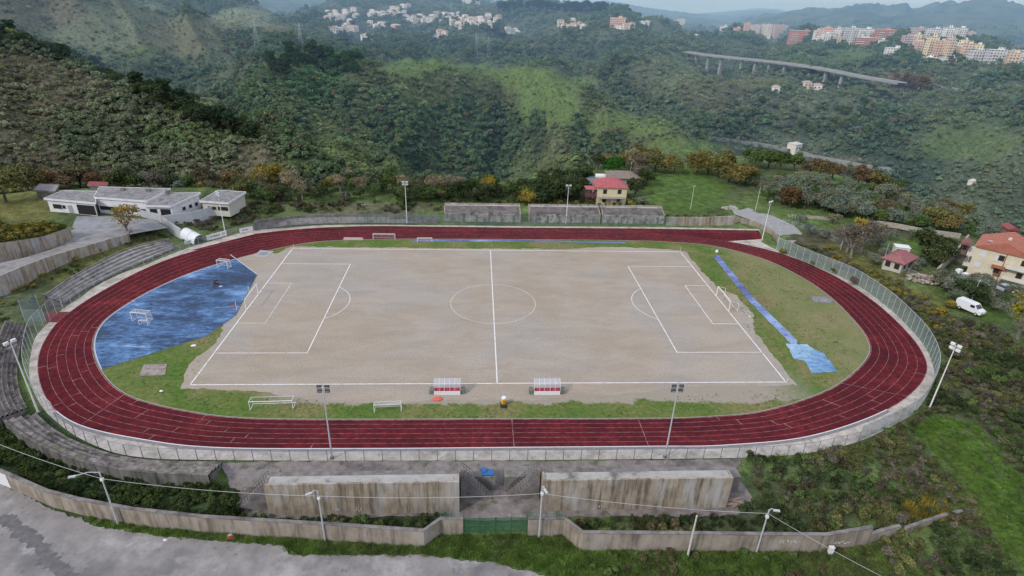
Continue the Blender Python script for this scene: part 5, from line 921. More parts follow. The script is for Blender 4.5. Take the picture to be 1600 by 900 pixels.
heap('white_litter', W(258, 844), .22, .12, WHITEM, 'small white litter at the edge of the asphalt', 'litter', 3)
# corner posts
for u, v, la in ((459, 388, 'thin corner post at the far left corner of the pitch'), (1063, 393, 'thin corner post at the far right corner of the pitch'), (1229, 600, 'corner post at the near right corner of the pitch'), (299, 600, 'corner post at the near left corner of the pitch')): tag(MB().tube((0, 0, 0), (0, 0, 1.2), .035, n=6).build('corner_post', WHITEM, loc=W(u, v)), la, 'post')
# ------------------------------------------------------------------ people on the blue court
SKIN = M('skin', [(.42, .26, .19), (.5, .32, .24)], 5, bump=0); HAIR = M('hair', [(.02, .015, .012), (.05, .035, .025)], 20, bump=0); JAC = M('navy_jacket', [(.02, .022, .04), (.04, .042, .07)], 6); JAC2 = M('maroon_jacket', [(.10, .03, .035), (.15, .05, .05)], 6); TRO = M('dark_trousers', [(.02, .02, .025), (.045, .045, .05)], 6)
def person(p, rz, pose, jac, label):
    e = empty('person', p, rz, label, 'person', None)
    if pose == 'bend': J = dict(pel=(0, 0, .92), ch=(.22, 0, 1.27), nk=(.34, 0, 1.40), hd=(.46, 0, 1.50), lsh=(.24, .19, 1.32), rsh=(.24, -.19, 1.32), lel=(.40, .24, 1.05), rel=(.40, -.24, 1.05), lha=(.52, .16, .82), rha=(.52, -.16, .82), lkn=(.10, .12, .48), rkn=(.02, -.12, .48), lan=(.02, .14, .08), ran=(-.12, -.14, .08))
    elif pose == 'crouch': J = dict(pel=(0, 0, .42), ch=(.16, 0, .82), nk=(.22, 0, .98), hd=(.28, 0, 1.12), lsh=(.17, .19, .90), rsh=(.17, -.19, .90), lel=(.32, .24, .62), rel=(.32, -.24, .62), lha=(.50, .14, .55), rha=(.50, -.14, .55), lkn=(.36, .16, .48), rkn=(.36, -.16, .48), lan=(.12, .14, .08), ran=(.12, -.14, .08))
    else: J = dict(pel=(0, 0, .93), ch=(0, 0, 1.33), nk=(.01, 0, 1.48), hd=(.03, 0, 1.62), lsh=(0, .19, 1.40), rsh=(0, -.19, 1.40), lel=(-.02, .27, 1.12), rel=(.05, -.27, 1.12), lha=(.12, .24, .90), rha=(.2, -.2, .95), lkn=(.03, .11, .49), rkn=(.0, -.11, .49), lan=(.0, .13, .08), ran=(-.04, -.13, .08))
    for s in 'lr': a = J[s+'an']; J[s+'to'] = (a[0]+.17, a[1]+(.03 if s == 'l' else -.03), .04)
    def skin(name, names, edges, rad_, mat):
        me = bpy.data.meshes.new(name); me.from_pydata([J[n] for n in names], [(names.index(a), names.index(b)) for a, b in edges], []); o = link(name, me, e); md = o.modifiers.new('s', 'SKIN')
        for i, n in enumerate(names): me.skin_vertices[0].data[i].radius = (rad_[n], rad_[n])
        me.skin_vertices[0].data[0].use_root = True; o.modifiers.new('u', 'SUBSURF').levels = 1; o.modifiers['u'].render_levels = 2; me.materials.append(mat)
        dg = bpy.context.evaluated_depsgraph_get(); m2 = bpy.data.meshes.new_from_object(o.evaluated_get(dg)); o.modifiers.clear(); o.data = m2; return o
    names = ['pel', 'ch', 'nk', 'hd', 'lsh', 'rsh', 'lel', 'rel', 'lha', 'rha', 'lkn', 'rkn', 'lan', 'ran', 'lto', 'rto']; ed = [('pel', 'ch'), ('ch', 'nk'), ('nk', 'hd'), ('ch', 'lsh'), ('ch', 'rsh'), ('lsh', 'lel'), ('rsh', 'rel'), ('lel', 'lha'), ('rel', 'rha'), ('pel', 'lkn'), ('pel', 'rkn'), ('lkn', 'lan'), ('rkn', 'ran'), ('lan', 'lto'), ('ran', 'rto')]
    rd = dict(pel=.145, ch=.155, nk=.06, hd=.10, lsh=.075, rsh=.075, lel=.05, rel=.05, lha=.035, rha=.035, lkn=.07, rkn=.07, lan=.045, ran=.045, lto=.04, rto=.04); skin('body', names, ed, rd, SKIN)
    n2 = ['ch', 'pel', 'lsh', 'rsh', 'lel', 'rel', 'lw', 'rw', 'nk2']
    for s in 'lr': J[s+'w'] = tuple(J[s+'el'][k]*.25+J[s+'ha'][k]*.75 for k in range(3))
    J['nk2'] = tuple(J['ch'][k]*.4+J['nk'][k]*.6 for k in range(3))
    skin('jacket', n2, [('ch', 'pel'), ('ch', 'lsh'), ('ch', 'rsh'), ('lsh', 'lel'), ('rsh', 'rel'), ('lel', 'lw'), ('rel', 'rw'), ('ch', 'nk2')], dict(ch=.185, pel=.175, lsh=.095, rsh=.095, lel=.07, rel=.07, lw=.05, rw=.05, nk2=.085), jac)
    skin('trousers', ['pel', 'lkn', 'rkn', 'lan', 'ran'], [('pel', 'lkn'), ('pel', 'rkn'), ('lkn', 'lan'), ('rkn', 'ran')], dict(pel=.165, lkn=.09, rkn=.09, lan=.065, ran=.065), TRO)
    h = J['hd']; bm = bmesh.new(); bmesh.ops.create_uvsphere(bm, u_segments=14, v_segments=10, radius=.118)
    bmesh.ops.delete(bm, geom=[v for v in bm.verts if v.co.z < -.02 and v.co.x > .0], context='VERTS'); me = bpy.data.meshes.new('hair'); bm.to_mesh(me); bm.free(); me.materials.append(HAIR); link('hair', me, e, (h[0]-.015, h[1], h[2]+.03))
    for s, n in (('l', 1), ('r', -1)):
        mb = MB(); a = J[s+'ha']
        for k in range(5): y = (k-2)*.017; mb.path([(a[0], a[1]+y, a[2]), (a[0]+.04, a[1]+y, a[2]-.04), (a[0]+.045, a[1]+y*1.1, a[2]-.075+abs(k-2)*.008)], .008, 5)
        mb.build('hand', SKIN, e)
    return e
person(W(334.5, 449), .6, 'stand', JAC2, 'person in a dark maroon jacket standing on the blue court, nearest of the group'); person(W(340, 446), 2.6, 'bend', JAC, 'person in dark clothes bending over beside the others on the blue court'); person(W(336.5, 445.5), -1.2, 'crouch', JAC, 'person crouching at the centre of the small group on the blue court')
heap('kit_bag', W(345, 447.5), .4, .12, M('pale_cloth', [(.5, .55, .6), (.6, .65, .7)], 3), 'pale flat kit bag on the blue court by the small group', 'bag', 12)
# ------------------------------------------------------------------ houses near the ground
def rgbmat(name, c, j=.15, scale=.6, **k): return M(name, [tuple(x*(1-j) for x in c), c, tuple(min(1, x*(1+j*.6)) for x in c)], scale, **k)
def house(name, a, b, d, h, rh, label, wall_c, roof_c, floors=2, cols=4, hip=True, z=0, over=.5, cat='house', chimney=False, skip=(), roofm=None, base=3.0, side=True):
    """front wall from a to b (xy), d deep to the left of a->b"""
    a = Vector((*a[:2], 0)); b = Vector((*b[:2], 0)); w = (b-a).length; rz = math.atan2((b-a).y, (b-a).x); e = empty(name, (a.x, a.y, z), rz, label, cat); wm = wall_c if not isinstance(wall_c, tuple) else rgbmat('plaster', wall_c); rm = roofm or (rgbmat('roof_tiles', roof_c, .25, 1.2))
    mb = MB(); mb.box((w/2, d/2, (h-base)/2), (w, d, h+base)); mb.build('wall', wm, e); o = over; mb = MB()
    E_ = [(-o, -o, h), (w+o, -o, h), (w+o, d+o, h), (-o, d+o, h)]; i_ = min(w, d)/2 if hip else 0
    if w >= d: r1, r2 = ((i_*.9 if hip else -o), d/2, h+rh), ((w-i_*.9 if hip else w+o), d/2, h+rh); F = [(0, 1, 5, 4), (1, 2, 5), (2, 3, 4, 5), (3, 0, 4)]
    else: r1, r2 = (w/2, (i_*.9 if hip else -o), h+rh), (w/2, (d-i_*.9 if hip else d+o), h+rh); F = [(0, 1, 4), (1, 2, 5, 4), (2, 3, 5), (3, 0, 4, 5)]
    mb.add(E_+[r1, r2], F); mb.add([(x, y, z_-.16) for x, y, z_ in E_]+E_, [(3, 2, 1, 0), (0, 1, 5, 4), (1, 2, 6, 5), (2, 3, 7, 6), (3, 0, 4, 7)]); ro = mb.build('roof', rm, e)
    if chimney: MB().box((w*.6, d*.6, h+rh+.1), (.6, .6, 1.2)).build('chimney', wm, ro)
    fh = h/floors; FR = rgbmat('shutter', (.13, .08, .05))
    for f in range(floors):
        for c in range(cols):
            if (f, c) in skip: continue
            x = w*(c+.5)/cols; zz = f*fh+fh*.5
            fr = MB().box((x, -.03, zz), (1.25, .1, 1.45)).build('window', FR, e); MB().box((x, -.06, zz), (.95, .08, 1.2)).build('pane', DARK, fr)
        if side:
            for c in range(2): 
                for sx in (0, w): y = d*(c+.5)/2; zz = f*fh+fh*.5; fr = MB().box((sx+(.03 if sx else -.03), y, zz), (.1, 1.2, 1.4)).build('window', FR, e); MB().box((sx+(.06 if sx else -.06), y, zz), (.08, .9, 1.15)).build('pane', DARK, fr)
    return e
v = house('villa', W(932, 319), W(977, 319.5), 8.5, 5.7, 2.3, 'cream two storey villa with a pink red hipped roof behind the far stands', (.66, .58, .38), (.40, .11, .12), 2, 2, True, over=.45, base=1)
mb = MB(); mb.box((-1.8, 2.6, 4.75), (3.8, 4.2, .18)); mb.build('porch_roof', rgbmat('pink_sheet', (.45, .12, .14)), v); mb = MB(); [mb.tube((x, y, 0), (x, y, 4.5), .1, n=6) for x in (-3.4, -.3) for y in (.8, 4.4)]; mb.box((-1.8, 2.6, 2.3), (3.6, 4, .2)); mb.box((-1.8, .7, 2.9), (3.6, .06, .9)); mb.build('porch', rgbmat('plum_paint', (.16, .06, .09)), v)
mb = MB(); mb.box((4.6, -.9, 2.45), (8.6, 1.7, .2)); [mb.box((x, -1.6, 1.2), (.3, .3, 2.4)) for x in (.6, 4.6, 8.6)]; mb.build('balcony', rgbmat('stone_balcony', (.34, .30, .27)), v)
house('farm_building', W(950, 290), W(1000, 292), 9, 3.0, 1.6, 'low stone building with a weathered brown roof behind the villa', (.30, .27, .24), (.22, .18, .15), 1, 4, True, over=.6, base=1)
house('outbuilding', W(906, 297), W(930, 299), 7, 2.8, .8, 'grey roofed outbuilding among dark trees left of the villa', (.22, .22, .22), (.20, .21, .225), 1, 2, False, base=1)
def van(p, rz, label, L_=5.5, Wd=2.0, H=2.3):
    e = empty('parked_van', p, rz, label, 'van'); m = M('van_paint', [(.72, .73, .75), (.80, .80, .81)], 3, rough=.35, bump=0)
    prof = [(-L_/2, .45), (L_/2-.1, .45), (L_/2, .75), (L_/2-.15, 1.15), (L_/2-1.0, 1.45), (L_/2-1.7, H-.1), (L_/2-2.1, H), (-L_/2+.1, H), (-L_/2, H-.15)]; mb = MB(); n = len(prof); hy = Wd/2
    mb.add([(x, -hy, z) for x, z in prof]+[(x, hy, z) for x, z in prof], [tuple(range(n)), tuple(range(2*n-1, n-1, -1))]+[(i, n+i, n+(i+1) % n, (i+1) % n) for i in range(n)]); mb.build('body', m, e)
    GL = M('car_glass', [(.02, .025, .03), (.04, .045, .05)], 3, rough=.1, bump=0, spec=.6); mb = MB(); x0, z0, x1, z1 = L_/2-1.0+.03, 1.47, L_/2-1.68+.03, H-.14; mb.add([(x0, -hy+.12, z0), (x0, hy-.12, z0), (x1, hy-.2, z1), (x1, -hy+.2, z1)], [(0, 1, 2, 3)]); mb.build('windscreen', GL, e)
    for s in (-1, 1):
        MB().box((L_/2-2.05, s*(hy+.004), 1.75), (.9, .02, .6)).build('side_window', GL, e); MB().box((L_/2-.02, s*(hy-.3), .85), (.06, .35, .2)).build('headlight', LAMPG, e)
        for x in (-L_/2+1.1, L_/2-1.0): w_ = MB().tube((x, s*(hy-.22), .36), (x, s*(hy+.01), .36), .36, n=16).build('wheel', rgbmat('tyre', (.02, .02, .02)), e); MB().tube((x, s*(hy+.01), .36), (x, s*(hy+.03), .36), .2, n=12).build('rim', GALV, w_)
    return e
a, b = W(1497, 479), W(1532, 494); van(((a[0]+b[0])/2, (a[1]+b[1])/2, 0), math.atan2(b[1]-a[1], b[0]-a[0]), 'white van parked on the grass at the right edge')
def car(p, rz, colr, label, L_=4.1, Wd=1.72):
    e = empty('parked_car', p, rz, label, 'car'); m = rgbmat('car_paint', colr, .1, rough=.35, bump=0); hy = Wd/2; mb = MB()
    prof = [(-L_/2, .3), (L_/2, .3), (L_/2, .62), (L_/2-.25, .82), (L_/2-1.05, .92), (-L_/2+.3, .95), (-L_/2, .85)]; n = len(prof); mb.add([(x, -hy, z) for x, z in prof]+[(x, hy, z) for x, z in prof], [tuple(range(n)), tuple(range(2*n-1, n-1, -1))]+[(i, n+i, n+(i+1) % n, (i+1) % n) for i in range(n)]); mb.build('body', m, e)
    gl = M('car_glass', [(.02, .025, .03), (.04, .045, .05)], 3, rough=.1, bump=0, spec=.6); q = [(L_/2-1.05, .92), (L_/2-1.75, 1.4), (-L_/2+.75, 1.42), (-L_/2+.25, .95)]; mb = MB(); mb.add([(x, -hy+.08, z) for x, z in q]+[(x, hy-.08, z) for x, z in q], [(0, 1, 2, 3), (7, 6, 5, 4)]+[(i, 4+i, 4+(i+1) % 4, (i+1) % 4) for i in range(4)]); mb.build('cabin_glass', gl, e)
    MB().box(((q[1][0]+q[2][0])/2, 0, 1.43), (abs(q[1][0]-q[2][0]), Wd-.2, .06)).build('car_roof', m, e)
    for s in (-1, 1):
        MB().box((L_/2-.02, s*(hy-.28), .66), (.06, .3, .14)).build('headlight', LAMPG, e)
        for x in (-L_/2+.75, L_/2-.8): w_ = MB().tube((x, s*(hy-.2), .31), (x, s*(hy+.01), .31), .31, n=14).build('wheel', rgbmat('tyre', (.02, .02, .02)), e); MB().tube((x, s*(hy+.01), .31), (x, s*(hy+.03), .31), .17, n=10).build('rim', GALV, w_)
    return e
car(W(1570, 453), .3, (.42, .45, .5), 'silver grey car parked below the orange roofed house')
# big house at the right edge
hb = house('apartment_house', W(1511, 421), W(1597, 443), 11.5, 6.6, 2.5, 'large cream house with an orange tiled roof and white balconies at the right edge', (.64, .57, .43), (.40, .145, .10), 2, 5, False, over=.45, base=1.2, skip={(0, 0), (1, 0), (0, 3), (1, 3), (0, 1), (1, 1)}, side=False)
hw_ = (Vector(W(1597, 443))-Vector(W(1511, 421))).length
mb = MB(); mb.box((hw_+5.5, 5.75, 2.8), (11, 11.4, 7.6)); mb.build('wall', rgbmat('plaster', (.64, .57, .43)), hb); mb = MB(); w0, w1, d_, h_ = hw_+.45, hw_+11.5, 11.5, 6.6; mb.add([(w0, -.45, h_), (w1, -.45, h_), (w1, d_/2, h_+2.5), (w0, d_/2, h_+2.5), (w1, d_+.45, h_), (w0, d_+.45, h_)], [(0, 1, 2, 3), (3, 2, 4, 5)]); mb.build('roof', rgbmat('roof_tiles', (.40, .145, .10), .25, 1.2), hb)
for x in (2.2, 4.8, 6.2, 10.5, 15): 
    y = 2.4; z = h_+.2+y*2.5/(d_/2)*.93; f = MB().box((x, y, z+.12), (1.0, .9, .12)).build('skylight', rgbmat('skylight_frame', (.3, .32, .36)), hb); MB().box((x, y, z+.2), (.8, .7, .04)).build('pane', LAMPG, f)
mb = MB()
for f in (.3, 3.1): mb.box((hw_-1.9, -.75, f+.1), (4.6, 1.5, .18)); mb.box((hw_-1.9, -1.47, f+.6), (4.6, .08, .9)); mb.box((hw_-4.2, -.75, f+.6), (.08, 1.5, .9))
mb.build('balcony', rgbmat('balcony_white', (.66, .63, .58)), hb)
for f in (.3, 3.1): mb = MB(); mb.box((-.7, 4.5, f+.1), (1.4, 6, .18)); mb.box((-1.37, 4.5, f+.6), (.08, 6, .9)); mb.box((-.7, 1.5, f+.6), (1.4, .08, .9)); mb.box((-.7, 7.5, f+.6), (1.4, .08, .9)); mb.build('side_balcony', rgbmat('balcony_white', (.66, .63, .58)), hb)
for f in (1.1, 4.0):
    for y in (3, 6): MB().box((-.02, y, f), (.1, 1.1, 2.0)).build('balcony_door', DARK, hb)
for x, z in ((1.8, 4.9), (1.6, 1.9), (5.2, 4.6)): MB().box((x, -.03, z), (1.3, .08, 1.3)).build('shutter', rgbmat('white_shutter', (.62, .62, .66)), hb)
mb = MB(); mb.add([(4.4, -1.0, 2.5), (7.6, -1.0, 2.5), (7.6, 0, 3.0), (4.4, 0, 3.0)], [(0, 1, 2, 3)]); mb.box((6, -.5, 2.5), (3.2, 1.0, .1)); mb.build('door_canopy', rgbmat('roof_tiles', (.3, .11, .06), .2, 1), hb); MB().box((6, -.03, 1.2), (1.5, .1, 2.2)).build('door', rgbmat('wood_door', (.22, .13, .08)), hb)
MB().tube((hw_-4.9, -.08, -1), (hw_-4.9, -.08, 6.6), .08, n=6).build('drainpipe', rgbmat('copper_pipe', (.2, .12, .09)), hb); MB().box((hw_/2, 3.2, h_+2.2), (.7, .7, 1.5)).build('chimney', rgbmat('plaster', (.64, .57, .43)), hb)
house('cottage', W(1378, 417), W(1406, 426), 7.5, 2.6, 1.7, 'small cottage with a dull pink tiled roof near the right bend', (.50, .47, .42), (.30, .12, .12), 1, 2, True, over=.7, base=1)
mb = MB(); e = empty('white_container', W(1405, 399), -.35, 'small white cabin with a dark open front behind the pink roofed cottage', 'cabin'); MB().box((0, 0, 1.3), (3.4, 2.4, 2.6)).build('cabin_body', WHITEM, e); MB().box((-.2, -1.22, 1.2), (2.6, .06, 1.9)).build('opening', rgbmat('dark_blue_grey', (.10, .12, .13)), e); MB().box((0, 0, 2.68), (3.7, 2.8, .14)).build('cabin_roof', WHITEM, e)
house('garden_shed', W(1501, 391), W(1510, 393), 4, 2.0, .8, 'dark shed with a dull red roof beside the orange roofed house', (.2, .15, .13), (.25, .11, .10), 1, 1, False, base=1, side=False)
house('garden_shed', W(1573, 368), W(1587, 369.5), 4, 2.0, .9, 'red roofed shed among olive trees behind the big house', (.25, .14, .12), (.28, .08, .08), 1, 1, False, base=1, side=False)
STONE = M('dry_stone', [(.26, .22, .18), (.38, .34, .29), (.46, .43, .38)], 1.6)
wall('garden_wall', [W2(*q) for q in ((1458, 432), (1470, 420), (1486, 406), (1500, 388), (1511, 374))], 1.5, .4, STONE, 'pale stone wall beside the drive of the orange roofed house', cap=False)
wall('garden_wall', [W2(*q) for q in ((1340, 352), (1372, 350), (1400, 354), (1440, 362), (1500, 370))], 1.0, .4, STONE, 'low stone wall crossing the olive grove', cap=False)
wall('garden_wall', [W2(*q) for q in ((1242, 340), (1262, 341), (1300, 344))], .8, .5, STONE, 'short broken stone wall above the farm lane', cap=False)
wall('lane_wall', [W2(*q) for q in ((1146, 345), (1180, 352), (1206, 366), (1218, 382))], 1.3, .35, WALLB, 'dark low wall along the near side of the farm lane', cap=False)
wall('far_wall', [W2(*q) for q in ((1040, 352), (1100, 352), (1148, 350))], 2.6, .35, WALLC, 'old wall on the right of the far stands', cap=False)
def rocks(name, p, n, r_, s, label, mat, seed):
    rr = random.Random(seed); bm = bmesh.new()
    for i in range(n):
        a, q = rr.uniform(0, 6.28), r_*math.sqrt(rr.random()); k = s*rr.uniform(.4, 1.2); g = bmesh.ops.create_icosphere(bm, subdivisions=1, radius=k)['verts']; c = Vector((math.cos(a)*q, math.sin(a)*q*.7, max(0, (1-q/r_))*s*2.2*rr.random()))
        for v in g: v.co = Vector((v.co.x*rr.uniform(.7, 1.2), v.co.y, v.co.z*.7))+c
    me = bpy.data.meshes.new(name); bm.to_mesh(me); bm.free(); me.materials.append(mat); return tag(link(name, me, None, p), label, 'rubble', None, 'stuff')
rocks('rubble_heap', W(1444, 436), 160, 4.5, .38, 'brown heap of rubble and tiles beside the pink roofed cottage', M('rubble', [(.2, .13, .1), (.36, .28, .23), (.45, .4, .35)], 1, coord='Position'), 4)
rocks('stone_pile', W(1140, 326), 90, 2.6, .35, 'grey pile of stones at the end of the farm lane', STONE, 5); rocks('brick_pile', W(1240, 338), 50, 2.2, .25, 'pale stones scattered above the farm lane', STONE, 6)
e = empty('water_tank', W(939, 281), 0, 'white rounded tank among trees behind the villa', 'tank'); MB().tube((-2.2, 0, 1.2), (2.2, 0, 1.2), 1.1, n=16).build('tank_shell', WHITEM, e); mb = MB(); [mb.box((x, 0, .2), (.3, 1.6, .6)) for x in (-1.5, 1.5)]; mb.build('cradle', SEAT, e)
for u, v_, la in ((1497, 427, 'upper white plastic tank in the garden of the orange roofed house'), (1507, 433, 'lower white plastic tank in the garden of the orange roofed house')):
    e = empty('garden_tank', W(u, v_), .4, la, 'tank'); MB().box((0, 0, .6), (1.5, 1.1, 1.0), 0, .92).build('tank_shell', WHITEM, e); MB().box((0, 0, .08), (1.5, 1.1, .14)).build('pallet', SEAT, e)
# ------------------------------------------------------------------ far things: apartment town, hill village, viaduct
def facade_mat(name, colr, fh=3.0, cw=3.2, dark=(.06, .065, .08)):
    m, nt, N, L = newmat(name); tc = N.new('ShaderNodeTexCoord'); s = N.new('ShaderNodeSeparateXYZ'); L.new(tc.outputs['Object'], s.inputs[0]); nm = N.new('ShaderNodeSeparateXYZ'); L.new(tc.outputs['Normal'], nm.inputs[0])
    def math_(op, a, b=None):
        n = N.new('ShaderNodeMath'); n.operation = op
        for i, q in enumerate((a, b)):
            if q is None: continue
            if isinstance(q, (int, float)): n.inputs[i].default_value = q
            else: L.new(q, n.inputs[i])
        return n.outputs[0]
    h = math_('ADD', s.outputs[0], s.outputs[1]); fx = math_('FRACT', math_('DIVIDE', h, cw)); fz = math_('FRACT', math_('DIVIDE', s.outputs[2], fh))
    wx = math_('MULTIPLY', math_('GREATER_THAN', fx, .3), math_('LESS_THAN', fx, .68)); wz = math_('MULTIPLY', math_('GREATER_THAN', fz, .3), math_('LESS_THAN', fz, .78)); w = math_('MULTIPLY', wx, wz); w = math_('MULTIPLY', w, math_('LESS_THAN', math_('ABSOLUTE', nm.outputs[2]), .5))
    n = noi(N, L, tc.outputs['Object'], .12, 4); c = mixc(N, L, n, tuple(x*.85 for x in colr), colr); c = mixc(N, L, w, c, dark); finish(N, L, c, .8); return m
FM = {k: facade_mat('facade_'+k, c) for k, c in dict(pink=(.88, .55, .44), orange=(.88, .46, .30), red=(.62, .27, .22), white=(.95, .92, .87), grey=(.74, .72, .72), cream=(.95, .78, .50), tan=(.85, .62, .42), mauve=(.62, .46, .46)).items()}
SLABM = M('slab_white', [(.7, .68, .66), (.8, .79, .77)], .3, bump=0); TOWN = []
def block_of_flats(u0, u1, vt, vb, D, key, word, seed=0, rz=None):
    rr = random.Random(int(u0*7+vt)); uc = (u0+u1)/2; D, _ = SNAP(uc, vb, D); a = az_of(uc, vb); zb = z_at(a, D, vb); zt = z_at(a, D, vt); h = max(5, zt-zb); x, y = CAM[0]+D*math.sin(a), CAM[1]+D*math.cos(a); px, _, dep = proj((x, y, zb)); w = (u1-u0)*dep/FPX*.97; d = min(14, max(9, w*.55)); rz = (-a*.4+rr.uniform(-.25, .25)) if rz is None else rz; w = (w-d*abs(math.sin(rz+a)))/max(.6, abs(math.cos(rz+a))); w = max(w, 7)
    e = empty('apartment_block', (x, y, zb), rz, word, 'apartment block', 'apartment blocks of the distant town'); MB().box((0, 0, h/2-9), (w, d, h+18)).build('wall', FM[key], e); MB().box((0, 0, h+.2), (w+.9, d+.9, .4)).build('roof', SLABM, e); MB().box((w*.15, 0, h+1.6), (min(5, w*.3), 4, 2.8)).build('stair_tower', FM[key], e)
    nf = int(h/3)
    for i in range(1, nf): mb = MB(); [mb.box((q*w, -d/2-.55, i*3.0), (w*.3, 1.1, .25)) for q in (-.27, .27)]; [mb.box((q*w, -d/2-1.06, i*3.0+.45), (w*.3, .08, .8)) for q in (-.27, .27)]; mb.build('balcony', SLABM, e)
for t in [(1160, 1170, 37, 52, 1180, 'pink', 'narrow pink tower block at the left end of the distant town'), (1170, 1186, 39, 54, 1180, 'pink', 'pink and white block second from the left end of the distant town'), (1187, 1204, 38, 55, 1170, 'cream', 'cream block left of the orange block in the distant town'), (1206, 1228, 39, 56, 1160, 'orange', 'bright orange block near the left end of the distant town'),
 (1230, 1270, 48, 66, 1150, 'red', 'long red brown striped block of the distant town'), (1271, 1277, 48, 62, 1160, 'white', 'thin white block right of the long red brown block'), (1277, 1298, 44, 64, 1170, 'pink', 'pale pink block right of the long red brown block'), (1298, 1311, 45, 65, 1160, 'white', 'white block between pale pink and long grey blocks'),
 (1310, 1337, 44, 68, 1150, 'grey', 'long pale grey block in the middle of the distant town'), (1336, 1364, 45, 60, 1190, 'white', 'bright white block behind the low red building'), (1332, 1372, 59, 72, 1120, 'red', 'low red building with a red roof in the middle of the town'), (1365, 1395, 46, 61, 1190, 'red', 'reddish brown block right of the bright white block'),
 (1405, 1421, 56, 74, 1150, 'mauve', 'pinkish brown block left of the sunlit yellow block'), (1420, 1436, 54, 72, 1150, 'cream', 'tall yellow cream block lit by the sun'), (1425, 1440, 65, 86, 1110, 'pink', 'pink block standing in front of the yellow cream block'), (1439, 1457, 57, 92, 1090, 'cream', 'tallest cream block of the right hand cluster'), (1455, 1470, 64, 94, 1080, 'pink', 'pink block with dark balconies in the right hand cluster'), (1470, 1484, 61, 94, 1085, 'tan', 'tan tower in the middle of the right hand cluster'),
 (1484, 1500, 67, 87, 1100, 'cream', 'cream yellow block right of the tan tower'), (1499, 1515, 68, 92, 1095, 'tan', 'tan block left of the grey pink slab'), (1515, 1532, 70, 84, 1120, 'cream', 'cream block behind the grey pink slab'), (1510, 1536, 80, 98, 1070, 'grey', 'grey pink slab block low in the right hand cluster'), (1537, 1568, 78, 99, 1070, 'grey', 'long grey white block near the right edge'), (1569, 1588, 82, 103, 1060, 'tan', 'tan block near the right edge of the town'), (1589, 1612, 80, 102, 1065, 'grey', 'bluish grey block at the very right edge'),
 (1421, 1444, 44, 55, 1290, 'mauve', 'mauve block at the left of the back row'), (1444, 1470, 45, 58, 1280, 'grey', 'grey white block in the back row'), (1470, 1487, 43, 60, 1270, 'white', 'whitish block in the middle of the back row'), (1488, 1506, 44, 62, 1260, 'white', 'whitish block right of centre in the back row'), (1506, 1521, 50, 61, 1260, 'pink', 'small pink block at the right of the back row'), (1381, 1409, 75, 86, 1070, 'white', 'low wide white building below the town'),
 (1436, 1460, 91, 96, 1060, 'white', 'long low white shed under the right hand cluster'), (1467, 1500, 92, 97, 1055, 'white', 'second long low white shed under the right hand cluster'), (1124, 1137, 41, 48, 1250, 'white', 'small white building left of the distant town'), (1145, 1158, 44, 51, 1230, 'pink', 'small pinkish building at the start of the distant town'), (1270, 1280, 59, 67, 1130, 'white', 'small white house below the pale pink block'), (1279, 1288, 62, 67, 1125, 'white', 'smaller white house below the pale grey block'), (1372, 1380, 63, 74, 1120, 'white', 'small white block at the right end of the low red building'),
 (1057, 1070, 30, 39, 1350, 'cream', 'lone cream block on the ridge left of the town'), (952, 977, 28, 42, 1600, 'pink', 'group block on the wooded ridge right of the hill village')]: block_of_flats(*t)
for i in range(22):
    r_ = random.Random(900+i); u = r_.uniform(1280, 1590); vb = 62+(u-1280)*.105+r_.uniform(-6, 6); w_ = r_.uniform(9, 17); k = r_.choice(['white', 'grey', 'cream', 'pink', 'tan', 'mauve']); block_of_flats(u, u+w_, vb-r_.uniform(9, 17), vb, 1225+r_.uniform(-25, 30), k, 'pale apartment block packed among others in the distant town')
HW = [rgbmat('village_wall', c, .08, bump=0) for c in ((.85, .83, .80), (.80, .74, .66), (.82, .68, .58), (.70, .62, .55), (.74, .46, .28))]; HR = [rgbmat('village_roof', c, .1, bump=0) for c in ((.42, .24, .18), (.50, .34, .28), (.6, .57, .54))]
hv = 0
def village(u0, u1, v0, v1, n, D0, D1, lab, big=1.0, only=None):
    global hv
    for i in range(n):
        r_ = random.Random(hv*13+5); hv += 1; t = (i+.5)/n; u = u0+(u1-u0)*t+r_.uniform(-3, 3); v = v0+(v1-v0)*r_.random(); D = D0+(D1-D0)*(1-(v-v0)/max(1, v1-v0)); D2, (x, y, z) = SNAP(u, v, D); big_ = big*D2/D
        w, d, h = r_.uniform(9, 16)*big_, r_.uniform(8, 12)*big_, r_.uniform(5, 11)*big_; e = empty('village_house', (x, y, z), r_.uniform(-.8, .8), lab, 'house', lab.replace('house', 'houses').replace('village ', 'village ')); wm = HW[only] if only is not None else HW[r_.choice((0, 0, 0, 1, 1, 2, 3))]
        MB().box((0, 0, h/2-2), (w, d, h+4)).build('wall', wm, e); mb = MB(); o = .4; mb.add([(-w/2-o, -d/2-o, h), (w/2+o, -d/2-o, h), (w/2+o, d/2+o, h), (-w/2-o, d/2+o, h), (-w/2+d/3, 0, h+1.6), (w/2-d/3, 0, h+1.6)], [(0, 1, 5, 4), (1, 2, 5), (2, 3, 4, 5), (3, 0, 4), (3, 2, 1, 0)]); mb.build('roof', HR[r_.randrange(3)], e)
        for q in range(int(w/4)): 
            for f in range(int(h/3)): MB().box((-w/2+2+q*4, -d/2-.05, 1.6+f*3), (1.4, .1, 1.5)).build('window', DARK, e)
village(510, 556, 18, 37, 22, 1650, 1750, 'village house in the white cluster at the upper left'); village(517, 557, 43, 51, 13, 1400, 1450, 'village house in the lower white cluster at the left'); village(578, 634, 22, 29, 17, 1650, 1700, 'village house in the row left of centre'); village(612, 640, 10, 20, 6, 1800, 1850, 'village house high on the wooded slope'); village(636, 722, 24, 36, 28, 1600, 1680, 'village house in the long central row'); village(708, 782, 28, 45, 34, 1550, 1650, 'village house in the dense cluster right of the row')
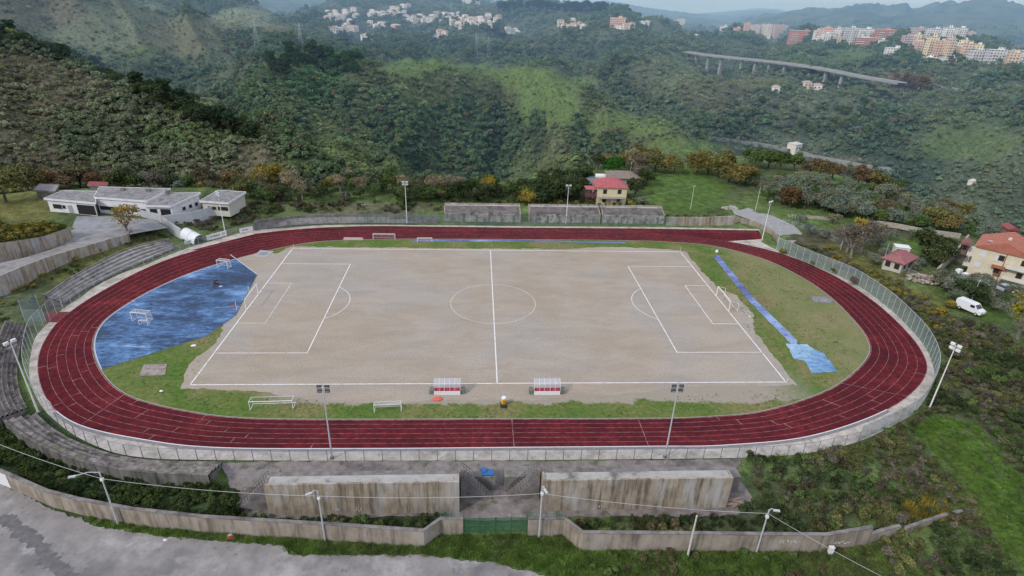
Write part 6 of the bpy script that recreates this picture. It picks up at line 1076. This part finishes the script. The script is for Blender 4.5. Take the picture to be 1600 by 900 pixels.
village(565, 584, 57, 63, 5, 1250, 1280, 'village house low on the slope below the cluster'); village(578, 602, 38, 43, 4, 1450, 1480, 'village house below the left row'); village(616, 624, 46, 47, 1, 1420, 1430, 'tall ochre house standing alone below the village', 1.5, 4); village(683, 694, 54, 60, 3, 1300, 1320, 'village house alone on the wooded slope'); village(793, 812, 47, 55, 4, 1350, 1400, 'village house below the right end of the village'); village(722, 750, 4, 9, 6, 1900, 1930, 'village house on the skyline above the village')
village(876, 912, 36, 44, 7, 1480, 1540, 'village house in the small white group right of the village'); village(955, 988, 40, 48, 6, 1450, 1500, 'village house below the ridge group'); village(1000, 1014, 36, 39, 2, 1430, 1440, 'village house on the bare ridge'); village(1236, 1246, 233, 234, 1, 500, 505, 'white house with a red roof beside the valley road', .75)
village(1255, 1282, 136, 140, 3, 760, 775, 'low white farm house in the valley', .7); village(1208, 1216, 142, 143, 1, 740, 745, 'tiny white farm hut in the valley', .6); village(1518, 1522, 288, 290, 1, 440, 441, 'small stone hut on the right valley slope', .32); village(1085, 1088, 60, 61, 1, 1300, 1310, 'pale farm house under the ridge', .7)
# viaduct
VD = [(985, 68, 1000), (1040, 76, 950), (1075, 81, 910), (1100, 85, 890), (1150, 90.5, 860), (1204, 96, 840), (1262, 103.5, 810), (1300, 110, 790), (1345, 119, 770), (1380, 125, 752), (1410, 130, 735)]
dk = [(CAM[0]+D*math.sin(az_of(u, v)), CAM[1]+D*math.cos(az_of(u, v)), z_at(az_of(u, v), D, v)) for u, v, D in VD]; dk = catmull(dk, 5, False); ve = empty('viaduct', tuple(dk[20]), 0, 'grey motorway viaduct on tall piers crossing the far valley', 'viaduct'); o_ = np.array(dk[20]); P = dk[:, :2]-o_[:2]; Zk = dk[:, 2]-o_[2]
def deckribbon(w0, w1, z0, z1, name, mat): mb = MB(); A = offset_line(P, w0); B_ = offset_line(P, w1); f = lambda Q, dz: [(x, y, z+dz) for (x, y), z in zip(Q, Zk)]; mb.strip(f(A, z1), f(B_, z1)); mb.strip(f(A, z0), f(A, z1)); mb.strip(f(B_, z1), f(B_, z0)); mb.strip(f(B_, z0), f(A, z0)); mb.build(name, mat, ve)
VC = M('viaduct_concrete', [(.30, .30, .30), (.38, .38, .38)], .1, bump=0); deckribbon(5.6, -5.6, -1.6, 0, 'deck', VC); deckribbon(5.9, 5.6, -.8, .9, 'parapet', VC); deckribbon(-5.6, -5.9, -.8, .9, 'parapet', VC); deckribbon(5.2, -5.2, .0, .05, 'carriageway', rgbmat('far_tarmac', (.22, .22, .23)))
for u in (1088, 1110, 1133, 1156, 1180, 1202, 1222, 1290, 1318): 
    us = np.array([proj(q)[0] for q in dk]); k = int(np.argmin(abs(us-u))); q = dk[k]; g = float(terr(q[0], q[1])); MB().box((q[0]-o_[0], q[1]-o_[1], (g-6+q[2]-2.2)/2-o_[2]), (4.2, 3.0, max(4, q[2]-2.2-g+6)), .4, .85).build('pier', VC, ve)
for pts, lab in (([(1095, 213), (1130, 217), (1165, 222.5), (1200, 228), (1240, 236.5), (1270, 243), (1300, 250), (1350, 259), (1385, 264), (1425, 270)], 'pale valley road running down to the right beyond the olive grove'), ([(1400, 128), (1440, 132), (1475, 137), (1520, 142)], 'short pale stretch of road on the far right slope')):
    Q = [G(u, v) if False else tuple(np.array(SNAP(u, v, 620 if len(pts) > 5 else 1100)[1])+[0, 0, 1.0]) for u, v in pts]
    Q = catmull(Q, 4, False); A = offset_line(Q[:, :2], 2.0); B_ = offset_line(Q[:, :2], -2.0); mb = MB(); T = lambda S, dz: [(x, y, z+dz) for (x, y), z in zip(S, Q[:, 2])]; mb.strip(T(B_, 0), T(A, 0)); mb.strip(T(B_, -4), T(B_, 0)); mb.strip(T(A, 0), T(A, -4)); struct(mb.build('valley_road', rgbmat('far_road', (.30, .30, .29), bump=0)), lab, 'road')
for u, v, h in ((744, 92, 34), (763, 90, 28), (402, 72, 26), (471, 74, 24)):
    x, y, z = SNAP(u, v, 1200)[1]; z -= 1; e = empty('pylon', (x, y, z), 0, f'thin lattice power pylon on the slope, {"left" if u < 500 else "central"} pair, {"left" if u in (744, 402) else "right"} one', 'pylon'); mb = MB(); h *= 1.0
    for sx in (-1, 1):
        for sy in (-1, 1): mb.tube((sx*2.2, sy*2.2, 0), (sx*.3, sy*.3, h), .12, n=4)
    for k in range(8): q = 2.2*(1-k/8.5); z_ = h*k/8; z2 = h*(k+1)/8; q2 = 2.2*(1-(k+1)/8.5); mb.tube((-q, -q, z_), (q2, -q2, z2), .06, n=4); mb.tube((q, -q, z_), (-q2, -q2, z2), .06, n=4)
    mb.build('tower', GALV, e); mb = MB(); [mb.tube((-4, 0, z_), (4, 0, z_), .18, n=4) for z_ in (h*.78, h*.9)]; mb.build('crossarm', GALV, e)
# ------------------------------------------------------------------ individual trees
TC = dict(dark=(.07, .095, .045), green=(.11, .165, .06), olive=(.20, .225, .175), brown=(.16, .135, .08), rust=(.19, .125, .07), gold=(.33, .26, .06), yellow=(.42, .32, .05), pale=(.30, .25, .17), bright=(.05, .17, .03), grey=(.16, .145, .12), autumn=(.20, .185, .075))
def T_at(kind, u, v, s, key, name, label, group, z=None):
    x, y, _ = W(u, v, 0); g = float(terr(x, y))
    if g > .5: x, y, _ = W(u, v, g); g = float(terr(x, y))
    return tree(kind, (x, y, g-.1), s, TC[key], name, label, group)
def spread(n, poly, kinds, name, label, group, seed, mind=3.2):
    r_ = random.Random(seed); P = [Vector(W2(*q)) for q in poly]; lo = [min(p[i] for p in P) for i in (0, 1)]; hi = [max(p[i] for p in P) for i in (0, 1)]; got = []; tries = 0
    while len(got) < n and tries < n*60:
        tries += 1; x, y = r_.uniform(lo[0], hi[0]), r_.uniform(lo[1], hi[1])
        if not in_poly([x], np.array([y]), [tuple(p) for p in P])[0] or any((x-a)**2+(y-b)**2 < mind**2 for a, b in got) or any(in_poly([x], np.array([y]), q)[0] for q in KEEP): continue
        got.append((x, y)); kind, s, key = r_.choice(kinds); z = float(terr(x, y)); tree(kind, (x, y, z-.1), s*r_.uniform(.8, 1.2), TC[key], name, label, group)
KEEP = [[W2(*q) for q in ((1138, 314), (1258, 355), (1262, 376), (1220, 390), (1130, 345))], [W2(*q) for q in ((1352, 385), (1425, 380), (1440, 432), (1360, 425))], [W2(*q) for q in ((1495, 350), (1700, 380), (1700, 480), (1530, 450), (1500, 425))], [W2(*q) for q in ((895, 275), (1010, 270), (1010, 325), (900, 325))]]
def row(lst, name, label, group, kind, key):
    for q in lst: T_at(q[3] if len(q) > 3 else kind, q[0], q[1], q[2], q[4] if len(q) > 4 else key, name, label, group)
# left, behind the clubhouse
row([(10, 318, 1.5), (45, 300, 1.3, 'broad', 'brown'), (28, 285, 1.2), (75, 290, 1.0, 'broad', 'rust'), (128, 290, 1.55, 'broad', 'brown'), (150, 296, .9, 'broad', 'rust'), (105, 298, .8, 'broad', 'rust'), (0, 275, 1.3, 'broad', 'autumn'), (60, 268, .9, 'broad', 'gold')], 'autumn_tree', 'brown autumn tree behind the left end of the clubhouse', 'autumn trees behind the clubhouse', 'broad', 'autumn')
row([(165, 278, 1.0, 'broad', 'gold'), (185, 282, 1.1, 'broad', 'gold'), (150, 274, .7, 'broad', 'yellow'), (175, 270, .8, 'broad', 'yellow')], 'yellow_tree', 'yellow leaved tree behind the middle of the clubhouse', 'yellow trees behind the clubhouse', 'broad', 'gold')
row([(190, 292, 1.1, 'broad', 'dark'), (213, 293, .9, 'broad', 'dark'), (232, 292, .9, 'thin', 'grey'), (248, 293, 1.0, 'broad', 'grey'), (262, 290, 1.0, 'broad', 'dark'), (282, 294, .9, 'olive', 'olive'), (298, 290, 1.0, 'broad', 'green'), (95, 275, 1.0, 'olive', 'olive'), (115, 262, 1.0, 'broad', 'dark')], 'hedge_tree', 'dark mixed tree behind the right half of the clubhouse', 'mixed trees behind the clubhouse', 'broad', 'dark')
row([(322, 298, 1.0, 'broad', 'brown'), (345, 294, .9, 'thin', 'grey'), (362, 298, 1.0, 'broad', 'brown'), (385, 302, 1.0, 'broad', 'autumn'), (310, 283, .7, 'broad', 'gold'), (338, 282, .9, 'broad', 'autumn'), (410, 305, 1.1, 'thin', 'gold'), (416, 296, 1.0, 'tall', 'gold'), (432, 302, 1.1, 'tall', 'gold'), (428, 310, .8, 'broad', 'brown'), (455, 306, 1.1, 'thin', 'pale'), (462, 300, .8, 'thin', 'pale')], 'autumn_tree', 'gold and brown autumn tree right of the small flat roofed building', 'autumn trees right of the store', 'broad', 'autumn')
T_at('thin', 200, 362, 1.15, 'gold', 'yellow_tree', 'lone thin yellow tree on the forecourt before the clubhouse', 'lone tree'); T_at('bush', 205, 364, .6, 'grey', 'shrub', 'grey brown shrub at the foot of the lone yellow tree', 'lone shrub')
# behind the far stands, two staggered bands
spread(44, ((380, 330), (470, 326), (560, 322), (690, 322), (690, 303), (560, 300), (470, 305), (380, 310)), [('broad', .75, 'dark'), ('broad', .65, 'green'), ('bush', 1.0, 'dark'), ('broad', .7, 'autumn'), ('thin', .8, 'pale'), ('bush', 1.1, 'grey')], 'broadleaf_tree', 'bushy tree in the belt behind the long grey terrace', 'tree belt behind the grey terrace', 21, 3.0)
row([(692, 306, 1.0), (708, 306, 1.05), (676, 306, .9), (655, 303, .8, 'thin', 'grey'), (762, 306, .9, 'thin', 'yellow'), (766, 308, .7, 'tall', 'gold'), (720, 304, .8)], 'pale_tree', 'pale leafless looking tree behind the leftmost far stand', 'pale trees behind the far stands', 'thin', 'pale')
spread(30, ((640, 318), (900, 316), (895, 296), (640, 300)), [('broad', .85, 'dark'), ('broad', .75, 'dark'), ('broad', .7, 'green'), ('bush', 1.1, 'autumn'), ('broad', .6, 'autumn')], 'evergreen_tree', 'dark evergreen tree behind the left and middle far stands', 'evergreens behind the far stands', 22, 3.2)
row([(845, 316, 1.15), (862, 314, 1.2), (878, 316, 1.25), (893, 308, 1.2), (905, 305, 1.0), (872, 300, 1.2), (900, 290, 1.0), (850, 300, 1.0), (915, 288, .9), (888, 292, 1.1)], 'evergreen_tree', 'tall dark evergreen tree left of the villa', 'dark trees left of the villa', 'broad', 'dark')
row([(823, 320, .8, 'broad', 'gold'), (952, 322, .5, 'bush', 'yellow'), (985, 320, .55, 'bush', 'gold'), (900, 320, .5, 'bush', 'autumn')], 'garden_shrub', 'yellow green shrub between the far stands and the villa', 'shrubs by the villa', 'bush', 'gold')
row([(958, 272, 1.15, 'broad', 'bright')], 'bright_tree', 'bright green tree right behind the villa roof', 'bright tree', 'broad', 'bright')
row([(985, 275, 1.3, 'tall', 'pale'), (997, 278, 1.1, 'tall', 'grey')], 'bare_tree', 'pale half bare tree behind the stone building', 'bare trees behind the villa', 'tall', 'pale')
row([(975, 262, 1.1), (992, 258, 1.2), (1008, 262, 1.35), (1022, 268, 1.3), (1038, 270, 1.15), (1052, 272, 1.0), (935, 262, .9, 'broad', 'dark'), (945, 258, .9), (1000, 285, 1.0, 'broad', 'grey'), (1010, 290, 1.0, 'broad', 'dark'), (992, 305, 1.0, 'broad', 'dark'), (1003, 318, .8, 'bush', 'olive'), (985, 312, .8, 'bush', 'olive')], 'oak_tree', 'olive brown tree around the buildings behind the villa', 'trees around the villa', 'broad', 'autumn')
row([(1088, 273, 1.35), (1106, 272, 1.4), (1122, 278, 1.35), (1138, 284, 1.3), (1155, 290, 1.35), (1165, 286, 1.2), (1098, 262, 1.1), (1130, 268, 1.2)], 'oak_tree', 'large golden brown tree in the row above the meadow', 'large trees above the meadow', 'broad', 'autumn')
row([(1180, 262, 1.2), (1200, 262, 1.2), (1218, 266, 1.2), (1240, 268, 1.1), (1172, 255, 1.0), (1262, 275, 1.1, 'broad', 'brown'), (1280, 278, 1.2, 'broad', 'brown'), (1300, 280, 1.1, 'broad', 'brown'), (1318, 284, 1.0, 'thin', 'grey'), (1352, 292, 1.25, 'broad', 'rust'), (1368, 294, 1.3, 'broad', 'autumn'), (1340, 286, 1.0, 'broad', 'brown'), (1400, 300, .9, 'broad', 'green'), (1480, 318, 1.1, 'broad', 'brown'), (1500, 322, 1.1, 'broad', 'autumn'), (1515, 326, .9, 'broad', 'brown')], 'broadleaf_tree', 'rounded tree at the far edge of the olive grove', 'trees at the far edge of the grove', 'broad', 'green')
spread(95, ((1170, 285), (1250, 282), (1320, 292), (1400, 306), (1500, 330), (1590, 360), (1640, 385), (1560, 362), (1500, 360), (1420, 352), (1340, 345), (1260, 330), (1190, 318)), [('olive', 1.15, 'olive'), ('olive', 1.05, 'olive'), ('olive', 1.2, 'olive'), ('olive', 1.0, 'olive'), ('broad', .7, 'green')], 'olive_tree', 'grey green olive tree in the grove beyond the right bend', 'olive grove', 23, 3.3)
row([(1234, 325, 1.1, 'broad', 'rust'), (1378, 340, .95, 'broad', 'brown'), (1462, 352, 1.2), (1476, 356, 1.15), (1450, 348, 1.0), (1448, 364, .8, 'olive', 'olive'), (1500, 352, .8, 'olive', 'olive')], 'oak_tree', 'brown oak like tree standing among the olives', 'oaks among the olives', 'broad', 'autumn')
row([(1330, 402, 1.25), (1322, 395, 1.1), (1345, 398, 1.15), (1312, 385, 1.0), (1362, 390, 1.0), (1335, 382, .9, 'tall', 'gold'), (1350, 378, 1.0)], 'bare_tree', 'grey leafless tree in the gardens beside the bend', 'leafless trees by the bend', 'thin', 'grey')
row([(1265, 366, .8), (1285, 372, .8), (1250, 350, .7), (1300, 350, .8), (1390, 372, .8), (1372, 384, .7), (1425, 372, .8), (1380, 402, .6), (1365, 412, .6), (1425, 420, .7), (1437, 412, .6)], 'garden_shrub', 'grey green shrub around the gardens near the cottage', 'shrubs around the cottage', 'olive', 'olive')
row([(1448, 400, 1.2), (1462, 404, 1.15), (1456, 412, 1.0), (1470, 398, .9)], 'evergreen_tree', 'dark green tree on the lawn beside the stone garden wall', 'dark trees by the garden wall', 'broad', 'dark')
row([(1470, 445, 1.0), (1485, 455, 1.0), (1480, 438, .9), (1500, 448, 1.0), (1525, 452, 1.1), (1540, 440, .9), (1555, 448, .8), (1548, 470, .9), (1560, 482, .8), (1585, 462, 1.0), (1598, 470, .9), (1530, 432, .7), (1492, 470, .8), (1572, 440, .6)], 'olive_tree', 'olive tree in the garden below the orange roofed house', 'olives in the right garden', 'olive', 'olive')
row([(1518, 472, .8, 'broad', 'dark'), (1512, 462, .8, 'broad', 'dark')], 'evergreen_tree', 'small dark tree right behind the white van', 'small dark trees by the van', 'broad', 'dark')
row([(1592, 525, 1.25), (1606, 515, 1.3), (1612, 540, 1.1)], 'yellow_tree', 'bright yellow tree at the right edge below the van', 'yellow trees at the right edge', 'thin', 'yellow')
spread(16, ((1200, 392), (1290, 420), (1420, 500), (1510, 500), (1480, 470), (1380, 428), (1262, 372)), [('bush', .6, 'gold'), ('bush', .55, 'autumn'), ('bush', .6, 'grey')], 'roadside_shrub', 'golden green shrub on the bank outside the green mesh fence', 'shrubs outside the mesh fence', 25, 4)
def crest(pts, D, kinds, name, label, group, seed, n, dv=6, smin=1.0, smax=1.5):
    r_ = random.Random(seed); us = [p[0] for p in pts]; vs_ = [p[1] for p in pts]
    for i in range(n):
        u = us[0]+(us[-1]-us[0])*(i+r_.random())/n; v = float(np.interp(u, us, vs_))+r_.uniform(min(8, dv*.4), dv); _, g = SNAP(u, v, D); kind, key = r_.choice(kinds); tree(kind, (g[0], g[1], g[2]-.3), r_.uniform(smin, smax), TC[key], name, label, group)
TC['ridge'] = (.055, .085, .05); TC['pine'] = (.06, .12, .045)
crest([(0, 45), (60, 58), (100, 76), (200, 121), (300, 172), (400, 208)], 400, [('broad', 'ridge'), ('broad', 'dark'), ('tall', 'ridge')], 'ridge_tree', 'dark tree on the crest of the left hillside', 'trees along the left crest', 31, 60, 20, .8, 1.35)
crest([(425, 104), (450, 92), (480, 84), (520, 86), (560, 91)], 560, [('broad', 'pine'), ('tall', 'pine'), ('broad', 'ridge')], 'pine_tree', 'green pine like tree on the left shoulder of the central hill', 'trees on the central hill', 32, 26, 26, 1.1, 1.9)
crest([(1385, 118), (1405, 128), (1425, 126), (1440, 138)], 900, [('broad', 'rust'), ('broad', 'pale'), ('tall', 'rust')], 'autumn_tree', 'russet tree in the clump below the distant town', 'russet trees below the town', 33, 12, 16, 1.6, 2.4)
crest([(1180, 150), (1290, 155), (1420, 175)], 760, [('olive', 'olive'), ('broad', 'olive'), ('broad', 'green')], 'valley_tree', 'round tree on the terraced slope under the viaduct', 'trees under the viaduct', 34, 60, 60, .8, 1.3)
crest([(780, 14), (800, 9), (830, 10), (870, 13), (905, 14), (945, 17)], 1900, [('broad', 'ridge')], 'skyline_tree', 'dark tree on the skyline right of the hill village', 'skyline trees by the village', 35, 26, 6, 2.2, 4.0)
# ------------------------------------------------------------------ undergrowth, one mass per area
def under(name, label, cat, areas, lift=0.0):
    P, S, C, I = [], [], [], []
    for poly, dens, types, cols, s0, s1, cl in areas:
        Q = [W2(*q) for q in poly]; x, y = pts_in(Q, dens, cl, 5, len(P)); z = terr(x, y)-.05+lift; n = len(x)
        if not n: continue
        P.append(np.stack([x, y, z], 1)); S.append(s0+(s1-s0)*rng.random(n)**1.6); k = fbm(x/6, y/6, 90, 3); cc = np.array([TC[c] if isinstance(c, str) else c for c in cols]); j = np.clip(((k-.3)/.4*len(cols)+rng.normal(0, .8, n)).astype(int), 0, len(cols)-1); C.append(cc[j]*(.7+.6*rng.random((n, 1)))); I.append(rng.choice(types, n))
    return gn_scatter(name, label, cat, np.vstack(P), np.concatenate(S), np.vstack(C), np.concatenate(I))
rt = ((1165, 712), (1260, 712), (1345, 694), (1408, 665), (1440, 640), (1462, 603), (1466, 577), (1500, 560), (1600, 600), (1700, 700), (1640, 790), (1585, 720), (1525, 655), (1470, 645), (1425, 668), (1440, 700), (1500, 765), (1560, 850), (1600, 930), (1420, 930), (1350, 850), (1200, 825), (1150, 800), (1190, 780))
GR = [(.15, .24, .06), (.19, .28, .08), (.16, .21, .08)]; WD = ['dark', 'green', (.13, .12, .075), 'grey', (.16, .17, .075)]
under('bank_scrub', 'tangled dark green and grey scrub on the slope below the right bend', 'scrub', [(rt, 1.3, [0, 1, 2, 10, 11], WD, .3, .75, .0), (((1560, 690), (1640, 700), (1800, 760), (1800, 950), (1640, 900), (1580, 780)), 1.0, [0, 1, 2, 10, 11], WD, .3, .8, .1), (((1470, 545), (1500, 500), (1560, 520), (1640, 560), (1760, 640), (1640, 700), (1560, 640), (1500, 600)), 1.0, [0, 1, 2, 10, 11], WD, .35, .95, .0), (((1405, 790), (1450, 775), (1495, 795), (1480, 815), (1430, 825)), 1.6, [8, 9], ['gold', 'autumn', (.22, .22, .06)], .6, 1.0, 0)])
under('fence_bank_scrub', 'golden green scrub on the bank outside the green mesh fence', 'scrub', [(((1225, 392), (1240, 380), (1300, 396), (1400, 440), (1490, 498), (1520, 530), (1480, 545), (1462, 540), (1430, 495), (1380, 452), (1300, 415)), 1.3, [0, 1, 2, 8, 10, 11], ['autumn', 'gold', (.16, .16, .07), 'green', 'grey'], .3, .7, .0), (((1440, 480), (1500, 500), (1540, 550), (1480, 560)), 1.2, [0, 10, 11], ['grey', 'brown', 'dark'], .4, .8, 0)])
under('wall_bed_scrub', 'dark tangled weeds between the near stands and the boundary wall', 'scrub', [(((-60, 672), (5, 662), (40, 690), (110, 720), (200, 740), (340, 757), (372, 770), (385, 812), (300, 818), (200, 802), (100, 775), (0, 735), (-60, 710)), 1.6, [0, 1, 2], [(.045, .07, .03), 'dark', (.08, .11, .04)], .3, .8, .0), (((385, 812), (700, 812), (685, 828), (660, 845), (540, 835), (400, 828)), 1.8, [0, 1, 2, 8, 10], ['dark', (.08, .10, .045), 'brown', 'green'], .25, .7, .0), (((870, 813), (1190, 806), (1370, 830), (1350, 845), (910, 852), (884, 830)), 1.7, [0, 1, 8, 9, 10], ['dark', (.08, .10, .045), 'brown', 'autumn', 'green'], .3, .75, .0)])
under('bank_growth', 'rough golden and dark growth on the banks round the left terraces', 'scrub', [(((62, 462), (140, 415), (205, 386), (262, 372), (240, 366), (200, 372), (120, 396), (30, 430), (0, 465), (-80, 500), (-60, 520), (10, 500)), 1.0, [0, 1, 10, 11, 8], ['grey', 'gold', 'green', (.14, .14, .08)], .25, .6, .1), (((-80, 520), (10, 505), (-15, 560), (-15, 620), (-60, 650)), .8, [0, 10, 11], ['dark', 'green', 'grey'], .3, .7, .1), (((262, 362), (300, 345), (345, 332), (420, 320), (690, 322), (690, 334), (500, 333), (440, 337), (400, 345), (330, 362), (290, 358)), .8, [0, 1, 10, 11], ['dark', 'green', 'brown', 'grey'], .4, .9, .05), (((690, 316), (1040, 316), (1040, 322), (690, 322)), .5, [0, 1], ['dark', 'autumn'], .4, .8, 0), (((1040, 336), (1130, 336), (1140, 350), (1040, 350)), .8, [0, 10], ['green', 'brown'], .3, .6, 0)])
bx_ = [(x, y, z) for x, y, z in R1]
def on_mound(n):
    out = []
    for _ in range(n):
        i = rng.integers(0, len(R0)-1); s = rng.random(); rows = [R0, R1, R2, R3]; j = rng.integers(0, 3); t = rng.random(); a = np.array(rows[j][i])*(1-s)+np.array(rows[j][i+1])*s; b = np.array(rows[j+1][i])*(1-s)+np.array(rows[j+1][i+1])*s; out.append(a*(1-t)+b*t)
    return np.array(out)
mp2 = on_mound(1500); gn_scatter('mound_growth', 'golden green bushes covering the grassy mound at the left', 'scrub', mp2-[0, 0, .1], .25+.45*rng.random(1500), np.array([TC['gold'], (.12, .14, .045), (.17, .17, .06)])[rng.integers(0, 3, 1500)]*(.7+.5*rng.random((1500, 1))), rng.integers(0, 3, 1500))
under('verge_grass', 'bright green grass on the verges by the asphalt and boundary wall', 'grass', [(((133, 806), (213, 821), (320, 833), (417, 839), (533, 846), (663, 856), (690, 836), (880, 838), (906, 862), (1066, 862), (1283, 864), (1353, 852), (1400, 842), (1440, 900), (1500, 980), (1000, 980), (900, 925), (850, 895), (770, 878), (700, 870), (560, 866), (452, 864), (440, 850), (345, 845), (250, 836), (150, 820)), 9, [6, 7], GR, .5, 1.1, .0), (((900, 862), (1350, 856), (1440, 900), (1500, 980), (1000, 980)), 1.2, [0, 2, 8, 6], ['green', (.09, .14, .04), 'brown'], .2, .5, .0), (((1160, 716), (1330, 696), (1400, 668), (1445, 650), (1500, 690), (1560, 780), (1610, 880), (1580, 900), (1500, 790), (1440, 700), (1300, 720)), 4, [6, 7], GR, .4, .8, .0), (((1420, 662), (1470, 650), (1525, 660), (1590, 740), (1640, 800), (1640, 900), (1600, 900), (1540, 800), (1470, 720)), 7, [6, 7], [(.12, .22, .045), (.16, .28, .06)], .4, .7, .0)])
under('pitch_side_grass', 'short tufted grass round the sandy pitch', 'grass', [(((180, 590), (300, 640), (420, 652), (1100, 652), (1240, 634), (1330, 590), (1350, 545), (1290, 470), (1190, 408), (1100, 384), (1070, 394), (1180, 530), (1232, 606), (1090, 618), (900, 628), (600, 632), (430, 622), (290, 605), (360, 500), (320, 530)), 3.0, [6, 7], GR+[(.26, .26, .12)], .16, .34, .12)], lift=.08)
